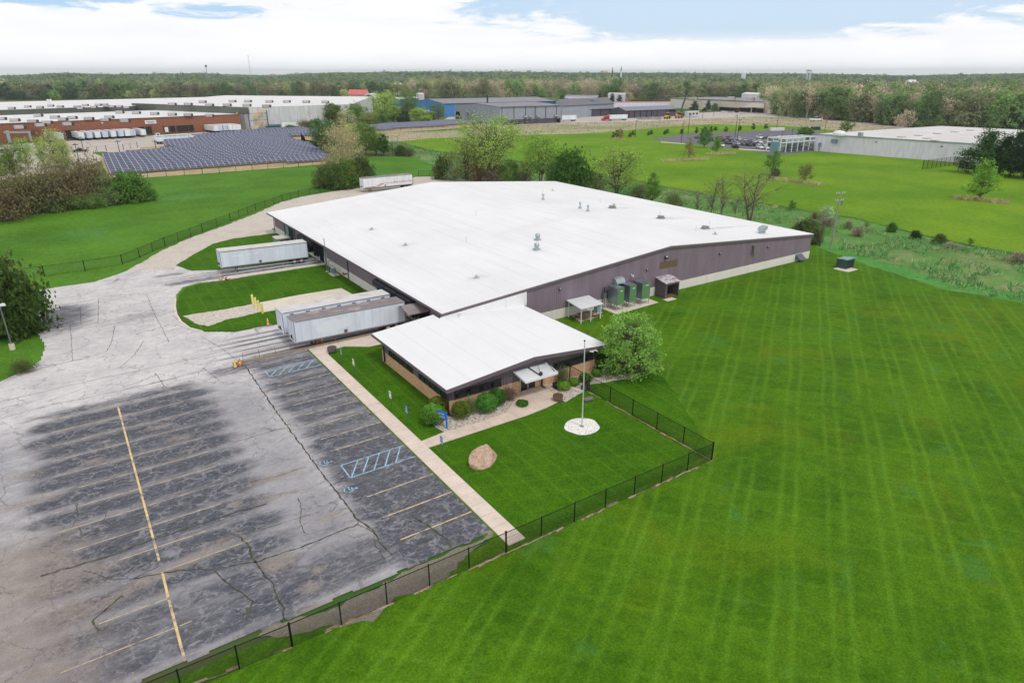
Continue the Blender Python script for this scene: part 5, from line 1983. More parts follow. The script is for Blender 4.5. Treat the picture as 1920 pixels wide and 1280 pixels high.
# ---------------------------------------------------------------- lamp post and utility poles
lp0 = G(24, 655)
lpst = thing('lamp_post', 'grey street lamp on a concrete foot in the grass at the left edge', 'street lamp', lp0)
mb = MB()
mb.tube(lp0 + (0, 0, .75), lp0 + (0, 0, 5.75), .09, 10, .07)
mb.build('pole', M('lamp_pole_paint', lin((118, 128, 132)), .45, .4), lpst)
mb = MB()
mb.lathe([(.32, 0), (.3, .75), (.05, .76)], 16, tuple(lp0))
mb.build('concrete_foot', pad_m, lpst)
mb = MB()
mb.lathe([(.16, .76), (.14, 1.0), (.09, 1.02)], 12, tuple(lp0))
mb.build('collar', steel_m, lpst)
mb = MB()
c = lp0 + np.array([.28, .05, 5.8])
mb.tube(lp0 + (0, 0, 5.72), c, .05, 8)
mb.extr([(c[0] - .25, c[2] - .1), (c[0] + .32, c[2] - .12), (c[0] + .3, c[2] + .1), (c[0] + .05, c[2] + .2), (c[0] - .22, c[2] + .14)], 'y', c[1] - .18, c[1] + .18)
mb.build('lamp_head', white_m, lpst)

polewood = M('pole_wood', lin((150, 146, 136)), .85, var=.2, scale=3)
up0 = G(1557, 468)
ut = thing('utility_pole', 'tall weathered utility pole with two crossarms beside the warehouse corner', 'utility pole', up0)
mb = MB()
mb.tube(up0, up0 + (0, 0, 11.2), .17, 10, .11)
mb.build('pole', polewood, ut)
for z, w in ((10.9, 1.1), (9.5, .95)):
    mb = MB()
    mb.bar(up0 + np.array([-w, .25, z]), up0 + np.array([w, -.25, z]), .12, .14)
    mb.build('crossarm', polewood, ut)
    mb = MB()
    for k in (-.9, -.35, .45, .92):
        mb.lathe([(.07, 0), (.09, .08), (.05, .14), (.08, .2), (.03, .27)], 8, tuple(up0 + np.array([k * w, -.25 * k, z + .07])))
    mb.build('insulator', M('insulator', lin((206, 206, 204)), .3), ut)
mb = MB()
for k in (.5, .8):
    mb.tube(up0 + np.array([k, -.2, 9.4]), up0 + np.array([k + .05, -.2, 8.7]), .07, 8)
mb.tube(up0 + np.array([.12, 0, 3]), up0 + np.array([.12, 0, 9.5]), .03, 6)
mb.build('cutout', steel_m, ut)
bp0 = G(1537, 462)
bpz = thing('broken_pole', 'dark short pole stump leaning beside the tall utility pole', 'pole', bp0)
mb = MB()
mb.tube(bp0, bp0 + np.array([.2, .1, 5.2]), .15, 9, .12)
mb.build('pole', M('dark_pole_wood', lin((96, 86, 80)), .9, var=.2), bpz)
mb = MB()
mb.lathe([(.12, 0), (.1, .2), (.02, .35)], 7, tuple(bp0 + np.array([.2, .1, 5.2])))
mb.build('splintered_top', polewood, bpz)
# ---------------------------------------------------------------- foliage
def leaf_mat(name, transl=0.35, contrast=0.28, tone=False, cl=0.55):
    """leaf colour: the object's own colour broken into clumps; far woods carry a tone per tree"""
    m, q = begin(name)
    p = q.pos()
    if tone:
        base = q.n('ShaderNodeVertexColor', layer_name='tone')
    else:
        base = q.n('ShaderNodeObjectInfo', out=1)
    a = q.noise(p, cl, 3.0, 0.6)
    b = q.noise(p, cl * 7, 2.0, 0.6)
    k = q.m('MULTIPLY', q.ss(a, 0.3, 0.7, 1 - contrast, 1 + contrast), q.ss(b, 0.25, 0.75, 1 - contrast, 1 + contrast))
    c = q.n('ShaderNodeVectorMath', {0: base, 3: k}, operation='SCALE')
    # warmer, yellower young leaves in patches
    c = q.mix(q.ss(q.noise(p, cl * 2.3, 2.0), .5, .7, 0, .3), c, q.n('ShaderNodeVectorMath', {0: c, 1: (1.2, 1.12, .8)}, operation='MULTIPLY'))
    d = q.n('ShaderNodeBsdfDiffuse', {0: c, 1: 0.8})
    t = q.n('ShaderNodeBsdfTranslucent', {0: c})
    mx = q.n('ShaderNodeMixShader', {0: transl, 1: d, 2: t})
    o = q.t.nodes.new('ShaderNodeOutputMaterial')
    q.t.links.new(mx, o.inputs[0])
    return m


leaf_m = leaf_mat('leaves')
bark_m = M('bark', lin((112, 100, 88)), .9, var=.25, scale=3)
bark_p = M('pale_bark', lin((176, 164, 144)), .9, var=.25, scale=3)
bark_d = M('dark_bark', lin((78, 66, 56)), .9, var=.25, scale=3)


def quads_at(C, size, rng, outward=None, flat=0.0, bias=.0):
    """leaf-sized rhombs at points C, random orientation"""
    n = len(C)
    a = rng.normal(size=(n, 3))
    if outward is not None:
        a = a * (1 - bias) + outward * bias * 2
    a /= np.linalg.norm(a, axis=1)[:, None] + 1e-9
    ref = rng.normal(size=(n, 3))
    u = np.cross(a, ref)
    u /= np.linalg.norm(u, axis=1)[:, None] + 1e-9
    v = np.cross(a, u)
    s = size * rng.uniform(.6, 1.35, (n, 1))
    V = np.stack([C - u * s, C + v * s * .62, C + u * s, C - v * s * .62], 1).reshape(-1, 3)
    F = np.arange(4 * n).reshape(n, 4)
    return V, F


def limb_mesh(branches, sides=5):
    """branches: list of (points (k,3), radii (k,)) -> V, F"""
    V, F = [], []
    for P, rr in branches:
        P = np.asarray(P, float)
        k = len(P)
        o = len(V)
        for i in range(k):
            d = P[min(i + 1, k - 1)] - P[max(i - 1, 0)]
            d /= np.linalg.norm(d) + 1e-9
            ref = np.array([1.0, 0, 0]) if abs(d[0]) < .8 else np.array([0, 1.0, 0])
            a = np.cross(d, ref)
            a /= np.linalg.norm(a)
            b = np.cross(d, a)
            for s in range(sides):
                t = 2 * math.pi * s / sides
                V.append(P[i] + (a * math.cos(t) + b * math.sin(t)) * rr[i])
        for i in range(k - 1):
            for s in range(sides):
                s2 = (s + 1) % sides
                F.append((o + i * sides + s, o + i * sides + s2, o + (i + 1) * sides + s2, o + (i + 1) * sides + s))
    return np.array(V), np.array(F)


def env(shape, t):
    """crown radius (0..1) at height fraction t of the crown"""
    if shape == 'round':
        return math.sqrt(max(0, 1 - (2 * t - .92) ** 2 / 1.18))
    if shape == 'vase':
        return max(0.12, min(1, .25 + 1.35 * t)) * math.sqrt(max(0, 1 - max(0, (t - .55) / .46) ** 2))
    if shape == 'cone':
        return max(.05, (1 - t) ** .8) * min(1, .45 + t * 5)
    if shape == 'column':
        return (max(0, 1 - t ** 2.6)) * min(1, .6 + t * 3)
    if shape == 'oval':
        return math.sqrt(max(0, 1 - (2 * t - .8) ** 2 / 1.45))
    if shape == 'bush':
        return math.sqrt(max(0, 1 - (t / 1.02) ** 2.4)) * min(1, .82 + t * .8)
    return 1.0


def make_tree(seed, h, cr, t0, shape, tips=40, leaves=1600, ls=.3, clump=.9, stems=1, trunk_r=None, twigs=2, straight=False, lump=.25, crook=.12):
    """returns (trunk mesh arrays, crown mesh arrays); origin at the foot"""
    rng = np.random.default_rng(seed)
    br = []
    tr = trunk_r or .02 * h + .03
    z0 = t0 * h
    tops = []
    for s in range(stems):
        ang = rng.uniform(0, 6.28)
        lean = (0 if stems == 1 else rng.uniform(.12, .38) * cr)
        k = 7
        P = []
        off = np.zeros(2)
        hh = h * (rng.uniform(.82, .94))
        for i in range(k):
            f = i / (k - 1)
            off = off + rng.normal(size=2) * (0 if straight else crook * .1 * h * (.3 if i < 2 else 1))
            P.append((math.cos(ang) * lean * f + off[0] * .5 + (0 if stems == 1 else math.cos(ang) * .25), math.sin(ang) * lean * f + off[1] * .5 + (0 if stems == 1 else math.sin(ang) * .25), hh * f))
        rr = [tr * (1 - .86 * (i / (k - 1)) ** .8) / (1 if stems == 1 else 1.35) for i in range(k)]
        P = np.array(P)
        br.append((P, rr))
        tops.append(P)
    T = []
    lob = rng.uniform(0, 6.28, 5)
    for i in range(tips):
        for _ in range(20):
            t = rng.uniform(0.02, .98) ** .9
            a = rng.uniform(0, 6.28)
            e = env(shape, t) * (1 + lump * math.sin(2 * a + lob[0] + 4 * t) * .6 + lump * math.sin(3 * a + lob[1] - 5 * t) * .5)
            rr_ = e * cr * math.sqrt(rng.uniform(.25, 1.0))
            if rng.random() < e + .15:
                break
        z = z0 + t * (h - z0)
        tip = np.array([math.cos(a) * rr_, math.sin(a) * rr_, z])
        P = tops[rng.integers(len(tops))]
        zb = max(z0 * .75, z - (rr_ * rng.uniform(.55, 1.05)) - .05 * h) if shape != 'cone' else max(z0 * .9, z + rr_ * rng.uniform(-.15, .1))
        zb = min(zb, P[-1][2] * .97)
        j = np.searchsorted(P[:, 2], zb) - 1
        j = int(np.clip(j, 0, len(P) - 2))
        f = (zb - P[j][2]) / (P[j + 1][2] - P[j][2] + 1e-9)
        base = P[j] + (P[j + 1] - P[j]) * f
        mid = base * .45 + tip * .55 + np.array([0, 0, .08 * np.linalg.norm(tip - base)]) * (1 if shape == 'vase' else -.2) + rng.normal(size=3) * .05 * cr
        L = np.linalg.norm(tip - base)
        r0 = min(tr * .5, .012 * L + .02)
        br.append((np.array([base, mid, tip]), [r0, r0 * .6, r0 * .22]))
        T.append(tip)
        for k in range(twigs):
            e2 = tip + rng.normal(size=3) * np.array([1, 1, .8]) * clump * .9
            st = mid * .35 + tip * .65
            br.append((np.array([st, e2]), [r0 * .3, r0 * .1]))
            T.append(e2)
    T = np.array(T)
    tv, tf = limb_mesh(br, 5)
    w = rng.uniform(.3, 1.6, len(T))
    w /= w.sum()
    idx = rng.choice(len(T), leaves, p=w)
    C = T[idx] + rng.normal(size=(leaves, 3)) * np.array([1, 1, .72]) * clump * .55
    C[:, 2] = np.maximum(C[:, 2], .12)
    cen = np.array([0, 0, z0 + (h - z0) * .4])
    out = C - cen
    out /= np.linalg.norm(out, axis=1)[:, None] + 1e-9
    cv, cf = quads_at(C, ls, rng, out, bias=.35)
    return (tv, tf), (cv, cf)


PROTO = {}


def proto(key, bark=None, **kw):
    (tv, tf), (cv, cf) = make_tree(**kw)
    tm = npmesh('trunk', tv, tf, bark or bark_m, 'mesh')
    cm_ = npmesh('crown', cv, cf, leaf_m, 'mesh')
    PROTO[key] = (tm, cm_, kw['h'], kw['cr'])


proto('broad', seed=1, h=10, cr=4.6, t0=.22, shape='round', tips=70, leaves=4200, ls=.26, clump=1.0)
proto('vase', seed=2, h=19, cr=9.5, t0=.22, shape='vase', tips=120, leaves=6800, ls=.23, clump=1.5, stems=5, trunk_r=.6, twigs=4)
proto('airy', seed=3, h=13, cr=5.0, t0=.18, shape='oval', tips=90, leaves=3400, ls=.21, clump=1.1, stems=4, twigs=4)
proto('airy_two', seed=13, h=13, cr=4.6, t0=.3, shape='oval', tips=80, leaves=3200, ls=.24, clump=1.1, stems=2, twigs=3)
proto('upright', seed=4, h=8, cr=2.4, t0=.14, shape='column', tips=60, leaves=2600, ls=.19, clump=.6, straight=True)
proto('young', seed=5, h=6.5, cr=2.3, t0=.2, shape='oval', tips=45, leaves=1500, ls=.17, clump=.55, straight=True)
proto('larch', seed=6, h=7, cr=2.7, t0=.08, shape='cone', tips=90, leaves=1500, ls=.13, clump=.42, straight=True)
proto('pine', bark_d, seed=7, h=13, cr=4.6, t0=.1, shape='cone', tips=130, leaves=6500, ls=.24, clump=.9, straight=True, lump=.35)
proto('bare', seed=8, h=13, cr=5.0, t0=.3, shape='vase', tips=34, leaves=200, ls=.12, clump=1.4, stems=2, trunk_r=.42, twigs=9, bark=bark_m, crook=.3)
proto('bare_slim', seed=9, h=11, cr=2.5, t0=.2, shape='vase', tips=46, leaves=160, ls=.12, clump=.9, stems=2, trunk_r=.16, twigs=6, bark=bark_m)
proto('dense_bush', seed=10, h=4.2, cr=3.6, t0=.02, shape='bush', tips=140, leaves=5600, ls=.22, clump=.75, stems=5, twigs=2, trunk_r=.12)
proto('twiggy_bush', seed=11, h=4.5, cr=3.2, t0=.04, shape='bush', tips=110, leaves=1700, ls=.17, clump=.9, stems=7, twigs=5, trunk_r=.1)
proto('golden', bark_p, seed=12, h=14, cr=4.6, t0=.16, shape='oval', tips=110, leaves=1500, ls=.19, clump=1.1, stems=3, twigs=4, trunk_r=.26)
proto('arborvitae', seed=14, h=3.6, cr=.85, t0=.02, shape='column', tips=26, leaves=700, ls=.16, clump=.3, straight=True, twigs=1)
proto('weeping', seed=15, h=6.9, cr=3.6, t0=.05, shape='bush', tips=190, leaves=10500, ls=.14, clump=.46, stems=3, twigs=3, trunk_r=.2, lump=.2)


def plant(key, label, cat, px, h=None, w=None, col=(90, 130, 50), name='tree', group=None, rz=None, at=None, k=1.0):
    """px: (x, foot y, top y) in the photo; the size follows from the height and the crown width w in photo pixels"""
    tm, cm_, ph, pr = PROTO[key]
    g = np.array([at[0], at[1], 0.0]) if at is not None else G(px[0], px[1])
    if h is None:
        h = HT((px[0], px[1]), (px[0], px[2]))
    sz = h / ph
    if w is not None:
        dist = float((g - np.array([0, 0, H])) @ FW)
        sx = w * dist / FPX / 2 / pr
    else:
        sx = sz
    t = thing(name, label, cat, g, rnd.uniform(0, 6.28) if rz is None else rz, group)
    t.scale = (sx, sx, sz)
    a = bpy.data.objects.new('trunk', tm)
    b = bpy.data.objects.new('crown', cm_)
    for o in (a, b):
        COL.objects.link(o)
        o.parent = t
    c = np.array(lin(col))
    c = c * .84 + (c @ np.array([.3, .6, .1])) * .16
    k = k * 1.5
    if key == 'twiggy_bush':
        c = c * np.array([.9, 1.0, .85])
    b.color = (c[0] * k, c[1] * k, c[2] * k, 1)
    return t


# --- trees near the building
plant('weeping', 'round light green tree growing from the ground at the office corner', 'tree', None, at=(50.3, 50.3), h=6.9, col=(122, 164, 60))
plant('vase', 'largest spreading pale green tree with forked trunk behind the warehouse', 'tree', (918, 343, 218), w=125, col=(140, 170, 66))
plant('airy', 'olive green many-stemmed tree left of the largest spreading tree', 'tree', (876, 338, 262), w=78, col=(122, 144, 62))
plant('airy_two', 'green tree on two thin trunks behind the white roof ridge', 'tree', (1012, 350, 250), w=66, col=(120, 158, 44))
plant('dense_bush', 'dark green dense round tree just behind the back edge of the white roof', 'tree', (1068, 362, 292), w=74, col=(66, 108, 34))
plant('airy', 'airy yellow-green tree with many stems beyond the right side of the roof', 'tree', (1156, 366, 276), w=86, col=(134, 164, 54))
plant('upright', 'narrow green tree standing alone beyond the right edge of the roof', 'tree', (1222, 384, 325), w=30, col=(100, 138, 46))
plant('bare', 'big bare forked tree beyond the right edge of the white roof', 'tree', (1404, 424, 312), w=92, col=(150, 150, 110), rz=.6)
plant('bare_slim', 'slim bare tree left of the big bare forked tree', 'tree', (1353, 412, 320), w=34, col=(150, 146, 120))
plant('bare_slim', 'bare tree with thin upright stems, second left of the big forked tree', 'tree', (1331, 408, 328), w=36, col=(150, 146, 120))
plant('bare_slim', 'small faint bare tree farthest left of the bare trees by the roof', 'tree', (1307, 402, 352), w=26, col=(150, 140, 120))
plant('bare_slim', 'short leafy sapling between the slim bare tree and the big forked tree', 'tree', (1376, 410, 360), w=22, col=(110, 130, 80))
for (x, y, ty, w, key, col, lab) in (
        (832, 336, 298, 34, 'dense_bush', (84, 104, 52), 'dark green shrub at the left foot of the olive tree'),
        (850, 338, 312, 30, 'twiggy_bush', (168, 178, 150), 'whitish flowering shrub at the foot of the olive tree'),
        (898, 342, 300, 36, 'twiggy_bush', (130, 92, 66), 'reddish brown shrub under the largest spreading tree'),
        (928, 345, 300, 44, 'twiggy_bush', (124, 116, 96), 'grey twiggy shrub under the largest spreading tree'),
        (958, 346, 308, 40, 'dense_bush', (98, 132, 52), 'bright green shrub behind the roof between two tall trees'),
        (985, 348, 306, 30, 'twiggy_bush', (120, 124, 96), 'grey-green thin shrub left of the two-trunk tree'),
        (1038, 352, 304, 30, 'twiggy_bush', (112, 112, 88), 'grey thin shrub right of the two-trunk tree'),
        (1118, 366, 328, 40, 'twiggy_bush', (140, 152, 92), 'pale twiggy shrub left of the airy yellow-green tree'),
        (1196, 378, 346, 36, 'twiggy_bush', (108, 124, 66), 'low green shrub between airy tree and narrow tree'),
        (1262, 394, 362, 34, 'twiggy_bush', (112, 132, 70), 'green scrub right of the narrow green tree')):
    plant(key, lab, 'shrub', (x, y, ty), w=w, col=col, name='shrub')
# --- ditch shrubs beside the right field
for (x, y, ty, w, key, col, lab) in (
        (1484, 396, 377, 13, 'young', (78, 112, 44), 'small dark green sapling at the edge of the ditch'),
        (1548, 414, 391, 26, 'dense_bush', (150, 172, 128), 'pale grey-green willow bush beside the utility pole'),
        (1527, 410, 398, 16, 'twiggy_bush', (150, 128, 92), 'brown dry bush left of the willow'),
        (1514, 438, 416, 46, 'dense_bush', (82, 104, 48), 'dark green bush behind the far corner of the warehouse'),
        (1526, 458, 430, 24, 'dense_bush', (94, 112, 56), 'olive bush between the warehouse corner and the utility pole'),
        (1552, 424, 408, 28, 'twiggy_bush', (150, 132, 122), 'greyish bush right behind the broken pole'),
        (1590, 428, 415, 14, 'twiggy_bush', (140, 124, 104), 'small brown bush right of the utility pole'),
        (1608, 443, 427, 24, 'twiggy_bush', (164, 138, 132), 'pinkish grey round bush in the ditch strip'),
        (1625, 428, 415, 11, 'young', (110, 140, 44), 'tiny yellow-green sapling beyond the pinkish bush'),
        (1671, 435, 420, 16, 'dense_bush', (74, 112, 36), 'fresh dark green bush, first of the ditch row'),
        (1715, 448, 434, 18, 'dense_bush', (56, 88, 40), 'dark green bush in the middle of the ditch row'),
        (1760, 457, 441, 22, 'dense_bush', (88, 110, 60), 'grey-green bush right of the dark ditch bush'),
        (1784, 466, 456, 26, 'twiggy_bush', (160, 144, 134), 'pale dead bush beside the grey-green ditch bush'),
        (1818, 461, 447, 10, 'young', (84, 116, 40), 'tiny dark sapling at the field edge'),
        (1908, 492, 474, 34, 'twiggy_bush', (166, 142, 132), 'pinkish dead bush at the right edge of the photo')):
    plant(key, lab, 'shrub', (x, y, ty), w=w, col=col, name='shrub')
# --- lone trees of the field
for (x, y, ty, w, key, col, lab) in (
        (1291, 299, 257, 30, 'larch', (136, 128, 62), 'brownish conical tree standing alone in the field'),
        (1320, 277, 237, 26, 'upright', (86, 128, 52), 'green tree at the corner of the far car park'),
        (1343, 287, 255, 17, 'upright', (104, 146, 44), 'slender bright green tree in front of the parked cars'),
        (1447, 329, 283, 28, 'young', (90, 130, 48), 'green tree in the field below the pipe rack'),
        (1508, 343, 307, 27, 'young', (122, 126, 58), 'olive brown small tree alone in the right field'),
        (1836, 375, 301, 46, 'upright', (112, 156, 36), 'bright yellow-green tree in front of the dark pines'),
        (1586, 252, 228, 28, 'young', (76, 118, 34), 'round green tree at the back corner of the white building'),
        (1506, 266, 239, 30, 'broad', (82, 118, 44), 'round green tree behind the pipe rack'),
        (1163, 263, 242, 12, 'young', (150, 120, 70), 'small brown-leaved tree left of the far car park'),
        (1454, 330, 318, 14, 'dense_bush', (86, 112, 70), 'low dark bush beside the green field tree')):
    plant(key, lab, 'tree', (x, y, ty), w=w, col=col)
ordn = ['first', 'second', 'third', 'fourth', 'fifth', 'sixth', 'seventh', 'eighth', 'ninth', 'tenth', 'eleventh', 'twelfth', 'thirteenth', 'fourteenth', 'fifteenth', 'sixteenth', 'seventeenth', 'eighteenth', 'nineteenth', 'twentieth']
for i, (x, y, ty) in enumerate(((1150, 259, 247), (1157, 256.5, 243), (1181, 257, 248), (1187, 254, 244), (1216, 254, 246), (1221, 252, 243), (1247, 252, 244), (1251, 249.5, 241.5), (1278, 251, 241),
                                (1306, 250, 238), (1333, 248, 236), (1341, 245, 237), (1361, 247, 237), (1387, 245, 235), (1412, 243, 231), (1436, 241, 232))):
    plant('arborvitae', 'small dark conical evergreen, %s from the left in the row on the far field' % ordn[i], 'evergreen', (x, y, ty), w=6.5 if i not in (1, 11) else 8, col=(66, 92, 36) if i % 4 else (104, 92, 54), name='evergreen_shrub', group='small evergreens on the far field')
# --- pines on the right
for (x, y, ty, w, col, lab) in ((1838, 326, 246, 76, (70, 104, 54), 'lighter green leftmost pine beside the white building'), (1872, 328, 256, 60, (48, 78, 48), 'dark pine second from the left at the right edge'),
                                (1893, 331, 247, 58, (56, 88, 52), 'tall dark pine with ragged top at the right edge'), (1918, 334, 256, 64, (46, 76, 46), 'dark pine cut off by the right edge of the photo'),
                                (1945, 336, 250, 64, (46, 76, 46), 'dark pine just outside the right edge of the photo')):
    plant('pine', lab, 'pine', (x, y, ty), w=w, col=col, name='pine_tree')
# --- trees around the solar field
for (x, y, ty, w, key, col, lab) in (
        (644, 334, 224, 62, 'golden', (176, 164, 104), 'tall golden half-bare tree by the solar field, left of two'),
        (660, 325, 236, 50, 'golden', (166, 160, 106), 'golden half-bare tree by the solar field, right of two'),
        (612, 290, 226, 46, 'broad', (86, 122, 66), 'dark green tree behind the golden trees'),
        (664, 280, 232, 40, 'airy', (152, 178, 44), 'bright yellow-green tree behind the golden trees'),
        (687, 292, 234, 44, 'broad', (104, 132, 56), 'dense green tree right of the golden trees'),
        (706, 290, 246, 34, 'airy', (130, 160, 52), 'lighter green tree beside the dark conical tree'),
        (720, 292, 252, 26, 'upright', (62, 104, 28), 'dark green conical tree at the end of the meadow'),
        (737, 290, 262, 18, 'bare_slim', (170, 140, 120), 'pinkish bare small tree beside the dark conical tree'),
        (752, 292, 275, 22, 'dense_bush', (80, 100, 48), 'low dark bush right of the dark conical tree'),
        (768, 293, 278, 22, 'twiggy_bush', (108, 108, 72), 'low brownish bush at the meadow corner'),
        (612, 352, 315, 40, 'dense_bush', (96, 112, 56), 'olive bush at the left of the meadow thicket'),
        (636, 354, 312, 50, 'dense_bush', (78, 108, 42), 'green bush at the front of the meadow thicket'),
        (655, 351, 305, 44, 'dense_bush', (94, 122, 44), 'yellow-green bush in the middle of the meadow thicket'),
        (680, 348, 300, 42, 'dense_bush', (74, 98, 44), 'dark bush at the right of the meadow thicket'),
        (622, 346, 300, 30, 'twiggy_bush', (136, 120, 96), 'grey twiggy bush inside the meadow thicket'),
        (600, 232, 194, 50, 'airy', (176, 178, 120), 'pale blossoming tree in front of the long grey wall'),
        (625, 236, 196, 32, 'broad', (98, 116, 50), 'olive green tree right of the blossoming tree'),
        (573, 243, 226, 30, 'twiggy_bush', (140, 122, 84), 'brown bush against the long grey wall'),
        (590, 246, 228, 26, 'dense_bush', (84, 106, 56), 'green bush against the long grey wall'),
        (545, 246, 236, 22, 'dense_bush', (92, 114, 60), 'small green bush near the stacked green beams'),
        (636, 236, 202, 22, 'upright', (60, 100, 44), 'dark green tree behind the golden trees near the grey wall'),
        (652, 238, 206, 34, 'airy', (172, 184, 130), 'pale tree by the corner of the long grey wall'),
        (673, 236, 197, 40, 'broad', (100, 138, 60), 'green tree below the red-roofed barn'),
        (693, 238, 210, 38, 'airy', (128, 150, 62), 'light green tree below the grey arch of the barn'),
        (712, 236, 216, 26, 'dense_bush', (72, 116, 46), 'round green bush above the far solar rows'),
        (723, 228, 171, 46, 'airy_two', (150, 176, 66), 'tall light green tree right of the red-roofed barn'),
        (738, 232, 200, 34, 'broad', (120, 150, 60), 'bushy green tree below the tall light green tree'),
        (757, 232, 208, 22, 'dense_bush', (70, 96, 56), 'dark low tree above the far solar rows'),
        (768, 228, 172, 34, 'airy_two', (96, 132, 60), 'tall darker green tree left of the blue building'),
        (790, 232, 204, 40, 'broad', (134, 164, 60), 'yellow-green bushy tree in front of the blue building'),
        (806, 230, 212, 26, 'dense_bush', (96, 116, 60), 'olive bush in front of the blue building'),
        (822, 226, 194, 28, 'airy', (96, 128, 80), 'grey-green tree by the corner of the blue building')):
    plant(key, lab, 'tree' if 'tree' in lab.split(' in ')[0] else 'shrub', (x, y, ty), w=w, col=col, name='tree' if 'bush' not in key else 'shrub')
# --- thicket at the left edge
for (x, y, ty, w, key, col, lab) in (
        (247, 378, 330, 72, 'dense_bush', (86, 126, 42), 'bright green bush at the right end of the left thicket'),
        (272, 373, 352, 30, 'dense_bush', (70, 100, 36), 'small dark bush touching the bright green bush'),
        (8, 414, 352, 84, 'twiggy_bush', (122, 106, 72), 'brown bush at the very left edge of the meadow'),
        (30, 404, 330, 76, 'twiggy_bush', (128, 114, 80), 'tall brown bush near the left edge of the photo'),
        (62, 398, 326, 70, 'twiggy_bush', (134, 120, 90), 'tan brown bush, third from the left of the thicket'),
        (96, 396, 322, 64, 'twiggy_bush', (124, 116, 82), 'olive brown bush in the middle of the thicket'),
        (122, 392, 318, 64, 'twiggy_bush', (136, 116, 90), 'tall brown bush above the low green bushes'),
        (150, 388, 320, 56, 'twiggy_bush', (122, 106, 84), 'dark brown bush left of the bare-branched one'),
        (176, 382, 300, 64, 'twiggy_bush', (138, 122, 88), 'bare-branched brown bush below the solar panels'),
        (204, 378, 334, 50, 'twiggy_bush', (120, 112, 78), 'low brown bush left of the bright green bush'),
        (70, 399, 372, 36, 'dense_bush', (74, 92, 46), 'low dark bush at the front of the left thicket'),
        (108, 396, 374, 44, 'dense_bush', (86, 110, 48), 'low green bush at the front of the left thicket'),
        (140, 392, 370, 46, 'dense_bush', (98, 126, 54), 'fresh green low bush in the front row of the thicket'),
        (176, 389, 366, 44, 'dense_bush', (104, 130, 58), 'light green low bush in the front row of the thicket'),
        (206, 384, 356, 44, 'dense_bush', (108, 128, 76), 'grey-green low bush near the bright green bush'),
        (32, 338, 268, 48, 'airy', (110, 132, 56), 'green tree behind the left thicket'),
        (54, 318, 258, 28, 'airy', (140, 176, 62), 'slim bright green tree by the brick building, leftmost'),
        (83, 312, 256, 22, 'airy', (146, 176, 66), 'slim bright green tree in front of the dock, second'),
        (110, 316, 242, 44, 'airy', (160, 172, 84), 'thin yellow-green tree in front of the parked trailers'),
        (126, 320, 262, 26, 'airy_two', (150, 168, 84), 'thin pale green tree nearest the black car'),
        (20, 322, 288, 30, 'pine', (60, 90, 44), 'small dark conifer left of the slim green trees'),
        (118, 346, 292, 56, 'airy', (126, 138, 70), 'olive green tree above the brown thicket'),
        (0, 330, 296, 26, 'dense_bush', (90, 128, 50), 'green bush at the left edge by the car park'),
        (150, 340, 292, 40, 'bare', (150, 138, 90), 'bare-looking tree left of the first solar panels')):
    plant(key, lab, 'tree' if 'tree' in lab or 'conifer' in lab else 'shrub', (x, y, ty), w=w, col=col, name='tree' if ('tree' in lab or 'conifer' in lab) else 'shrub')
plant('dense_bush', 'big dark green bush at the left edge beside the lamp post', 'shrub', (22, 628, 510), w=118, col=(62, 88, 30), name='shrub')
plant('twiggy_bush', 'brown half-bare bush behind the big dark green bush at the left edge', 'shrub', (6, 600, 486), w=112, col=(104, 98, 62), name='shrub')
plant('twiggy_bush', 'low leafy weed clump at the grass edge below the lamp post', 'shrub', (44, 697, 676), w=44, col=(84, 104, 40), name='shrub')


# --- clipped shrubs by the office: leaf shells over a dark inner mass
def round_shrub(label, X, Y, r, h, col, n=1500, ls=.075, ragged=.1, top=.5, z=.07, sq=2.0):
    rng = np.random.default_rng(int(X * 100 + Y))
    t = thing('shrub', label, 'shrub', (X, Y, z))
    d = rng.normal(size=(n, 3))
    d /= np.linalg.norm(d, axis=1)[:, None]
    d[:, 2] = np.where(d[:, 2] < -.55, -d[:, 2], d[:, 2])
    dd = np.sign(d) * np.abs(d) ** (2 / sq)
    dd /= np.maximum(1e-6, (np.abs(dd) ** sq).sum(1)[:, None] ** (1 / sq))
    k = 1 + ragged * (fbm(d[:, 0] * 2.2 + 9, d[:, 1] * 2.2 + d[:, 2] * 2.7 + 5, 3) - .5) * 3 + rng.normal(size=n) * ragged * .45
    depth = 1 - np.abs(rng.normal(size=n)) * .09
    C = dd * (k * depth)[:, None] * np.array([r, r, h / 2]) + np.array([0, 0, h / 2])
    C[:, 2] = np.maximum(C[:, 2], .03)
    V, F = quads_at(C, ls, rng, d, bias=.5)
    o = npmesh('foliage', V, F, leaf_m, t)
    c = np.array(lin(col))
    c = c * .88 + (c @ np.array([.3, .6, .1])) * .12
    o.color = (c[0] * 1.35, c[1] * 1.25, c[2] * 1.2, 1)
    mb = MB()
    for s in range(4):
        a = s * 1.6 + .3
        mb.tube((math.cos(a) * r * .1, math.sin(a) * r * .1, 0), (math.cos(a) * r * .5, math.sin(a) * r * .5, h * .6), .035, 5, .012)
    mb.build('stem', bark_d, t, world=False)
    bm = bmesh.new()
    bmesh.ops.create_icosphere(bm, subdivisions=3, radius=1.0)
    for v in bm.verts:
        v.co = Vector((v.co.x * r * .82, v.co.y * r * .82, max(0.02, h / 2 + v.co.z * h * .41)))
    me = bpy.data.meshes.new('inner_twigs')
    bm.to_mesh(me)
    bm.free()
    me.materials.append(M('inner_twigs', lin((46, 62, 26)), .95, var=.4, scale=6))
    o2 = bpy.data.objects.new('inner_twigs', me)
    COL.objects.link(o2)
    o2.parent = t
    return t


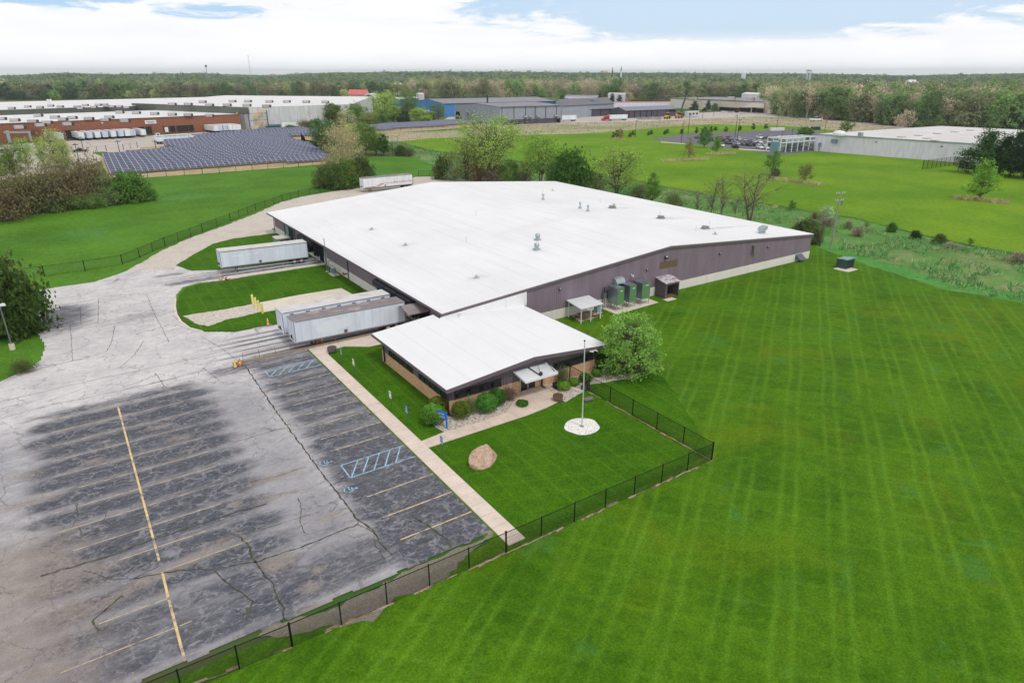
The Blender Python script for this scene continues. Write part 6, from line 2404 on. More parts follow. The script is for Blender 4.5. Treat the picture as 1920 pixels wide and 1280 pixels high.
round_shrub('large bright green round shrub behind the blue board', 26.0, 52.3, 1.15, 1.95, (96, 154, 48), 3600, .085, .12)
round_shrub('darker clipped shrub against the left brick corner', 27.35, 53.9, .85, 1.75, (92, 116, 34), 2200, .07, .06, sq=2.6)
round_shrub('clipped barrel-shaped shrub right of the office corner post', 28.85, 51.75, .88, 1.7, (102, 128, 34), 2600, .065, .04, sq=2.8)
round_shrub('large round green shrub under the left front window', 31.75, 51.55, 1.12, 1.85, (76, 134, 48), 3400, .085, .11)
round_shrub('round green shrub right behind the large one under the window', 33.35, 52.15, .95, 1.75, (66, 120, 44), 2600, .08, .1)
round_shrub('low green mound of groundcover at the edge of the entrance patio', 35.45, 50.55, .62, .5, (70, 128, 40), 1300, .07, .14)
round_shrub('low clipped yellow-green mound nearest the entrance, right of the barrel', 41.4, 51.2, .82, .85, (102, 146, 34), 2000, .06, .05)
round_shrub('small clipped yellow-green mound, second along the right stone bed', 43.0, 51.35, .64, .82, (100, 146, 36), 1600, .06, .05)
round_shrub('clipped green mound behind the fence in the right stone bed', 44.75, 51.4, .8, .9, (92, 140, 34), 1900, .06, .05)
round_shrub('small green mound nearest the clipped dark hedge', 46.6, 51.75, .62, .8, (78, 130, 36), 1500, .06, .05)
round_shrub('dark green boxy clipped hedge at the right office corner', 48.35, 53.0, 1.05, 1.6, (62, 92, 30), 3000, .065, .035, sq=4.0)
round_shrub('second dark green clipped hedge along the right office wall', 49.2, 56.2, 1.15, 1.5, (56, 88, 28), 2800, .07, .035, sq=4.0)
round_shrub('light green upright shrub between the dark hedge and round tree', 48.3, 51.1, .62, 1.35, (104, 146, 50), 1700, .06, .06, sq=2.6)
PROTO['thin'] = PROTO['twiggy_bush']
plant('twiggy_bush', 'thin sparse green shrub against the brick under the left window', 'shrub', None, at=(30.15, 52.2), h=1.5, col=(104, 128, 84), name='shrub', k=1).scale = (.22, .22, .36)
plant('twiggy_bush', 'purple-grey twiggy shrub left of the entrance door', 'shrub', None, at=(35.05, 52.4), h=1.4, col=(120, 98, 96), name='shrub').scale = (.25, .25, .32)
plant('twiggy_bush', 'tall loose grey-green shrub right of the entrance door', 'shrub', None, at=(42.3, 52.55), h=1.7, col=(96, 120, 78), name='shrub').scale = (.24, .24, .4)
plant('twiggy_bush', 'brownish drooping shrub under the edge of the round tree', 'shrub', None, at=(49.6, 51.2), h=1.3, col=(128, 124, 74), name='shrub').scale = (.4, .4, .32)
# ================================================================ background industry
def ring(*px):
    return [tuple(G(*p)[:2]) for p in px]


# paved yards
sheet('brick_building_yard', ring((-60, 345), (130, 322), (195, 300), (265, 292), (350, 285), (345, 262), (480, 249), (600, 243), (600, 237), (470, 241), (453, 243), (250, 257), (-60, 276)), far_drive_m, Z1 + .002, None)
sheet('verge', ring((172, 286), (192, 284.5), (262, 293), (200, 297)), meadow_m, Z2, (2, .3), 61)
sheet('verge', ring((262, 277), (300, 274), (346, 270), (352, 281), (300, 287), (262, 282)), tan_m, Z2, (2, .3), 62)
sheet('solar_field_soil', ring((186, 296), (350, 281), (345, 262), (600, 240), (610, 262), (545, 264), (640, 306), (560, 312), (380, 326), (205, 338)), tan_m, Z1 + .010, (3, .4), 63)
sheet('solar_field_soil', ring((680, 238), (880, 229), (900, 238), (690, 252)), tan_m, Z1 + .016, (3, .4), 64)
sheet('factory_yard', ring((820, 232), (850, 214), (1050, 214), (1270, 214), (1420, 206), (1460, 212), (1420, 219), (1340, 222), (1262, 226), (1150, 230), (1050, 233), (1000, 237), (935, 240), (860, 236)), far_drive_m, Z1 + .006, None)
sheet('access_road', ring((1340, 210), (1440, 214), (1500, 219), (1600, 228), (1760, 243), (1760, 247), (1600, 233), (1500, 223), (1420, 219), (1340, 216)), far_drive_m, Z1 + .02, None)
sheet('car_park', ring((1216, 262), (1300, 250), (1400, 247), (1466, 242), (1530, 247), (1570, 250), (1570, 258), (1530, 283), (1455, 292), (1400, 281), (1345, 276), (1285, 269)), far_asph_m, Z1 + .022, None)
sheet('kerb_strip', ring((1240, 266), (1284, 269.5), (1284, 270.6), (1238, 267)), pad_m, Z1 + .03, None)
sheet('kerb_strip', ring((1385, 279), (1455, 283.5), (1455, 285), (1385, 280.5)), pad_m, Z1 + .03, None)

fb_brick = brick_mat('far_brick', lin((150, 100, 80)), lin((138, 90, 72)), lin((158, 110, 90)), lin((146, 108, 92)), .6, .25)
far_roof = roof_mat('far_white_roof', (.80, .79, .80), 8.0, 'y', .3)
far_roof2 = roof_mat('far_pinkish_roof', (.72, .69, .69), 6.0, 'y', .35)
far_grey_roof = roof_mat('far_grey_roof', lin((140, 140, 148)), 5.0, 'x', .35)
conc_pan = siding_mat('concrete_panel', lin((206, 208, 210)), 7.0, .12, .05)
green_d = M('dark_parapet', lin((104, 108, 100)), .7, var=.12, scale=.2)
grey_sid = siding_mat('grey_siding', lin((152, 160, 172)), 2.2, .12, .04)
dgrey_sid = siding_mat('charcoal_siding', lin((88, 84, 96)), 1.6, .2, .05)
blue_sid = siding_mat('blue_siding', lin((70, 130, 190)), 2.0, .25, .06)
white_sid = siding_mat('pale_siding', lin((236, 228, 248)), 3.0, .02, .01)
rtu_m = M('rooftop_unit', lin((188, 182, 184)), .55, .2, var=.15, scale=1)
rtu_d = M('rooftop_unit_dark', lin((70, 66, 70)), .7)


def bld(name, label, cat, P, h, wall, roofm, par=.6, group=None):
    """flat-roofed building on footprint P (world points)"""
    P = [np.array(p[:2], float) for p in P]
    c = sum(P) / len(P)
    t = thing(name, label, cat, (c[0], c[1], 0), 0, group)
    mb = MB()
    n = len(P)
    for i in range(n):
        a, b = P[i], P[(i + 1) % n]
        mb.quad((a[0], a[1], 0), (b[0], b[1], 0), (b[0], b[1], h), (a[0], a[1], h))
    mb.build('wall', wall, t)
    mb = MB()
    mb.prism([tuple(p) for p in P], h - .12, h + .05)
    r = mb.build('roof', roofm, t)
    return t, r


def rtu(parent, X, Y, z, rz=0, s=1.0, mesh=[]):
    if not mesh:
        mb = MB()
        mb.box((-2.2, -1.1, .25), (1.0, 1.1, 1.6), 0)
        mb.box((1.0, -1.05, .25), (2.2, 1.05, 1.45), 1)
        mb.box((-2.3, -1.0, 0), (2.0, 1.0, .25), 1)
        me = mb.mesh('rooftop_unit', [rtu_m, rtu_d])
        fixnormals(me)
        mesh.append(me)
    o = bpy.data.objects.new('rooftop_unit', mesh[0])
    COL.objects.link(o)
    o.parent = parent
    q_ = parent
    acc = np.zeros(3)
    while q_ is not None:
        acc += np.array(q_.location)
        q_ = q_.parent
    o.location = (X - acc[0], Y - acc[1], z - acc[2])
    o.rotation_euler = (0, 0, rz)
    o.scale = (s, s, s)


# --- brick distribution building on the left
hb = 9.0
fl_ = [G(-220, 285)[:2], G(0, 268.5)[:2], G(250, 255.5)[:2], G(452, 243.5)[:2]]
A = np.array([-110.0, 428.0]); B = np.array(G(453, 243.3)[:2])
A = B + (np.array(G(60, 265)[:2]) - B) / np.linalg.norm(np.array(G(60, 265)[:2]) - B) * 260
dv = (B - A) / np.linalg.norm(B - A)
nv = np.array([-dv[1], dv[0]])
bb, br = bld('brick_warehouse', 'long red brick warehouse with white roof and a row of loading docks at left', 'warehouse', [A, B, B + nv * 88, A + nv * 88], hb, fb_brick, far_roof)
def along(px, py, off=0.0):
    """point on the brick wall line seen at photo column px (near the ground row py)"""
    g = G(px, py)[:2]
    s = (g - A) @ dv
    return A + dv * s - nv * off
mb = MB()
mb.bar((*(A - nv * .1), hb + .05), (*(B - nv * .1), hb + .05), .3, .35)
mb.build('coping', green_d, bb)
ra = random.Random(12)
rang = math.atan2(dv[1], dv[0])
for (px, py) in ((3, 222), (28, 224.5), (62, 227), (89, 229), (72, 216), (103, 219), (136, 220), (167, 222), (128, 232), (198, 224), (235, 226), (225, 210), (256, 211), (290, 212.5), (323, 214), (353, 215), (393, 216.5), (205, 219), (118, 223), (77, 234), (38, 238)):
    g = G(px, py, hb + 1.0)
    rtu(br, g[0], g[1], hb, rang + ra.uniform(-.05, .05), 1.05)
for (a, w) in ((93, 4.5), (138, 4), (254, 3.0), (271, 3.0), (313, 3.0), (329, 2.8), (346, 3.0), (361, 3.0), (376, 2.8)):
    c = along(a, 262 if a < 200 else 251)
    mb = MB()
    mb.bar((*(c - dv * w / 2 - nv * .2), 2.6), (*(c + dv * w / 2 - nv * .2), 2.6), .5, 3.8 if a < 300 else 3.2)
    mb.build('dock_door', black_m, bb)
    if a in (272, 255, 313):
        mb = MB()
        mb.bar((*(c - dv * w * .32 - nv * .5), 2.3), (*(c + dv * w * .32 - nv * .5), 2.3), .1, 2.8)
        mb.build('door_panel', white_m, bb)
c = along(284, 252)
mb = MB()
mb.bar((*(c - dv * 3 - nv * .2), 6.8), (*(c + dv * 3 - nv * .2), 6.8), .2, 1.9)
mb.build('wall_sign', white_m, bb)
mb = MB()
mb.bar((*(c - dv * 2.2 - nv * .32), 6.95), (*(c + dv * 2.2 - nv * .32), 6.95), .03, .3)
mb.bar((*(c - dv * 1.5 - nv * .32), 6.4), (*(c + dv * 1.5 - nv * .32), 6.4), .03, .22)
mb.build('sign_text', steel_m, bb)
for a in (58, 186, 310, 20):
    c = along(a, 255)
    mb = MB()
    mb.bar((*(c - dv * .5 - nv * .2), 7.4), (*(c + dv * .5 - nv * .2), 7.4), .3, .4)
    mb.build('wall_lamp', white_m, bb)
# entrance duct frame at far left
c = along(18, 268, 4)
mb = MB()
mb.bar((*c, .2), (*c, 6.0), 1.4, 1.4)
mb.bar((*(c + dv * 9), .2), (*(c + dv * 9), 4.6), 1.0, 1.0)
mb.bar((*(c - dv * 1.5), 5.2), (*(c + dv * 9.5), 4.8), .9, .9)
mb.build('duct', galv_m, bb)
# raised wings behind it
C0 = B + nv * 4 + dv * 0.5
W0 = np.array(G(252, 211.5, hb)[:2])
wing, wr_ = bld('concrete_warehouse', 'long pale concrete warehouse with a white roof joined to the brick warehouse', 'warehouse',
                [np.array(G(472, 243)[:2]), np.array(G(661, 234)[:2]), np.array(G(668, 219)[:2]) + np.array([40, 60]), np.array(G(430, 207)[:2]) + np.array([0, 10]), np.array(G(250, 205, 9)[:2])], 13.0, conc_pan, far_roof)
mb = MB()
a, b = np.array([*G(250, 205, 9)[:2]]), np.array([*G(472, 243)[:2]])
d_ = (b - a) / np.linalg.norm(b - a)
n_ = np.array([d_[1], -d_[0]])
mb.bar((*(a + n_ * .4), 11.0), (*(b + n_ * .4), 11.0), .4, 3.9)
mb.build('dark_cladding', green_d, wing)
for (px, py) in ((323, 194.5), (353, 194.5), (393, 196), (426, 196), (463, 196.5), (436, 189), (465, 189), (505, 189.5), (538, 189.5), (574, 190), (610, 190.5), (500, 198), (380, 190)):
    g = G(px, py, 14.2)
    rtu(wr_, g[0], g[1], 13.0, rang + ra.uniform(-.05, .05), 1.1)
A2 = A + nv * 88
ww, wr2 = bld('rear_warehouse', 'white-roofed warehouse with dark green parapet behind the brick one', 'warehouse',
              [A + nv * 89, np.array(G(138, 209.5, 9)[:2]), np.array(G(240, 207.5, 9)[:2]), np.array(G(300, 196, 9)[:2]) + np.array([60, 90]), A + nv * 240], 11.5, green_d, far_roof)
for (px, py) in ((22, 202), (52, 199), (75, 200.5), (95, 197.5), (113, 199), (145, 199.5), (160, 196.5), (176, 200), (200, 198), (210, 199), (224, 199), (238, 200.5), (151, 202), (184, 196), (196, 195.5)):
    g = G(px, py, 12.5)
    rtu(wr2, g[0], g[1], 11.5, rang + ra.uniform(-.1, .1), .9)
for px in (92, 97):
    g = G(px, 198, 12)
    mb = MB()
    mb.tube((g[0], g[1], 11.5), (g[0], g[1], 16), .7, 8)
    mb.build('vent_stack', white_m, wr2)
# yellow stair tower
st = thing('stair_tower', 'yellow zigzag stair tower at the corner of the brick warehouse', 'stair', (*G(476, 243)[:2], 0))
s0 = np.array(G(468, 243.5)[:2]) - nv * 1.0
yel2 = M('stair_yellow', lin((224, 190, 84)), .5)
for (a, za, b, zb) in ((2, .3, 9, 4), (9, 4, 3, 7.5), (3, 7.5, 10, 10.5)):
    mb = MB()
    mb.bar((*(s0 + dv * a), za), (*(s0 + dv * b), zb), 1.2, .3)
    mb.bar((*(s0 + dv * a - nv * .8), za + 1), (*(s0 + dv * b - nv * .8), zb + 1), .15, .2)
    mb.build('flight', yel2, st)
for a in (0, 12):
    mb = MB()
    mb.bar((*(s0 + dv * a), 0), (*(s0 + dv * a), 11.0), .4, .4)
    mb.build('post', teal_m2, st)
mb = MB()
mb.bar((*(s0 + dv * 0 - nv * .5), 9.5), (*(s0 + dv * 12 - nv * .5), 9.5), .2, .2)
mb.bar((*(s0 + dv * 0 - nv * .5), 5.5), (*(s0 + dv * 12 - nv * .5), 5.5), .2, .2)
mb.build('frame', teal_m2, st)
br2 = thing('roof_stair', 'yellow sloping roof stair above the brick warehouse corner', 'stair', (*G(447, 212, 9)[:2], 9))
g = G(443, 213.5, 9.1)
mb = MB()
for o_ in (0, 2.2):
    mb.bar((g[0] + o_, g[1], 9.1), (g[0] + 8 + o_, g[1] + 6, 14.0), .5, .35)
mb.build('stringer', yel2, br2)
mb = MB()
for k in range(9):
    f_ = k / 8
    mb.bar((g[0] + 8 * f_, g[1] + 6 * f_, 9.15 + 4.85 * f_), (g[0] + 8 * f_ + 2.2, g[1] + 6 * f_, 9.15 + 4.85 * f_), .3, .1)
mb.build('tread', yel2, br2)
gbm = thing('stacked_beams', 'stack of long dark green beams beside the pale concrete wall', 'beams', G(515, 243))
tgb = M('beam_green', lin((44, 104, 92)), .5)
g = G(494, 242.5)
for k, (x0, w, z) in enumerate(((0, 27, .4), (2, 26, 1.0), (1, 27, 1.6), (3, 24, 2.3))):
    mb = MB()
    mb.bar((g[0] + x0, g[1] - .6 + .4 * (k % 2), z), (g[0] + x0 + w, g[1] + 1 + .4 * (k % 2), z), 2.4, .42)
    mb.build('beam', tgb, gbm)
wt_ = thing('box_truck', 'white box truck by the pale concrete wall near the trees', 'truck', G(538, 243))
g = G(530, 243)
mb = MB()
mb.box((g[0], g[1], 1.0), (g[0] + 9.5, g[1] + 2.6, 3.9))
mb.build('cargo_box', white_m, wt_)
mb = MB()
mb.extr([(g[0] + 9.6, .7), (g[0] + 12, .7), (g[0] + 12, 1.6), (g[0] + 11.3, 2.7), (g[0] + 9.6, 2.8)], 'y', g[1] + .1, g[1] + 2.5)
mb.build('cab', white_m, wt_)
for x in (1.8, 10.6):
    for s in (0, 2.4):
        mb = MB()
        mb.tube((g[0] + x, g[1] + s, .5), (g[0] + x, g[1] + s + .25, .5), .5, 10)
        mb.build('wheel', tyre_m, wt_)

# trailers at the brick docks
def wall_trailer(px, lab, py=262, L=14.5, off=1.5, body=None, grp='white trailers at the brick docks'):
    c = along(px, py, off + L)
    t = trailer(lab, (c[0], c[1], .02), math.atan2(nv[1], nv[0]), L, drop=0.0, body=body or trail_w, full=False, group=grp)
    return t
pn = ['leftmost', 'second', 'third', 'fourth', 'fifth', 'sixth', 'seventh', 'eighth', 'ninth']
tb2 = siding_mat('trailer_far_blue', lin((196, 208, 228)), 1.2, .15, .05)
for i, px in enumerate((148, 163, 178, 192, 207, 221, 233, 243, 262)):
    wall_trailer(px + 6, 'parked white trailer, %s in the long row at the brick docks' % pn[i], 264 - (px - 148) * .06, body=(trail_w, tb2)[i % 2])
for i, px in enumerate((103, 112, 120)):
    wall_trailer(px + 2, 'grimy white trailer behind the thin trees, %s of three' % ('left', 'middle', 'right')[i], 268, off=1.0, body=tb2, grp='trailers behind the thin trees')
for i, px in enumerate((388, 399, 412, 425, 437, 447)):
    wall_trailer(px, 'white trailer, %s in the right group at the brick docks' % pn[i], 247, body=(trail_w, tb2)[i in (1, 2)], grp='white trailers in the right dock group', off=.8)


def semi(label, nose, rz, cabcol, L=15.5, body=None, roofm=None, stripe=None):
    """tractor with sleeper and box trailer, local +x runs from nose to tail"""
    t = thing('semi_truck', label, 'truck', nose, rz)
    cm2 = M('cab_' + '_'.join(map(str, cabcol)), lin(cabcol), .4, var=.04)
    mb = MB()
    mb.extr([(0, .6), (.05, 1.5), (.4, 1.75), (2.0, 1.95), (2.0, .6)], 'y', -.95, .95)
    mb.build('hood', cm2, t, world=False)
    mb = MB()
    mb.extr([(2.0, .7), (2.0, 2.0), (2.5, 2.9), (3.0, 3.0), (5.4, 3.95), (5.6, 3.9), (5.6, .7)], 'y', -1.2, 1.2)
    mb.build('cab', cm2, t, world=False)
    mb = MB()
    mb.quad((2.0, -1.0, 2.05), (2.0, 1.0, 2.05), (2.46, 1.0, 2.82), (2.46, -1.0, 2.82))
    for v in range(4):
        mb.v[v] = (mb.v[v][0] - .03, mb.v[v][1], mb.v[v][2] + .01)
    for s in (-1.21, 1.21):
        mb.quad((2.4, s, 2.0), (3.4, s, 2.0), (3.4, s, 2.75), (2.6, s, 2.75))
    mb.build('window', glass_m, t, world=False)
    for y in (-.7, .7):
        mb = MB()
        mb.box((-.04, y - .18, .95), (.04, y + .18, 1.2))
        mb.build('headlight', lens_m, t, world=False)
    mb = MB()
    mb.box((-.15, -1.15, .35), (.1, 1.15, .75))
    mb.build('bumper', rim_m, t, world=False)
    for s in (-1.15, 1.15):
        mb = MB()
        mb.tube((3.2, s * .93, .65), (5.2, s * .93, .65), .33, 10)
        mb.build('fuel_tank', rim_m, t, world=False)
    x0 = 5.0 + 1.0
    mb = MB()
    mb.box((x0, -1.3, 1.2), (x0 + L, 1.3, 4.05))
    bo = mb.build('trailer_body', body or trail_w, t, world=False)
    if stripe:
        mb = MB()
        mb.box((x0 + .5, -1.31, 3.5), (x0 + L - .3, -1.302, 3.75))
        mb.box((x0 + .5, 1.302, 3.5), (x0 + L - .3, 1.31, 3.75))
        mb.build('stripe', stripe, bo, world=False)
    mb = MB()
    mb.box((2.2, -.5, .75), (x0 + L, .5, 1.18))
    mb.build('chassis', chas_m, t, world=False)
    for x in (1.0, 6.2, 7.5, x0 + L - 2.6, x0 + L - 1.3):
        for s in (-1, 1):
            wheel(t, x, s * 1.05, .5, .5, .32, s)
    return t


gB = G(372, 265.5)
semi('white tractor with a white trailer and green stripe driving past the brick docks', (gB[0] + 1, gB[1], .02), math.atan2(-dv[1], -dv[0]), (232, 236, 238), 15.5, stripe=M('stripe_green', lin((70, 130, 120)), .5))
gC = G(292, 261)
tt = thing('yard_tractor', 'white yard tractor without trailer near the brick docks', 'truck', gC, rang)
mb = MB()
mb.extr([(0, .6), (0, 2.0), (.5, 2.9), (2.2, 2.9), (2.2, .6)], 'y', -1.1, 1.1)
mb.build('cab', white_m, tt, world=False)
mb = MB()
mb.quad((.0, -.9, 2.0), (.0, .9, 2.0), (.45, .9, 2.8), (.45, -.9, 2.8))
for i in range(4):
    mb.v[i] = (mb.v[i][0] - .04, *mb.v[i][1:])
for s in (-1.11, 1.11):
    mb.quad((.6, s, 1.9), (1.8, s, 1.9), (1.8, s, 2.7), (.6, s, 2.7))
mb.build('window', glass_m, tt, world=False)
mb = MB()
mb.box((2.2, -.6, .7), (6.0, .6, 1.1))
mb.build('chassis', chas_m, tt, world=False)
for x in (1.0, 4.4, 5.5):
    for s in (-1, 1):
        wheel(tt, x, s * 1.0, .5, .5, .32, s)


# --- cars
def car_mesh(kind):
    hs = {'sedan': [(-2.3, .55), (-2.3, .85), (-1.6, .95), (-.9, 1.42), (.5, 1.45), (1.15, 1.0), (2.2, .82), (2.3, .5)],
          'suv': [(-2.3, .6), (-2.35, 1.05), (-2.15, 1.7), (.4, 1.75), (1.1, 1.15), (2.2, 1.0), (2.3, .55)],
          'pickup': [(-2.8, .65), (-2.8, 1.15), (-.75, 1.15), (-.65, 1.75), (.7, 1.78), (1.3, 1.2), (2.6, 1.08), (2.7, .6)],
          'van': [(-2.5, .55), (-2.5, 1.9), (.6, 1.95), (1.6, 1.2), (2.4, .95), (2.5, .5)]}[kind]
    return hs


def car_proto(kind):
    prof = car_mesh(kind)
    mb = MB()
    low = [p for p in prof]
    body = [(x, min(z, 1.0 if kind == 'sedan' else 1.15)) for x, z in prof]
    cab = [p for p in prof if p[1] >= (.94 if kind == 'sedan' else 1.0)]
    # lower body
    xs0, xs1 = prof[0][0], prof[-1][0]
    bz = .98 if kind == 'sedan' else 1.14
    mb.extr([(xs0, .32), (xs0 - .02, bz - .12), (xs0 + .15, bz), (xs1 - .9, bz - .02), (xs1 - .1, bz - .22), (xs1, .32)], 'y', -.9, .9)
    b = mb.mesh('body', M('car_paint', (1, 1, 1), .25, tint=True, var=.03, spec=.5))
    fixnormals(b)
    mb = MB()
    top = max(z for x, z in prof)
    cs = {'sedan': (-1.75, -1.0, .45, 1.2), 'suv': (-2.25, -2.0, .35, 1.1), 'pickup': (-.78, -.65, .65, 1.3), 'van': (-2.45, -2.35, .7, 1.6)}[kind]
    def frus(mb, z0, z1, w0, w1, x):
        vs = [(x[0], -w0, z0), (x[3], -w0, z0), (x[3], w0, z0), (x[0], w0, z0), (x[1], -w1, z1), (x[2], -w1, z1), (x[2], w1, z1), (x[1], w1, z1)]
        mb.add(vs, [(0, 3, 2, 1), (4, 5, 6, 7), (0, 1, 5, 4), (1, 2, 6, 5), (2, 3, 7, 6), (3, 0, 4, 7)])
    frus(mb, bz - .02, top - .07, .84, .68, cs)
    g_ = mb.mesh('glasshouse', glass_m)
    fixnormals(g_)
    mb = MB()
    frus(mb, top - .07, top, .69, .62, (cs[1] - .02, cs[1] + .08, cs[2] - .1, cs[2] + .03))
    r_ = mb.mesh('roof', M('car_paint', (1, 1, 1)))
    fixnormals(r_)
    mb = MB()
    mb.tube((0, -.11, 0), (0, .11, 0), .33, 12)
    w_ = mb.mesh('wheel', tyre_m)
    mb = MB()
    mb.box((-.03, -.18, -.07), (.03, .18, .07))
    h_ = mb.mesh('headlight', lens_m)
    return b, g_, r_, w_, h_, xs0, xs1


CARS = {k: car_proto(k) for k in ('sedan', 'suv', 'pickup', 'van')}


def car(kind, col, label, loc, rz, group):
    b, g_, r_, w_, h_, x0, x1 = CARS[kind]
    t = thing('parked_car', label, 'car', loc, rz, group)
    def link(nm, me, l=(0, 0, 0)):
        o = bpy.data.objects.new(nm, me)
        COL.objects.link(o)
        o.parent = t
        o.location = l
        return o
    c = (*lin(col), 1)
    link('body', b).color = c
    link('glasshouse', g_)
    link('roof', r_).color = c
    for x in (x0 + .85, x1 - .8):
        for s in (-.82, .82):
            link('wheel', w_, (x, s, .33))
    for s in (-.62, .62):
        link('headlight', h_, (x1 - .02, s, .68 if kind == 'sedan' else .8))
    return t


WHT, SIL, BLK, GRY, RED, DBL, LBL = (236, 238, 240), (176, 180, 186), (34, 36, 42), (96, 100, 108), (128, 28, 44), (40, 54, 84), (120, 140, 160)
cg = 'cars in the far car park'
cd = np.array(G(1480, 284)[:2]) - np.array(G(1360, 274)[:2])
cang = math.atan2(cd[1], cd[0])
rows = [
    ('front', [(1352, 275.0, 'suv', WHT), (1378, 277.5, 'pickup', BLK), (1424, 278.5, 'suv', WHT), (1436, 279.5, 'sedan', WHT), (1447, 280, 'suv', RED), (1455, 279.5, 'sedan', WHT)]),
    ('second', [(1364, 270.5, 'suv', BLK), (1373, 271, 'sedan', GRY), (1382, 271.5, 'sedan', SIL), (1393, 272.5, 'suv', GRY), (1404, 274, 'suv', BLK), (1416, 274, 'suv', DBL), (1432, 273.5, 'sedan', SIL), (1444, 273.5, 'sedan', BLK), (1456, 274, 'suv', GRY)]),
    ('third', [(1333, 264.5, 'pickup', BLK), (1350, 265, 'sedan', BLK), (1361, 266, 'suv', BLK), (1371, 267, 'suv', DBL), (1386, 263, 'sedan', WHT), (1396, 264.5, 'sedan', SIL), (1406, 266, 'sedan', LBL), (1414, 267.5, 'sedan', SIL), (1424, 268, 'sedan', WHT), (1434, 267, 'sedan', SIL), (1446, 267.5, 'suv', GRY)]),
    ('back', [(1307, 260, 'sedan', BLK), (1331, 257.5, 'suv', SIL), (1351, 260, 'sedan', RED), (1365, 261, 'suv', RED), (1424, 260, 'pickup', WHT), (1435, 261.5, 'sedan', BLK), (1447, 261.5, 'suv', GRY), (1463, 262, 'suv', WHT), (1473, 263, 'suv', SIL), (1482, 265, 'sedan', GRY)])]
cn = {WHT: 'white', SIL: 'silver', BLK: 'black', GRY: 'grey', RED: 'dark red', DBL: 'dark blue', LBL: 'pale blue'}
kn = {'sedan': 'car', 'suv': 'tall car', 'pickup': 'pickup', 'van': 'van'}
for rn, lst in rows:
    for i, (x, y, k, c) in enumerate(lst):
        car(k, c, '%s %s, %s in the %s row of the far car park' % (cn[c], kn[k], ordn[i], rn), (*G(x, y)[:2], Z1 + .025), R(58) + ra.uniform(-.05, .05) + (math.pi if ra.random() < .5 else 0), cg)
for x, y, k, c, lab in ((150, 285.5, 'pickup', BLK, 'black car parked alone near the solar field gate'), (78, 292, 'sedan', (60, 140, 130), 'teal green car behind the slim trees at left'), (14, 311, 'sedan', (40, 140, 170), 'bright blue car partly behind bushes at the left edge'),
                        (12, 287, 'suv', DBL, 'dark blue car beside the duct frame of the brick building'), (24, 289, 'sedan', WHT, 'white car beside the dark blue car at left'), (36, 287, 'sedan', SIL, 'silver car near the leftmost slim tree'), (92, 279, 'sedan', WHT, 'white car in front of the grimy trailers'),
                        (1331, 209, 'sedan', SIL, 'silver car in front of the cream building, leftmost'), (1357, 211, 'sedan', WHT, 'white car in front of the cream building'), (1369, 211.5, 'sedan', SIL, 'silver car left of the black car at the cream building'), (1381, 211.5, 'suv', BLK, 'black car in front of the cream building'),
                        (1320, 208, 'suv', BLK, 'dark car by the conifers of the cream building'), (1281, 216.5, 'pickup', DBL, 'dark blue pickup beside the pale machine')):
    car(k, c, lab, (*G(x, y)[:2], Z1 + .03), .1 + ra.uniform(-.2, .2) + rang * (x < 200), 'cars around the background buildings')
pk = thing('service_truck', 'white pickup truck parked on the bare ground before the woods', 'truck', G(1530, 227), -.3)
b_, g_, r_, w_, h_, x0, x1 = CARS['pickup']
for nm, me in (('body', b_), ('glasshouse', g_), ('roof', r_)):
    o = bpy.data.objects.new(nm, me)
    COL.objects.link(o)
    o.parent = pk
    o.color = (*lin(WHT), 1)
for x in (x0 + .85, x1 - .8):
    for s in (-.82, .82):
        o = bpy.data.objects.new('wheel', w_)
        COL.objects.link(o)
        o.parent = pk
        o.location = (x, s, .33)
pk.scale = (1.7, 1.7, 1.6)

# ---------------------------------------------------------------- solar field
def solar_mat():
    m, q = begin('solar_panel')
    uv = q.n('ShaderNodeTexCoord', out=3)
    X, Y, Z = q.sep(uv)
    fx = q.m('FRACT', q.m('DIVIDE', X, 1.95))
    fy = q.m('FRACT', q.m('DIVIDE', Y, 1.02))
    ln = q.m('MAXIMUM', q.m('LESS_THAN', fx, .11), q.m('LESS_THAN', fy, .13))
    cell = q.noise(q.comb(q.m('FLOOR', q.m('DIVIDE', X, 1.95)), q.m('FLOOR', q.m('DIVIDE', Y, 1.02)), 0), .77, 0.0)
    c = q.mix(q.ss(cell, .3, .7), lin((58, 62, 84)), lin((80, 83, 106)))
    c = q.mix(ln, c, lin((168, 172, 192)))
    return finish(m, q, c, .32, spec=.35)


solar_m = solar_mat()
solP = [np.array(p) for p in ring((195, 299), (268, 291.5), (352, 283), (310, 276), (308, 268), (345, 262.5), (480, 249.5), (600, 241.5), (604, 255), (540, 259.5), (560, 269), (585, 276), (620, 298), (615, 303), (480, 311), (330, 322), (208, 333))]
solP2 = [np.array(p) for p in ring((690, 240.5), (860, 229.5), (905, 228), (905, 233), (700, 247))]
sc_ = 0
order = []
for blk, P in enumerate((solP, solP2)):
    y0 = min(p[1] for p in P)
    y1 = max(p[1] for p in P)
    dn = np.array(G(615, 301)[:2]) - np.array(G(208, 332)[:2])
    th = math.atan2(dn[1], dn[0])
    ca, sa = math.cos(th), math.sin(th)
    Q = np.array([(p[0] * ca + p[1] * sa, -p[0] * sa + p[1] * ca) for p in P])
    yy = Q[:, 1].min() + 2.2
    k = 0
    while yy < Q[:, 1].max() - .8:
        xs = []
        for i in range(len(Q)):
            a, b = Q[i], Q[(i + 1) % len(Q)]
            if (a[1] > yy) != (b[1] > yy):
                xs.append(a[0] + (b[0] - a[0]) * (yy - a[1]) / (b[1] - a[1]))
        xs.sort()
        for s in range(0, len(xs) - 1, 2):
            if xs[s + 1] - xs[s] > 8:
                order.append((blk, k, s // 2, xs[s], xs[s + 1], yy))
        yy += 5.7 if blk == 0 else 6.6
        k += 1
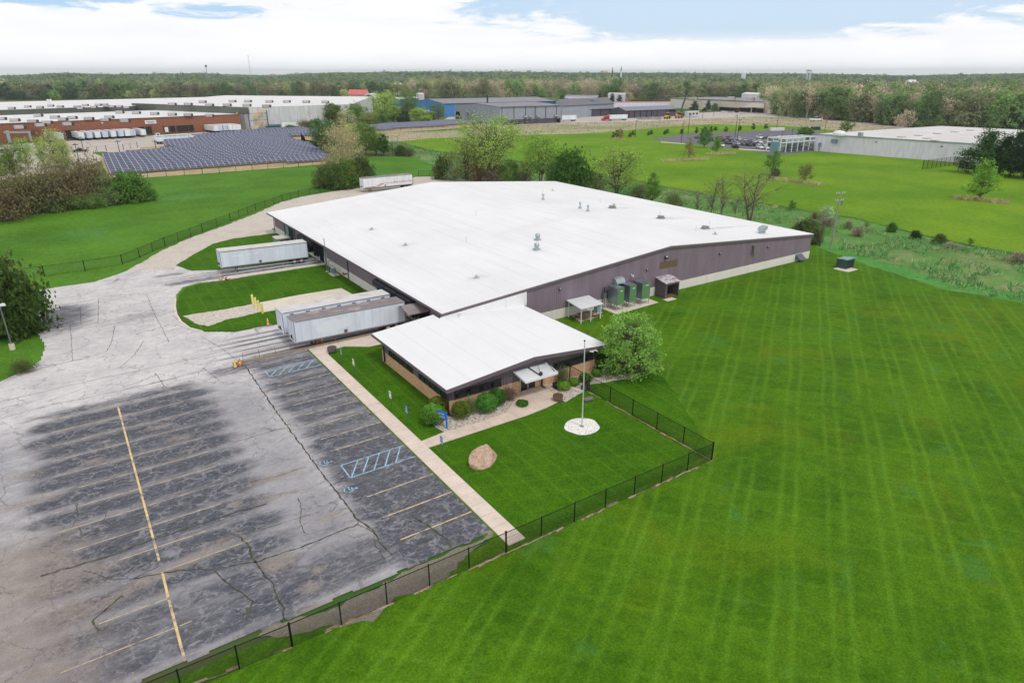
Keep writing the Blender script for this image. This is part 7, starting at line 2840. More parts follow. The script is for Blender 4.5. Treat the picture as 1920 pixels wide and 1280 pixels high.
for (blk, k, s, xa, xb, yy) in order:
    n_ = int((xb - xa) / 1.95)
    L = n_ * 1.95
    where = 'main field' if blk == 0 else 'far solar strip'
    lab = 'dark solar panel row, %s from the front of the %s%s' % (ordn[min(k, 19)], where, '' if s == 0 else ', right part')
    if k == 0 and blk == 0:
        lab = 'nearest long row of dark solar panels along the meadow'
    t = thing('solar_array', lab, 'solar panels', (xa * ca - yy * sa, xa * sa + yy * ca, 0), th, 'rows of solar panels')
    sl_, tl_ = 4.1, R(24)
    me = bpy.data.meshes.new('panels')
    y2, z2 = sl_ * math.cos(tl_), sl_ * math.sin(tl_)
    vs = [(0, -y2 / 2, .85), (L, -y2 / 2, .85), (L, y2 / 2, .85 + z2), (0, y2 / 2, .85 + z2)]
    nrm = np.array([0, -math.sin(tl_), math.cos(tl_)]) * .06
    vs += [tuple(np.array(v) - nrm) for v in vs]
    me.from_pydata(vs, [], [(0, 1, 2, 3), (7, 6, 5, 4), (0, 4, 5, 1), (1, 5, 6, 2), (2, 6, 7, 3), (3, 7, 4, 0)])
    me.materials.append(solar_m)
    o = bpy.data.objects.new('panels', me)
    COL.objects.link(o)
    o.parent = t
    # the panel grid follows the object's own axes: x along the row, y up the slope
    uvl = me.uv_layers.new(name='UVMap')
    mb = MB()
    for i in range(max(2, int(L / 7.8)) + 1):
        x = L * i / max(2, int(L / 7.8))
        mb.bar((x, .5, 0), (x, .5, 1.6), .12, .12)
        mb.bar((x, -1.0, 0), (x, -1.0, 1.0), .1, .1)
    mb.build('support_frame', steel_m, t, world=False)
fence('field_fence', 'dark wire fence along the front of the solar field', ring((205, 338), (380, 327), (560, 314), (640, 307)), 2.0, 6.0, mesh=False, postr=.07)
fence('field_fence', 'dark wire fence in front of the far solar strip', ring((690, 250), (790, 243), (905, 236)), 2.0, 8.0, mesh=False, postr=.09)
fence('slatted_fence', 'black slatted fence leaning at the corner of the solar field', ring((565, 262), (573, 271.5)), 3.2, 1.2, mesh=True, pitch=.4, wr=.06)
fence('field_fence', 'dark green fence between solar field and the golden trees', ring((573, 272), (590, 276), (607, 282)), 2.6, 2.0, mesh=True, pitch=.35, wr=.03)
# ---------------------------------------------------------------- factories in the middle distance
def gable_bld(name, label, cat, B, C, A, he, hr, wall, roofm, band=None, bandh=0):
    """gable building: B corner, C far end of the long wall, A other end of the gable wall (world xy)"""
    A, B, C = (np.array(p[:2], float) for p in (A, B, C))
    D = A + C - B
    t = thing(name, label, cat, (*((A + C) / 2), 0))
    M1, M2 = (A + B) / 2, (C + D) / 2
    mb = MB()
    def P(p, z):
        return (p[0], p[1], z)
    mb.quad(P(B, 0), P(C, 0), P(C, he), P(B, he))
    mb.quad(P(D, 0), P(A, 0), P(A, he), P(D, he))
    mb.poly([P(A, 0), P(B, 0), P(B, he), P(M1, hr), P(A, he)])
    mb.poly([P(C, 0), P(D, 0), P(D, he), P(M2, hr), P(C, he)])
    mb.build('wall', wall, t)
    mb = MB()
    d = (C - B) / np.linalg.norm(C - B)
    n = (B - A) / np.linalg.norm(B - A)
    for s, E in ((1, (B, C)), (-1, (A, D))):
        e0, e1 = E[0] + n * s * .4 - d * .3, E[1] + n * s * .4 + d * .3
        m1, m2 = M1 - d * .3, M2 + d * .3
        mb.add([P(e0, he - .02), P(e1, he - .02), P(m2, hr + .05), P(m1, hr + .05), P(e0, he + .2), P(e1, he + .2), P(m2, hr + .25), P(m1, hr + .25)],
               [(0, 1, 2, 3), (7, 6, 5, 4), (0, 4, 5, 1), (1, 5, 6, 2), (2, 6, 7, 3), (3, 7, 4, 0)])
    r = mb.build('roof', roofm, t)
    if band:
        mb = MB()
        mb.quad(P(B + n * .06, 0), P(C + n * .06, 0), P(C + n * .06, bandh), P(B + n * .06, bandh))
        mb.build('wall_band', band, t)
    for (E0, E1, h) in ((B, C, he),):
        mb = MB()
        mb.bar(P(E0 + n * .5, h + .05), P(E1 + n * .5, h + .05), .25, .4)
        mb.build('gutter', dgrey_sid, t)
    return t, r, n, d


gb, gr_, gn, gd = gable_bld('grey_factory', 'tall pale grey factory with a charcoal base band and hooded vents', 'factory', G(937.5, 235), G(1051, 230), G(853, 227.5), 11.4, 12.9, grey_sid, far_grey_roof, dgrey_sid, 3.3)
Bp, Cp, Ap = (np.array(G(*p)[:2]) for p in ((937.5, 235), (1051, 230), (853, 227.5)))
Lbc = np.linalg.norm(Cp - Bp)
for f_ in (.03, .22, .405, .565, .74, .925):
    c = Bp + (Cp - Bp) * f_ + gn * .15
    mb = MB()
    mb.bar((*c, 0), (*c, 11.3), .35, .35)
    mb.build('downspout', dgrey_sid, gb)
for f_ in (.07, .39, .47, .60, .90):
    c = Bp + (Cp - Bp) * f_ + gn * .1
    mb = MB()
    p_ = [(c + gn * a, z) for a, z in ((0, 3.9), (0, 5.5), (.9, 5.4), (2.0, 4.5), (1.6, 3.9))]
    vs = [(q_[0][0] - gd[0] * .9, q_[0][1] - gd[1] * .9, q_[1]) for q_ in p_] + [(q_[0][0] + gd[0] * .9, q_[0][1] + gd[1] * .9, q_[1]) for q_ in p_]
    mb.add(vs, [(0, 1, 2, 3, 4), (9, 8, 7, 6, 5)] + [(i, (i + 1) % 5, (i + 1) % 5 + 5, i + 5) for i in range(5)])
    hd = mb.build('exhaust_hood', galv_m, gb)
    mb = MB()
    e = c + gn * 1.85
    mb.bar((*(e - gd * .8), 4.15), (*(e + gd * .8), 4.15), .12, .5)
    mb.build('hood_opening', dark_m, hd)
for f_, s in ((.255, .9), (.95, .8)):
    c = Bp + (Cp - Bp) * f_ + gn * .7
    mb = MB()
    mb.box((c[0] - s, c[1] - s, 0), (c[0] + s, c[1] + s, 2.4))
    mb.build('utility_box', dark_m, gb)
ab = (Bp - Ap) / np.linalg.norm(Bp - Ap)
an = -gd
for f_, z, w, h in ((.08, 5.5, 5, 2.6), (.09, 1.6, 6, 3.2)):
    c = Ap + (Bp - Ap) * f_ + an * .1
    mb = MB()
    mb.bar((*(c - ab * w / 2), z), (*(c + ab * w / 2), z), .2, h)
    mb.build('dark_louvre', dark_m, gb)
for f_ in (.32, .41):
    c = Ap + (Bp - Ap) * f_ + an * .3
    mb = MB()
    mb.tube((*c, 0), (*c, 6.0), .25, 6)
    mb.bar((*c, 6), (*(c + an * 1.2), 6.2), 1.4, .8)
    mb.build('exhaust_stack', steel_m, gb)
g = G(914, 193, 12.5)
mb = MB()
mb.tube((g[0], g[1], 11.5), (g[0], g[1], 17.5), .7, 8)
mb.build('roof_stack', rtu_d, gr_)

blb, blr, _, _ = gable_bld('blue_warehouse', 'bright blue warehouse with wide grey roof behind the grey factory', 'warehouse', G(832, 195, 10)[:2], G(1041, 190, 10)[:2], G(779, 189.6, 10)[:2], 10, 12.5, blue_sid, far_grey_roof)
K0, K1 = np.array(G(832, 195, 10)[:2]), np.array(G(779, 189.6, 10)[:2])
kd = (K0 - K1) / np.linalg.norm(K0 - K1)
kn_ = np.array([kd[1], -kd[0]])
if kn_ @ (-K0) < 0:
    kn_ = -kn_
for i, f_ in enumerate((.3, .55)):
    c = K1 + (K0 - K1) * f_ + kn_ * 14
    trailer('white trailer at the docks of the blue warehouse, %s' % ('left', 'right')[i], (c[0], c[1], .02), math.atan2(-kn_[1], -kn_[0]), 13.0, drop=0, full=False, group='trailers at the blue warehouse')
c = np.array(G(838, 214.5)[:2])
trailer('long white trailer parked beside the corner of the grey factory', (c[0], c[1], .02), -.1, 15.5, z1=4.3, drop=0, full=False)
b2, _, _, _ = gable_bld('blue_shed', 'small blue shed partly hidden behind the tall light green tree', 'shed', G(748, 199)[:2], G(785, 196)[:2], G(735, 197)[:2], 6.5, 8.0, blue_sid, far_roof2)
w2, _ = bld('white_shed', 'small white shed roof behind the blue warehouse', 'shed', ring((781, 187.5), (793, 188), (796, 185.5), (784, 185)), 7.5, white_sid, far_roof)
# red-roofed barn with a round grey arch
rb, _, _, _ = gable_bld('barn', 'red-roofed barn with grey walls among the trees', 'barn', G(688, 198)[:2], G(654, 197)[:2], G(694, 195)[:2], 10.5, 15.5, conc_pan, M('barn_red', lin((206, 98, 98)), .6, var=.12, scale=.3))
ga = G(693, 207)
arch = thing('arch_shelter', 'round grey arched shelter beside the red-roofed barn', 'shelter', ga)
mb = MB()
n_ = 14
ad = RT[:2] / np.linalg.norm(RT[:2])
fd = np.array([-ad[1], ad[0]])
def arc_pt(t, r, dpt):
    p = np.array(ga[:2]) + ad * (math.cos(t) * r) + fd * dpt
    return (p[0], p[1], math.sin(t) * r * 1.75)
for i in range(n_):
    t0_, t1_ = math.pi * i / n_, math.pi * (i + 1) / n_
    mb.quad(arc_pt(t0_, 8.5, 0), arc_pt(t1_, 8.5, 0), arc_pt(t1_, 8.5, 26), arc_pt(t0_, 8.5, 26))
    mb.quad(arc_pt(t0_, 8.5, 0), arc_pt(t1_, 8.5, 0), arc_pt(t1_, 7.9, 0), arc_pt(t0_, 7.9, 0))
mb.build('shell', conc_pan, arch)
mb = MB()
mb.poly([arc_pt(math.pi * i / n_, 8.3, 1.2) for i in range(n_ + 1)])
mb.build('end_wall', M('arch_end', lin((150, 152, 154)), .7, var=.15, scale=.3), arch)
mb = MB()
for k in range(-3, 4):
    p = np.array(ga[:2]) + ad * k * 2.2 + fd * .9
    mb.bar((*p, 0), (*p, math.sqrt(max(0.2, 1 - (k * 2.2 / 8.3) ** 2)) * 14.2), .3, .3)
mb.build('mullion', dgrey_sid, arch)

# charcoal wings
P0, P1, P2 = (np.array(G(x, y, 5.4)[:2]) for x, y in ((1056, 204.6), (1092, 206.2), (1160, 203.6)))
cw1, _, _, _ = gable_bld('charcoal_wing', 'low charcoal wing with a dark loading bay right of the grey factory', 'warehouse', P1, P2, P0, 5.4, 7.0, dgrey_sid, far_grey_roof)
P3, P4, P5 = (np.array(G(x, y, 5.4)[:2]) for x, y in ((1146, 205.4), (1174, 208.3), (1268, 204.8)))
cw2, _, c2n, c2d = gable_bld('charcoal_warehouse', 'long low charcoal warehouse behind the red truck', 'warehouse', P4, P5, P3, 5.4, 7.6, dgrey_sid, M('slate_roof', lin((128, 134, 146)), .7, var=.1, scale=.1))
for f_ in (.06, .16, .28, .4, .5, .61, .8):
    c = P4 + (P5 - P4) * f_ + c2n * .15
    mb = MB()
    mb.bar((*c, 0), (*c, 5.3), .3, .3)
    mb.build('downspout', dark_m, cw2)
for f_ in (.88, .95):
    c = P4 + (P5 - P4) * f_ + c2n * .12
    mb = MB()
    mb.bar((*(c - c2d * 1.5), 4.2), (*(c + c2d * 1.5), 4.2), .1, 1.3)
    mb.build('window', dark_m, cw2)
for f_ in (.25, .5, .76):
    c = P1 + (P2 - P1) * f_
    mb = MB()
    q_ = c + np.array([(P2 - P1)[1], -(P2 - P1)[0]]) / np.linalg.norm(P2 - P1) * .15
    mb.bar((*q_, 0), (*q_, 5.3), .3, .3)
    mb.build('downspout', dark_m, cw1)
c = P0 + (P1 - P0) * .5
en = np.array([(P1 - P0)[1], -(P1 - P0)[0]])
en /= np.linalg.norm(en)
if en @ (-c) < 0:
    en = -en
pd_ = (P1 - P0) / np.linalg.norm(P1 - P0)
mb = MB()
mb.bar((*(c - pd_ * 3.5 + en * .15), 2.4), (*(c + pd_ * 3.5 + en * .15), 2.4), .2, 4.6)
mb.build('loading_bay', dark_m, cw1)
mb = MB()
mb.bar((*(c - pd_ * 1.8 + en * .5), 3.6), (*(c + pd_ * 1.8 + en * .5), 3.6), .2, 1.6)
mb.build('bay_panel', galv_m, cw1)
gw, gwr, _, _ = gable_bld('grey_annex', 'grey annex with dark gable roof behind the charcoal wings', 'warehouse', G(1054, 199.5, 9)[:2], G(1151, 194.6, 9)[:2], G(1040, 191.5, 9)[:2], 9, 12.5, grey_sid, M('annex_roof', lin((112, 108, 116)), .8, var=.12, scale=.1))
g = G(1114, 199, 7)
mb = MB()
mb.box((g[0] - 3, g[1] - 3, 5.5), (g[0] + 3, g[1] + 3, 12.2))
mb.build('roof_silo_box', M('silo_blue_grey', lin((128, 142, 160)), .6, .1), gwr)
c = np.array(G(1051.5, 228.5)[:2])
trailer('white trailer against the right end of the grey factory', (c[0], c[1], .02), math.atan2(*(gd[::-1])), 13.0, z1=4.2, drop=0, full=False)
gC = G(1128, 227.2)
gT = G(1172, 225.8)
semi('red tractor with a white trailer parked in front of the charcoal warehouse', (gC[0], gC[1], .02), math.atan2(gT[1] - gC[1], gT[0] - gC[0]), (176, 40, 60), 15.5)
# cream building and its neighbours
Q0, Q1 = np.array(G(1256, 202.5)[:2]), np.array(G(1430, 213)[:2])
qd = (Q1 - Q0) / np.linalg.norm(Q1 - Q0)
qn = np.array([-qd[1], qd[0]])
if qn @ Q0 < 0:
    qn = -qn
cr, crr = bld('cream_factory', 'cream and white low factory with a grey roof near the far woods', 'factory', [Q0, Q1, Q1 + qn * 62, Q0 + qn * 62], 9.6, M('cream_wall', lin((222, 212, 194)), .8, var=.08, scale=.06, col2=lin((228, 226, 224)), c2=.5), far_grey_roof)
mb = MB()
mb.bar((*(Q0 - qn * .2), 9.3), (*(Q1 - qn * .2), 9.3), .3, 1.0)
mb.build('fascia', M('fascia_brown', lin((142, 132, 128)), .7), cr)
for f_, w, h, mt in ((.68, 26, 3.0, dark_m), (.83, 13, 3.4, dark_m), (.92, 5, 3.8, dark_m), (.975, 7, 3.4, dark_m), (.27, 6, 1.4, dark_m), (.765, 5, 2.2, M('brown_door', lin((120, 92, 60)), .7))):
    c = Q0 + (Q1 - Q0) * f_ - qn * .25
    mb = MB()
    mb.bar((*(c - qd * w / 2), h / 2 + .5), (*(c + qd * w / 2), h / 2 + .5), .3, h)
    mb.build('window', mt, cr)
mb = MB()
c = Q0 + (Q1 - Q0) * .93 - qn * 2
mb.bar((*(c - qd * 9), 5.2), (*(c + qd * 9), 5.2), 4.5, .7)
mb.build('entrance_canopy', white_m, cr)
for (px, py, s) in ((1296, 186.3, 1.6), (1302, 186.3, 1.6), (1371, 187.5, 2.2), (1405, 190, 2.6), (1365, 187.5, 1.2)):
    g = G(px, py, 10.5)
    rtu(crr, g[0], g[1], 9.65, .4, s)
wd_, _ = bld('domed_hall', 'white round-roofed hall behind the cream factory', 'hall', ring((1388, 199), (1418, 201), (1424, 197), (1396, 195)), 12.5, white_m, far_roof)
lw, _ = bld('white_wall_building', 'very long low white building behind the charcoal warehouse', 'warehouse', ring((1150, 203), (1256, 202), (1256, 200), (1150, 201)), 5.2, white_sid, M('rust_roof', lin((170, 120, 116)), .8, var=.1))
pb, _ = bld('pale_plant', 'pale low building with blue panels behind the grey annex', 'factory', ring((1059, 192.5), (1120, 194), (1122, 191), (1062, 190)), 7.5, white_sid, far_grey_roof)
g = G(1065, 192.6)
mb = MB()
mb.bar((g[0] - 6, g[1] - 1.0, 3.5), (g[0] + 6, g[1] - 1.0, 3.2), .3, 3.0)
mb.build('blue_panel', blue_sid, pb)
wp, _ = bld('white_hall', 'white hall behind the dark spruces', 'hall', ring((1139, 193), (1172, 194.5), (1172, 192), (1142, 191)), 10.5, white_sid, far_roof)
# machines in the yard
def loader(label, px, py, rz, col, boom=True):
    t = thing('wheel_loader', label, 'machine', G(px, py), rz)
    cm_ = M('machine_%d' % col[0], lin(col), .5, var=.1)
    mb = MB()
    mb.extr([(-2.6, .9), (-2.6, 2.0), (-.6, 2.1), (-.6, .9)], 'y', -.9, .9)
    mb.extr([(-.5, .8), (-.5, 1.6), (2.2, 1.2), (2.2, .8)], 'y', -.6, .6)
    mb.build('body', cm_, t, world=False)
    mb = MB()
    mb.box((-.9, -.75, 2.1), (.7, .75, 3.3))
    c_ = mb.build('cab', glass_m, t, world=False)
    mb = MB()
    mb.box((-1.0, -.85, 3.3), (.8, .85, 3.45))
    mb.build('cab_roof', cm_, c_, world=False)
    if boom:
        mb = MB()
        mb.bar((.4, 0, 1.8), (3.4, 0, 1.0), .8, .4)
        mb.extr([(3.3, .3), (3.3, 1.5), (4.4, .4), (4.3, .25)], 'y', -1.3, 1.3)
        mb.build('bucket', cm_, t, world=False)
    for x in (-1.7, 1.4):
        for s in (-1, 1):
            wheel(t, x, s * 1.05, .75, .75, .5, s)
    t.scale = (1.3,) * 3
    return t


loader('yellow wheel loader in front of the charcoal warehouse, left', 1251, 223, .4, (232, 176, 60))
loader('orange-yellow wheel loader beside the tall dark machine', 1273, 222, .2, (214, 140, 50))
cr_ = thing('telehandler', 'dark green machine with raised boom at the end of the charcoal warehouse', 'machine', G(1277, 218))
g = G(1277, 218)
mb = MB()
mb.box((g[0] - 2, g[1] - 1.2, .8), (g[0] + 2.5, g[1] + 1.2, 2.4))
mb.build('body', M('machine_green', lin((60, 90, 66)), .6), cr_)
mb = MB()
mb.bar((g[0] - 1.5, g[1], 2), (g[0] + 3.5, g[1], 15), .9, .9)
mb.bar((g[0] + 3.5, g[1], 15), (g[0] - 4, g[1], 17.5), .7, .7)
mb.build('boom', M('machine_green', lin((60, 90, 66)), .6), cr_)
for x in (-1.3, 1.8):
    for s in (-1, 1):
        mb = MB()
        mb.tube((g[0] + x, g[1] + s * 1.2, .6), (g[0] + x, g[1] + s * 1.55, .6), .6, 10)
        mb.build('wheel', tyre_m, cr_)
pmn = thing('site_trailer', 'pale grey site trailer in the yard beside the loaders', 'trailer', G(1294, 220))
g = G(1289, 220.5)
mb = MB()
mb.box((g[0], g[1], .8), (g[0] + 13, g[1] + 3.2, 4.2))
mb.build('body', M('site_grey', lin((196, 200, 206)), .5), pmn)
mb = MB()
mb.box((g[0] - .2, g[1] - .2, 4.2), (g[0] + 13.2, g[1] + 3.4, 4.5))
mb.build('roof', white_m, pmn)
for k in range(3):
    mb = MB()
    mb.box((g[0] + 1.5 + 4 * k, g[1] - .06, 2.0), (g[0] + 3.6 + 4 * k, g[1] - .01, 3.3))
    mb.build('window', dark_m, pmn)
rub = []
rr_ = np.random.default_rng(5)
V, F = [], []
for i in range(260):
    g = G(rr_.uniform(1195, 1240), rr_.uniform(222.0, 225.2))
    s = rr_.uniform(.3, 1.1)
    c = np.array([g[0], g[1], s * .4])
    o = len(V)
    a = rr_.normal(size=(4, 3)) * s * .7
    a[:, 2] = np.abs(a[:, 2]) * .8
    V += [c + x for x in a]
    F += [(o, o + 1, o + 2), (o, o + 2, o + 3), (o, o + 3, o + 1), (o + 1, o + 3, o + 2)]
struct(npmesh('rubble', np.array(V), np.array(F), M('rubble_grey', lin((176, 172, 168)), .9, var=.3, scale=.6)), 'stuff')

# white building on the right
a, b = np.array(G(1527, 283.5)[:2]), np.array(G(1815, 306.5)[:2])
e = a + (b - a) * 1.75
bk_ = np.array(G(1765, 236.5, 7.4)[:2])
bk2 = bk_ + (e - a) * .9
d1 = (b - a) / np.linalg.norm(b - a)
n1_ = np.array([d1[1], -d1[0]])
if n1_ @ (-a) < 0:
    n1_ = -n1_
rw, rwr = bld('white_warehouse', 'wide pale warehouse with a dull white roof on the right', 'warehouse', [a, e, bk2, bk_], 7.4, white_sid, far_roof2)
mb = MB()
mb.bar((*(a + n1_ * .15), 7.25), (*(e + n1_ * .15), 7.25), .3, .5)
mb.build('eave_trim', M('eave_grey', lin((150, 168, 170)), .6), rw)
mb = MB()
pc_ = a + (b - a) * .13 + n1_ * .1
mb.bar((*(pc_ - d1 * .6 + n1_ * .8), 4.9), (*(pc_ + d1 * 1.6 + n1_ * .8), 4.9), 1.6, 1.5)
mb.build('exhaust_hood', M('hood_blue', lin((130, 156, 176)), .5, .2), rw)
mb = MB()
p2_ = a + (b - a) * .035 + n1_ * .5
mb.bar((*(p2_ - d1 * .5), 3.1), (*(p2_ + d1 * .5), 3.1), .8, 1.4)
mb.bar((*p2_, 0), (*p2_, 2.4), .3, .3)
mb.build('meter_box', M('hood_blue', lin((130, 156, 176)), .5, .2), rw)
for f_ in (.42, .83):
    c = a + (b - a) * f_ + n1_ * .2
    mb = MB()
    mb.bar((*(c - d1 * .3), 5.6), (*(c + d1 * .3), 5.6), .4, .35)
    mb.build('wall_lamp', lamp_m, rw)
for (px, py) in ((1690, 257), (1722, 254), (1757, 250.5), (1790, 247.5), (1820, 244.5), (1738, 259.5), (1753, 263.5), (1850, 242)):
    g = G(px, py, 7.6)
    mb = MB()
    mb.box((g[0] - 1.3, g[1] - 1.3, 7.4), (g[0] + 1.3, g[1] + 1.3, 7.75))
    mb.build('skylight', M('skylight_grey', lin((176, 170, 166)), .5), rwr)
g = G(1613, 256, 7.6)
mb = MB()
mb.box((g[0] - .8, g[1] - .8, 7.4), (g[0] + .8, g[1] + .8, 9.2))
mb.build('vent_box', galv_m, rwr)
g = G(1573, 254, 7.4)
mb = MB()
mb.lathe([(2.6, 0), (2.6, .9), (2.0, 1.7), (.2, 2.1)], 16, (g[0], g[1], 7.4))
mb.build('dome_vent', white_m, rwr)
# pipe rack with tank beside it
pr_ = thing('pipe_rack', 'white pipe rack of pipes and posts beside the white building', 'pipe rack', (*G(1490, 283)[:2], 0))
r0, r1 = np.array(G(1461, 287)[:2]), np.array(G(1526, 281.5)[:2])
rd = (r1 - r0) / np.linalg.norm(r1 - r0)
rn_ = np.array([-rd[1], rd[0]])
for f_ in np.linspace(0, 1, 7):
    for o_ in (0, 7):
        c = r0 + (r1 - r0) * f_ + rn_ * o_
        mb = MB()
        mb.bar((*c, 0), (*c, 6.0), .35, .35)
        mb.build('post', white_m, pr_)
mb = MB()
for o_ in (0, 7):
    for z in (6.0, 4.2):
        c0, c1 = r0 + rn_ * o_, r1 + rn_ * o_
        mb.bar((*c0, z), (*c1, z), .35, .35)
for f_ in np.linspace(0, 1, 7):
    c = r0 + (r1 - r0) * f_
    mb.bar((*c, 6.0), (*(c + rn_ * 7), 6.0), .3, .3)
mb.build('beam', white_m, pr_)
mb = MB()
c0, c1 = r0 + rn_ * 4 + rd * 6, r0 + rn_ * 4 + rd * 20
mb.tube((*c0, 3.6), (*c1, 3.6), 2.0, 14)
mb.build('tank', M('tank_grey_green', lin((140, 158, 158)), .5, .2), pr_)
mb = MB()
for k, (s0_, l_) in enumerate(((1, 5), (8, 6), (16, 5), (23, 6))):
    for z in (1.0, 2.4):
        c = r0 + rd * s0_ + rn_ * 3
        mb.bar((*c, z), (*(c + rd * l_), z), 2.5, .9)
mb.build('equipment', M('equipment_mix', lin((92, 116, 116)), .6, .1, var=.35, scale=.4, col2=lin((190, 180, 168)), c2=.52), pr_)
mb = MB()
c = r0 - rd * 1.0 + rn_ * 3
mb.box((c[0] - .3, c[1] - 3, 0), (c[0] + 1.5, c[1] + 1, 4.6))
mb.build('control_cabin', M('cabin_teal', lin((120, 160, 168)), .5), pr_)
fence('field_fence', 'tall dark tennis-style fence at the wall of the white building', ring((1729, 318), (1787, 310), (1815, 325), (1900, 331)), 3.2, 3.0, mesh=True, pitch=.4, wr=.015, postr=.07)
sc2 = thing('dark_screen', 'black screen panel beside the lighter pine', 'screen', G(1797, 325))
g0, g1 = np.array(G(1796, 321)[:2]), np.array(G(1826, 326)[:2])
mb = MB()
mb.bar((*g0, 2.4), (*g1, 2.4), .15, 2.4)
mb.build('panel', M('screen_dark', lin((30, 42, 56)), .6), sc2)
for f_ in (0, .5, 1):
    c = g0 + (g1 - g0) * f_
    mb = MB()
    mb.bar((*c, 0), (*c, 3.6), .15, .15)
    mb.build('post', dark_m, sc2)
for (px0, px1, py, col, lab) in ((1444, 1469, 246, (226, 226, 226), 'row of white wrapped bales at the back of the far car park'), (1522, 1537, 244, (44, 52, 70), 'dark blue skip at the back of the far car park')):
    g0, g1 = np.array(G(px0, py)[:2]), np.array(G(px1, py - .5)[:2])
    t = thing('bale_row' if 'bales' in lab else 'skip', lab, 'bales' if 'bales' in lab else 'skip', (*g0, 0))
    n_ = 6 if 'bales' in lab else 1
    for i in range(n_):
        p, q_ = g0 + (g1 - g0) * (i / n_), g0 + (g1 - g0) * ((i + .9) / n_)
        mb = MB()
        mb.bar((*p, 1.0), (*q_, 1.0), 2.2, 1.7)
        mb.build('bale' if n_ > 1 else 'hull', M('bale_%d' % col[0], lin(col), .5, var=.2), t)
    mb = MB()
    mb.bar((*g0, .1), (*g1, .1), 2.4, .15)
    mb.build('skid', dark_m, t)

# lamp posts and poles
pb_m = M('pole_dark', lin((60, 62, 66)), .5, .3)
for i, (x, yb, yt, side) in enumerate(((1191, 257, 227, 1), (1290, 251, 216, 1), (1277, 269, 243, 1), (1280, 247, 231, 1), (1378, 258, 217, -1), (1382, 265, 225, 1), (1456, 242, 217, 1), (1484, 261, 243, 1), (1466, 255, 246, 1), (1546, 247, 227, 1), (1317, 222, 206, 1), (1338, 218, 202, 1))):
    g = G(x, yb)
    h = HT((x, yb), (x, yt))
    t = thing('lamp_post', 'tall thin dark lamp post, %s from the left around the far car park' % ordn[i], 'street lamp', g, 0, 'lamp posts around the far car park')
    mb = MB()
    mb.tube((0, 0, 0), (0, 0, h), .16, 6, .1)
    mb.build('pole', pb_m, t, world=False)
    mb = MB()
    mb.box((-.3 if side > 0 else -1.3, -.25, h - .15), (1.3 if side > 0 else .3, .25, h + .1))
    mb.build('lamp_head', pb_m, t, world=False)
for x, yb, yt, lab in ((148, 300, 268, 'leaning thin pole near the black car'), (227, 296, 262, 'thin dark pole on the verge above the solar panels'), (157, 283, 255, 'thin pole at the gate of the docks'), (294, 285, 262, 'thin pole beside the upper solar block'),
                       (1691, 236, 202, 'tall pale utility pole at the wood edge on the right'), (1511, 224, 203, 'pale utility pole at the edge of the woods'), (1432, 213, 193, 'lamp pole beside the cream factory'), (461, 246, 212, 'dark mast beside the yellow stair tower')):
    g = G(x, yb)
    h = HT((x, yb), (x, yt))
    t = thing('utility_pole', lab, 'pole', g)
    mb = MB()
    mb.tube((0, 0, 0), (h * .06 if 'pale' in lab else -h * .02, 0, h), .17, 6, .12)
    mb.build('pole', polewood if 'pale' in lab else pb_m, t, world=False)
    mb = MB()
    mb.box((-1.0 + (h * .06 if 'pale' in lab else 0), -.12, h - .8), (1.0 + (h * .06 if 'pale' in lab else 0), .12, h - .55))
    mb.build('crossarm', polewood if 'pale' in lab else pb_m, t, world=False)
fence('yard_fence', 'wire fence across the yard of the brick warehouse, left stretch', ring((165, 287), (200, 284)), 2.4, 4, mesh=False, postr=.08)
fence('yard_fence', 'wire fence across the yard of the brick warehouse, right stretch', ring((232, 281), (258, 277)), 2.4, 4, mesh=False, postr=.08)

# ---------------------------------------------------------------- woods
leafw_m = leaf_mat('wood_leaves', .25, .2, tone=True, cl=.12)
tuft_m = leaf_mat('weed_blades', .3, .12, tone=True, cl=.3)
def wood_proto(key, bark=None, **kw):
    proto(key, bark, **kw)
for m_ in (1,):
    wood_proto('wood_round', seed=21, h=19, cr=6.6, t0=.12, shape='round', tips=70, leaves=1500, ls=.62, clump=1.6, lump=.35)
    wood_proto('wood_airy', seed=22, h=20, cr=6.0, t0=.2, shape='vase', tips=80, leaves=1000, ls=.5, clump=1.7, stems=3, twigs=4)
    wood_proto('wood_pale', bark_p, seed=23, h=21, cr=4.6, t0=.3, shape='vase', tips=60, leaves=650, ls=.46, clump=1.5, stems=4, twigs=4, trunk_r=.34)
    wood_proto('wood_low', seed=24, h=9, cr=5.2, t0=.03, shape='bush', tips=70, leaves=1300, ls=.5, clump=1.4, stems=4, lump=.35)
    wood_proto('spruce', bark_d, seed=25, h=15, cr=3.8, t0=.05, shape='cone', tips=80, leaves=1800, ls=.45, clump=.8, straight=True)
EDGE = [(-60, 187), (100, 186), (300, 184), (480, 183), (560, 185), (640, 183), (700, 180), (760, 181), (820, 185), (900, 184), (1050, 181), (1100, 188), (1180, 190), (1250, 191), (1310, 187), (1420, 191), (1440, 214), (1500, 221), (1600, 227),
        (1700, 239.5), (1765, 238), (1850, 240), (1990, 241)]
ex, ey = np.array([p[0] for p in EDGE]), np.array([p[1] for p in EDGE])
PAL = {'green': (106, 134, 76), 'mid': (90, 114, 72), 'brown': (124, 118, 102), 'tan': (158, 148, 128), 'olive': (122, 128, 94), 'yellow': (144, 152, 100), 'dark': (70, 90, 68), 'grey': (120, 120, 112)}


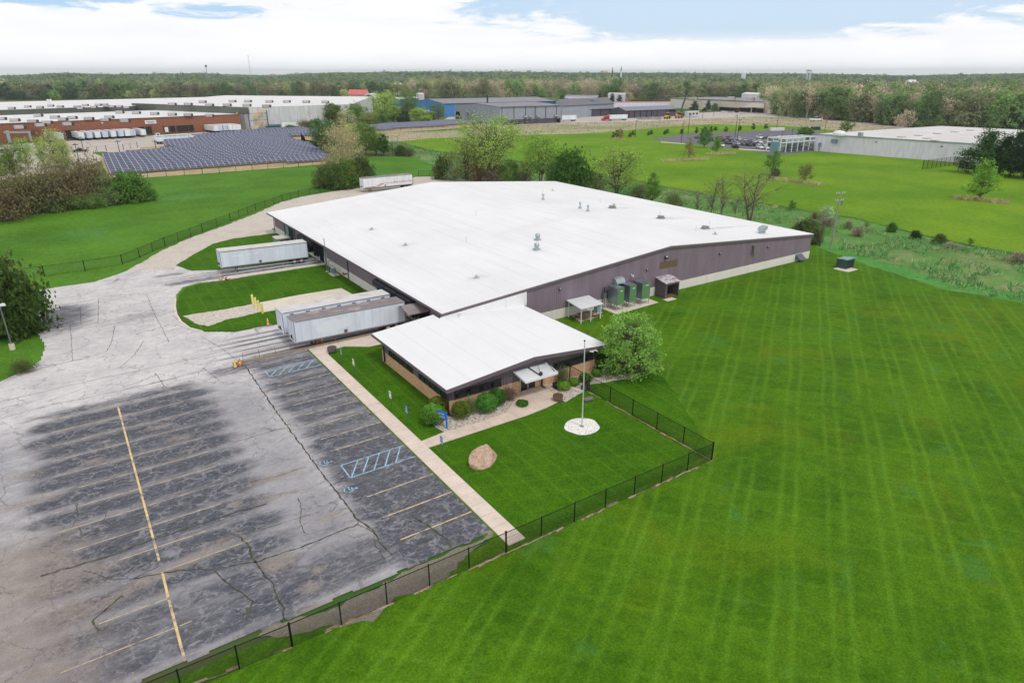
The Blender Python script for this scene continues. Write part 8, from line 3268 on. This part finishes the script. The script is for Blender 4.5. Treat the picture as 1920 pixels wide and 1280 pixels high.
def wood_col(x, y, px, r, rng):
    n = float(vnoise(np.array([x / 60.0]), np.array([y / 60.0]), 77)[0])
    n2 = float(vnoise(np.array([x / 230.0]), np.array([y / 230.0]), 91)[0])
    u = .5 * rng.random() + .5 * n
    if r > 1500 and px < 760:
        keys = ('dark', 'mid', 'mid', 'grey', 'olive')  # left ridge: cloud shadow and haze darkening put into the leaf colours
    elif 760 < px < 1180 and r < 1300:
        keys = ('mid', 'olive', 'yellow', 'tan', 'tan', 'green', 'grey')
    elif px > 1430 and r < 900:
        keys = ('green', 'mid', 'olive', 'green', 'tan', 'mid', 'grey')
    elif r > 2600:
        keys = ('mid', 'dark', 'mid', 'olive', 'dark')
    else:
        keys = ('green', 'mid', 'olive', 'brown', 'yellow', 'mid', 'tan') if n2 > .45 else ('mid', 'green', 'dark', 'olive', 'grey')
    k = keys[min(len(keys) - 1, int(u * len(keys)))]
    c = np.array(PAL[k]) * rng.uniform(.86, 1.12)
    return k, np.clip(c, 0, 255)


def stretch_name(px):
    for lim, nm in ((480, 'behind the brick warehouse'), (780, 'behind the pale concrete warehouse'), (1060, 'behind the blue warehouse'), (1440, 'behind the cream factory'), (1620, 'beyond the far car park'), (9999, 'behind the white building on the right')):
        if px < lim:
            return nm


rw_ = np.random.default_rng(17)
nind = 0
px = -50.0
while px < 1985:
    for row in range(2):
        pxx = px + rw_.uniform(-5, 5)
        e_ = float(np.interp(pxx, ex, ey))
        g = G(pxx, e_)
        r = math.hypot(g[0], g[1])
        u = np.array([g[0], g[1]]) / r
        rr = r + row * 16 + rw_.uniform(-5, 6)
        x, y = u * rr
        k, c = wood_col(x, y, pxx, rr, rw_)
        key = {'tan': 'wood_pale', 'grey': 'wood_airy', 'yellow': 'wood_airy', 'brown': 'wood_airy'}.get(k, 'wood_round')
        if row == 0 and rw_.random() < .4:
            key = 'wood_low'
        adj = {'green': 'fresh green', 'mid': 'mid green', 'brown': 'brownish half-bare', 'tan': 'tall pale half-bare', 'olive': 'olive', 'yellow': 'yellow-green', 'dark': 'dark green', 'grey': 'grey half-bare'}[k]
        lab = '%s tree at the wood edge %s' % (adj, stretch_name(pxx))
        hh = (rw_.uniform(15, 23) if key != 'wood_low' else rw_.uniform(7, 11)) * (1.15 if 760 < pxx < 1180 else 1)
        t = plant(key, lab, 'tree', None, h=hh, col=c, at=(x, y), group='trees along the front of the woods', k=1.25)
        s = rw_.uniform(.9, 1.3)
        t.scale = (t.scale[0] * s, t.scale[1] * s, t.scale[2])
        nind += 1
    px += 15.5
for (x, yb, yt, w, lab) in ((1053, 197, 180, 13, 'dark spruce beside the pale low building'), (1124, 198, 176, 12, 'dark spruce left of three behind the annex'), (1147, 199, 176, 13, 'dark spruce in the middle of three behind the annex'), (1161, 199, 179, 14, 'dark spruce right of three behind the annex'), (1133, 199, 175, 14, 'greyish spruce between the dark ones')):
    plant('spruce', lab, 'spruce', (x, yb, yt), w=w, col=(56, 82, 54) if 'greyish' not in lab else (92, 104, 78), name='spruce_tree')
for (x, yb, yt, w, key, col, lab) in ((1302, 208, 190, 17, 'spruce', (76, 98, 66), 'spruce in front of the cream factory, left'), (1327, 208, 189, 13, 'spruce', (62, 92, 58), 'dark spruce in front of the cream factory, middle'), (1340, 208, 195, 13, 'wood_low', (100, 128, 76), 'round green tree in front of the cream factory'),
                                      (1356, 207, 197, 12, 'wood_low', (84, 122, 74), 'low tree at the right of the cream factory spruces'), (1280, 202, 193, 9, 'wood_low', (112, 142, 66), 'small light green tree at the end of the charcoal warehouse'),
                                      (1735, 236, 224, 34, 'wood_low', (44, 66, 44), 'low dark evergreen behind the white building roof'), (1862, 239, 216, 42, 'pine', (42, 66, 44), 'dark evergreen left above the white building roof'), (1905, 241, 214, 44, 'pine', (40, 62, 42), 'dark evergreen right above the white building roof'), (1786, 236, 208, 38, 'wood_round', (116, 156, 50), 'bright green round tree above the white building roof'),
                                      (1651, 233, 216, 7, 'arborvitae', (40, 62, 40), 'thin dark cypress at the wood edge, left'), (1671, 234, 219, 6, 'arborvitae', (40, 62, 40), 'thin dark cypress at the wood edge, right'), (1613, 227, 215, 6, 'arborvitae', (40, 60, 40), 'small dark cypress near the woods')):
    plant(key, lab, 'tree', (x, yb, yt), w=w, col=col, name='tree')


def far_woods():
    rng = np.random.default_rng(29)
    Vs, Cs = [], []
    ring_r = 1.0
    rows = []
    k = 0
    P = []
    base = np.interp(np.arange(-60, 1990), ex, ey)
    for k in range(140):
        f = 1.0 + .030 * k + .00055 * k * k
        wpx = None
        px = -60.0
        while px < 1985:
            e_ = float(np.interp(px, ex, ey))
            d = G(px, max(e_, 150))
            r0 = math.hypot(d[0], d[1])
            rr = (r0 + 34) * f * rng.uniform(.985, 1.015)
            step = max(4.6, 11.0 * FPX / rr * .62)
            if rr < 6800:
                u = d[:2] / r0
                P.append((u[0] * rr, u[1] * rr, px, rr))
            px += step * rng.uniform(.7, 1.3)
    P = np.array(P)
    z = terr(P[:, 0], P[:, 1])
    gap = fbm(P[:, 0] / 160.0, P[:, 1] / 160.0, 41, 3)
    keep = ~((gap > .66) & (P[:, 3] > 900) & (P[:, 3] < 3500))
    P, z = P[keep], z[keep]
    for (x, y, px, r), zz in zip(P, z):
        kname, c = wood_col(x, y, px, r, rng)
        h = rng.uniform(15, 24) * (1.12 if kname == 'tan' else 1) * (1.3 if rng.random() < .04 else 1)
        cw = max(rng.uniform(5.2, 8.8), 4.2 * r / FPX)
        n = int(np.clip(150 * (900 / r) ** 1.35, 12, 150))
        d = rng.normal(size=(n, 3))
        d /= np.linalg.norm(d, axis=1)[:, None]
        d[:, 2] = np.abs(d[:, 2]) * np.where(rng.random(n) < .72, 1, -1)
        rad = rng.uniform(.55, 1.0, (n, 1))
        C = d * rad * np.array([cw, cw, h * .42]) + np.array([x, y, zz + h * .57])
        s = np.clip(max(.85, .75 * r / FPX * 1.5), .8, 4.5)
        V, _ = quads_at(C, s, rng, d, bias=.72)
        Vs.append(V)
        cc = np.array(lin(c))
        tone = np.repeat(cc[None, :] * 1.7 * rng.uniform(.9, 1.1, (n, 1)), 4, 0)
        Cs.append(np.column_stack([tone, np.ones(4 * n)]))
        if kname in ('tan', 'grey') and r < 1300:
            for _ in range(3):
                bx, by = x + rng.uniform(-2.5, 2.5), y + rng.uniform(-2.5, 2.5)
                hh = h * rng.uniform(.7, .95)
                Vs.append(np.array([(bx - .3, by, zz), (bx + .3, by, zz), (bx + .12, by, zz + hh), (bx - .12, by, zz + hh)]))
                Cs.append(np.tile(np.array([*lin((176, 164, 144)), 1.0]), (4, 1)))
    V = np.vstack(Vs)
    Cc = np.vstack(Cs)
    o = npmesh('far_woods', V, np.arange(len(V)).reshape(-1, 4), leafw_m, col=Cc)
    struct(o, 'stuff')
    print('far woods', len(P), 'trees', len(V) // 4, 'quads; individuals', nind)


far_woods()

# houses, towers and spires far away
def house(px, py, w, h, label, wallc=(226, 226, 226), roofc=(150, 140, 140), z=None):
    g = G(px, py, 0)
    r = math.hypot(g[0], g[1])
    zt = float(terr(g[0], g[1])) + (z or 0)
    t = thing('house', label, 'house', (g[0], g[1], zt), rnd.uniform(-.5, .5))
    d = w * .6
    mb = MB()
    mb.box((-w / 2, -d / 2, 0), (w / 2, d / 2, h))
    mb.build('wall', M('hw_%d' % wallc[1], lin(wallc), .8), t, world=False)
    mb = MB()
    mb.extr([(-d / 2 - .6, h), (d / 2 + .6, h), (0, h + d * .38)], 'x', -w / 2 - .6, w / 2 + .6)
    mb.build('roof', M('hr_%d' % roofc[0], lin(roofc), .8), t, world=False)


house(710, 150, 34, 24, 'white house on the wooded ridge above the golden trees', (220, 222, 226), (206, 206, 210))
house(512, 149, 30, 24, 'pinkish house among the ridge trees at left', (196, 160, 148), (170, 130, 120))
house(1132, 152, 30, 24, 'tan house among the distant trees near the church spires', (206, 190, 176), (182, 160, 148))
house(1705, 175, 20, 21, 'white house roof among the trees on the right', (226, 228, 232), (222, 224, 228))
house(1625, 171, 16, 21, 'pale house among the trees left of the white one', (214, 216, 220), (206, 208, 214))
house(1591, 171, 14, 21, 'brown house among the distant trees on the right', (186, 166, 152), (160, 140, 130))
house(747, 176, 14, 16, 'small white house at the wood edge behind the tall green tree', (226, 226, 222), (214, 214, 210))


def far_pt(px, r):
    d = G(px, 200)
    u = d[:2] / np.hypot(d[0], d[1])
    return u * r, float(terr(*(u * r)))


def zat(py, px, r):
    """height seen at image row py at ground distance r"""
    xy, _ = far_pt(px, r)
    v = np.array([xy[0], xy[1], 0.0])
    s = (640 - py) / FPX
    a_ = xy[0] * UP[0] + xy[1] * UP[1]
    b_ = xy[0] * FW[0] + xy[1] * FW[1]
    return (s * b_ - a_) / (UP[2] - s * FW[2]) + H


xy, z0 = far_pt(1507, 2200)
wtw = thing('water_tower', 'white water tower on legs on the right horizon', 'water tower', (*xy, z0))
zt = zat(130, 1507, 2200) - z0
mb = MB()
mb.lathe([(1.5, zt - 5.5), (7.5, zt - 4), (8.5, zt - 1.5), (7, zt), (1, zt + .4)], 16)
mb.build('tank', white_m, wtw, world=False)
for k in range(6):
    a_ = k * math.pi / 3
    mb = MB()
    mb.tube((6.5 * math.cos(a_), 6.5 * math.sin(a_), 0), (5.5 * math.cos(a_), 5.5 * math.sin(a_), zt - 4), .85, 6)
    mb.build('leg', white_m, wtw, world=False)
for px, py, r, lab in ((1145, 125.5, 2500, 'dark church spire on the horizon, left of two'), (1161, 123, 2500, 'slender dark church spire with white base on the horizon, right of two')):
    xy, z0 = far_pt(px, r)
    zt = zat(py, px, r) - z0
    t = thing('church', lab, 'church', (*xy, z0))
    mb = MB()
    mb.box((-2, -2, 0), (2, 2, zt * .7))
    mb.build('tower', white_m if px > 1150 else dgrey_sid, t, world=False)
    mb = MB()
    mb.lathe([(2.2, zt * .7), (1.2, zt * .85), (.2, zt)], 8)
    mb.build('spire', dgrey_sid, t, world=False)
xy, z0 = far_pt(1387, 2300)
zt = zat(134.5, 1387, 2300) - z0
t = thing('domed_building', 'white wide building with a small dome on the horizon', 'building', (*xy, z0), .55)
mb = MB()
mb.box((-14, -5, 0), (14, 5, zt * .86))
mb.build('wall', white_m, t, world=False)
mb = MB()
mb.lathe([(4, zt * .86), (4, zt * .95), (2, zt * 1.04), (.2, zt * 1.1)], 12)
mb.build('dome', white_m, t, world=False)
for px, py, r, lab in ((398, 122, 2300, 'dark mast with a drum top on the left horizon'), (478, 104, 2400, 'thin lattice radio mast on the left horizon')):
    xy, z0 = far_pt(px, r)
    zt = zat(py, px, r) - z0
    t = thing('radio_mast', lab, 'mast', (*xy, z0))
    mb = MB()
    mb.tube((0, 0, 0), (0, 0, zt), .5 if 'lattice' in lab else .8, 5)
    mb.build('pole', M('mast_grey', lin((160, 164, 170)), .6), t, world=False)
    mb = MB()
    if 'drum' in lab:
        mb.lathe([(2.2, zt - 6), (3.0, zt - 4), (3.0, zt - 1), (1.5, zt)], 8)
    else:
        for z_ in (.6, .8, .98):
            mb.box((-1.6, -1.6, zt * z_ - 2), (1.6, 1.6, zt * z_))
    mb.build('antenna', dgrey_sid if 'drum' in lab else white_m, t, world=False)


# ---------------------------------------------------------------- weeds and tall grass
def tufts():
    rng = np.random.default_rng(3)
    Vs, Cs = [], []
    D = np.array([p[:2] for p in ditchP])
    lo, hi = D.min(0), D.max(0)
    cols = [(104, 156, 98), (124, 166, 106), (196, 184, 150), (160, 160, 122), (92, 146, 84), (156, 184, 134)]
    n = 26000
    pts = rng.uniform(lo, hi, (n, 2))
    ins = inpoly(pts[:, 0], pts[:, 1], D)
    pts = pts[ins]
    den = fbm(pts[:, 0] / 6.0, pts[:, 1] / 6.0, 12, 3)
    pts = pts[den > .46]
    out = [(p, 1.0) for p in pts]
    Mp = np.array([p[:2] for p in marshP])
    lo, hi = Mp.min(0), Mp.max(0)
    p2 = rng.uniform(lo, hi, (5000, 2))
    p2 = p2[inpoly(p2[:, 0], p2[:, 1], Mp)]
    out += [(p, 1.1) for p in p2]
    for rg in (((1243, 303), (1328, 300), 260), ((1325, 289), (1378, 289), 160), ((1445, 336), (1542, 348), 240), ((1790, 372), (1890, 381), 240), ((1150, 262), (1170, 263), 60)):
        a_, b_, k = rg
        for i in range(k):
            f = rng.random()
            g_ = G(a_[0] + (b_[0] - a_[0]) * f, a_[1] + (b_[1] - a_[1]) * f + rng.normal() * .8)
            out.append((g_[:2], -1.2))
    for (p, s) in out:
        dry = s < 0
        s = abs(s)
        nz = float(vnoise(np.array([p[0] / 9.0]), np.array([p[1] / 9.0]), 5)[0])
        ci = 2 if dry else (int(rng.choice([0, 1, 4, 5])) if rng.random() < .7 else (int(nz * 5.99)))
        if s == 1.1 and not dry:
            ci = (2, 2, 3, 1, 2, 0)[int(nz * 5.99)]
        c = np.array(lin(cols[ci])) * rng.uniform(.95, 1.35)
        for b in range(3):
            a0 = rng.uniform(0, 6.28)
            w = rng.uniform(.05, .13) * s
            h = rng.uniform(.3, .85) * s
            ln = rng.normal(size=2) * .25 * s
            q_ = p + rng.normal(size=2) * .25
            dx, dy = math.cos(a0) * w, math.sin(a0) * w
            Vs += [(q_[0] - dx, q_[1] - dy, 0.03), (q_[0] + dx, q_[1] + dy, 0.03), (q_[0] + dx * .6 + ln[0], q_[1] + dy * .6 + ln[1], h), (q_[0] - dx * .6 + ln[0], q_[1] - dy * .6 + ln[1], h * .9)]
            Cs += [(*c, 1)] * 4
    V = np.array(Vs)
    o = npmesh('tall_grass', V, np.arange(len(V)).reshape(-1, 4), tuft_m, col=np.array(Cs))
    struct(o, 'stuff')
    print('tufts', len(V) // 4)


tufts()

# ---------------------------------------------------------------- the air: far woods fade to blue-grey
def haze():
    mb = MB()
    mb.box((-9000, -2500, -25), (13000, 14500, 110))
    m = bpy.data.materials.new('haze')
    m.use_nodes = True
    t = m.node_tree
    t.nodes.clear()
    o = t.nodes.new('ShaderNodeOutputMaterial')
    v = t.nodes.new('ShaderNodeVolumePrincipled')
    v.inputs['Color'].default_value = (0.86, 0.94, 1.0, 1)
    v.inputs['Density'].default_value = 0.00008
    v.inputs['Anisotropy'].default_value = 0.2
    t.links.new(v.outputs[0], o.inputs['Volume'])
    ob = mb.build('haze', m)
    struct(ob, 'stuff')


haze()
SC.cycles.volume_max_steps = 64
SC.cycles.volume_step_rate = 4.0
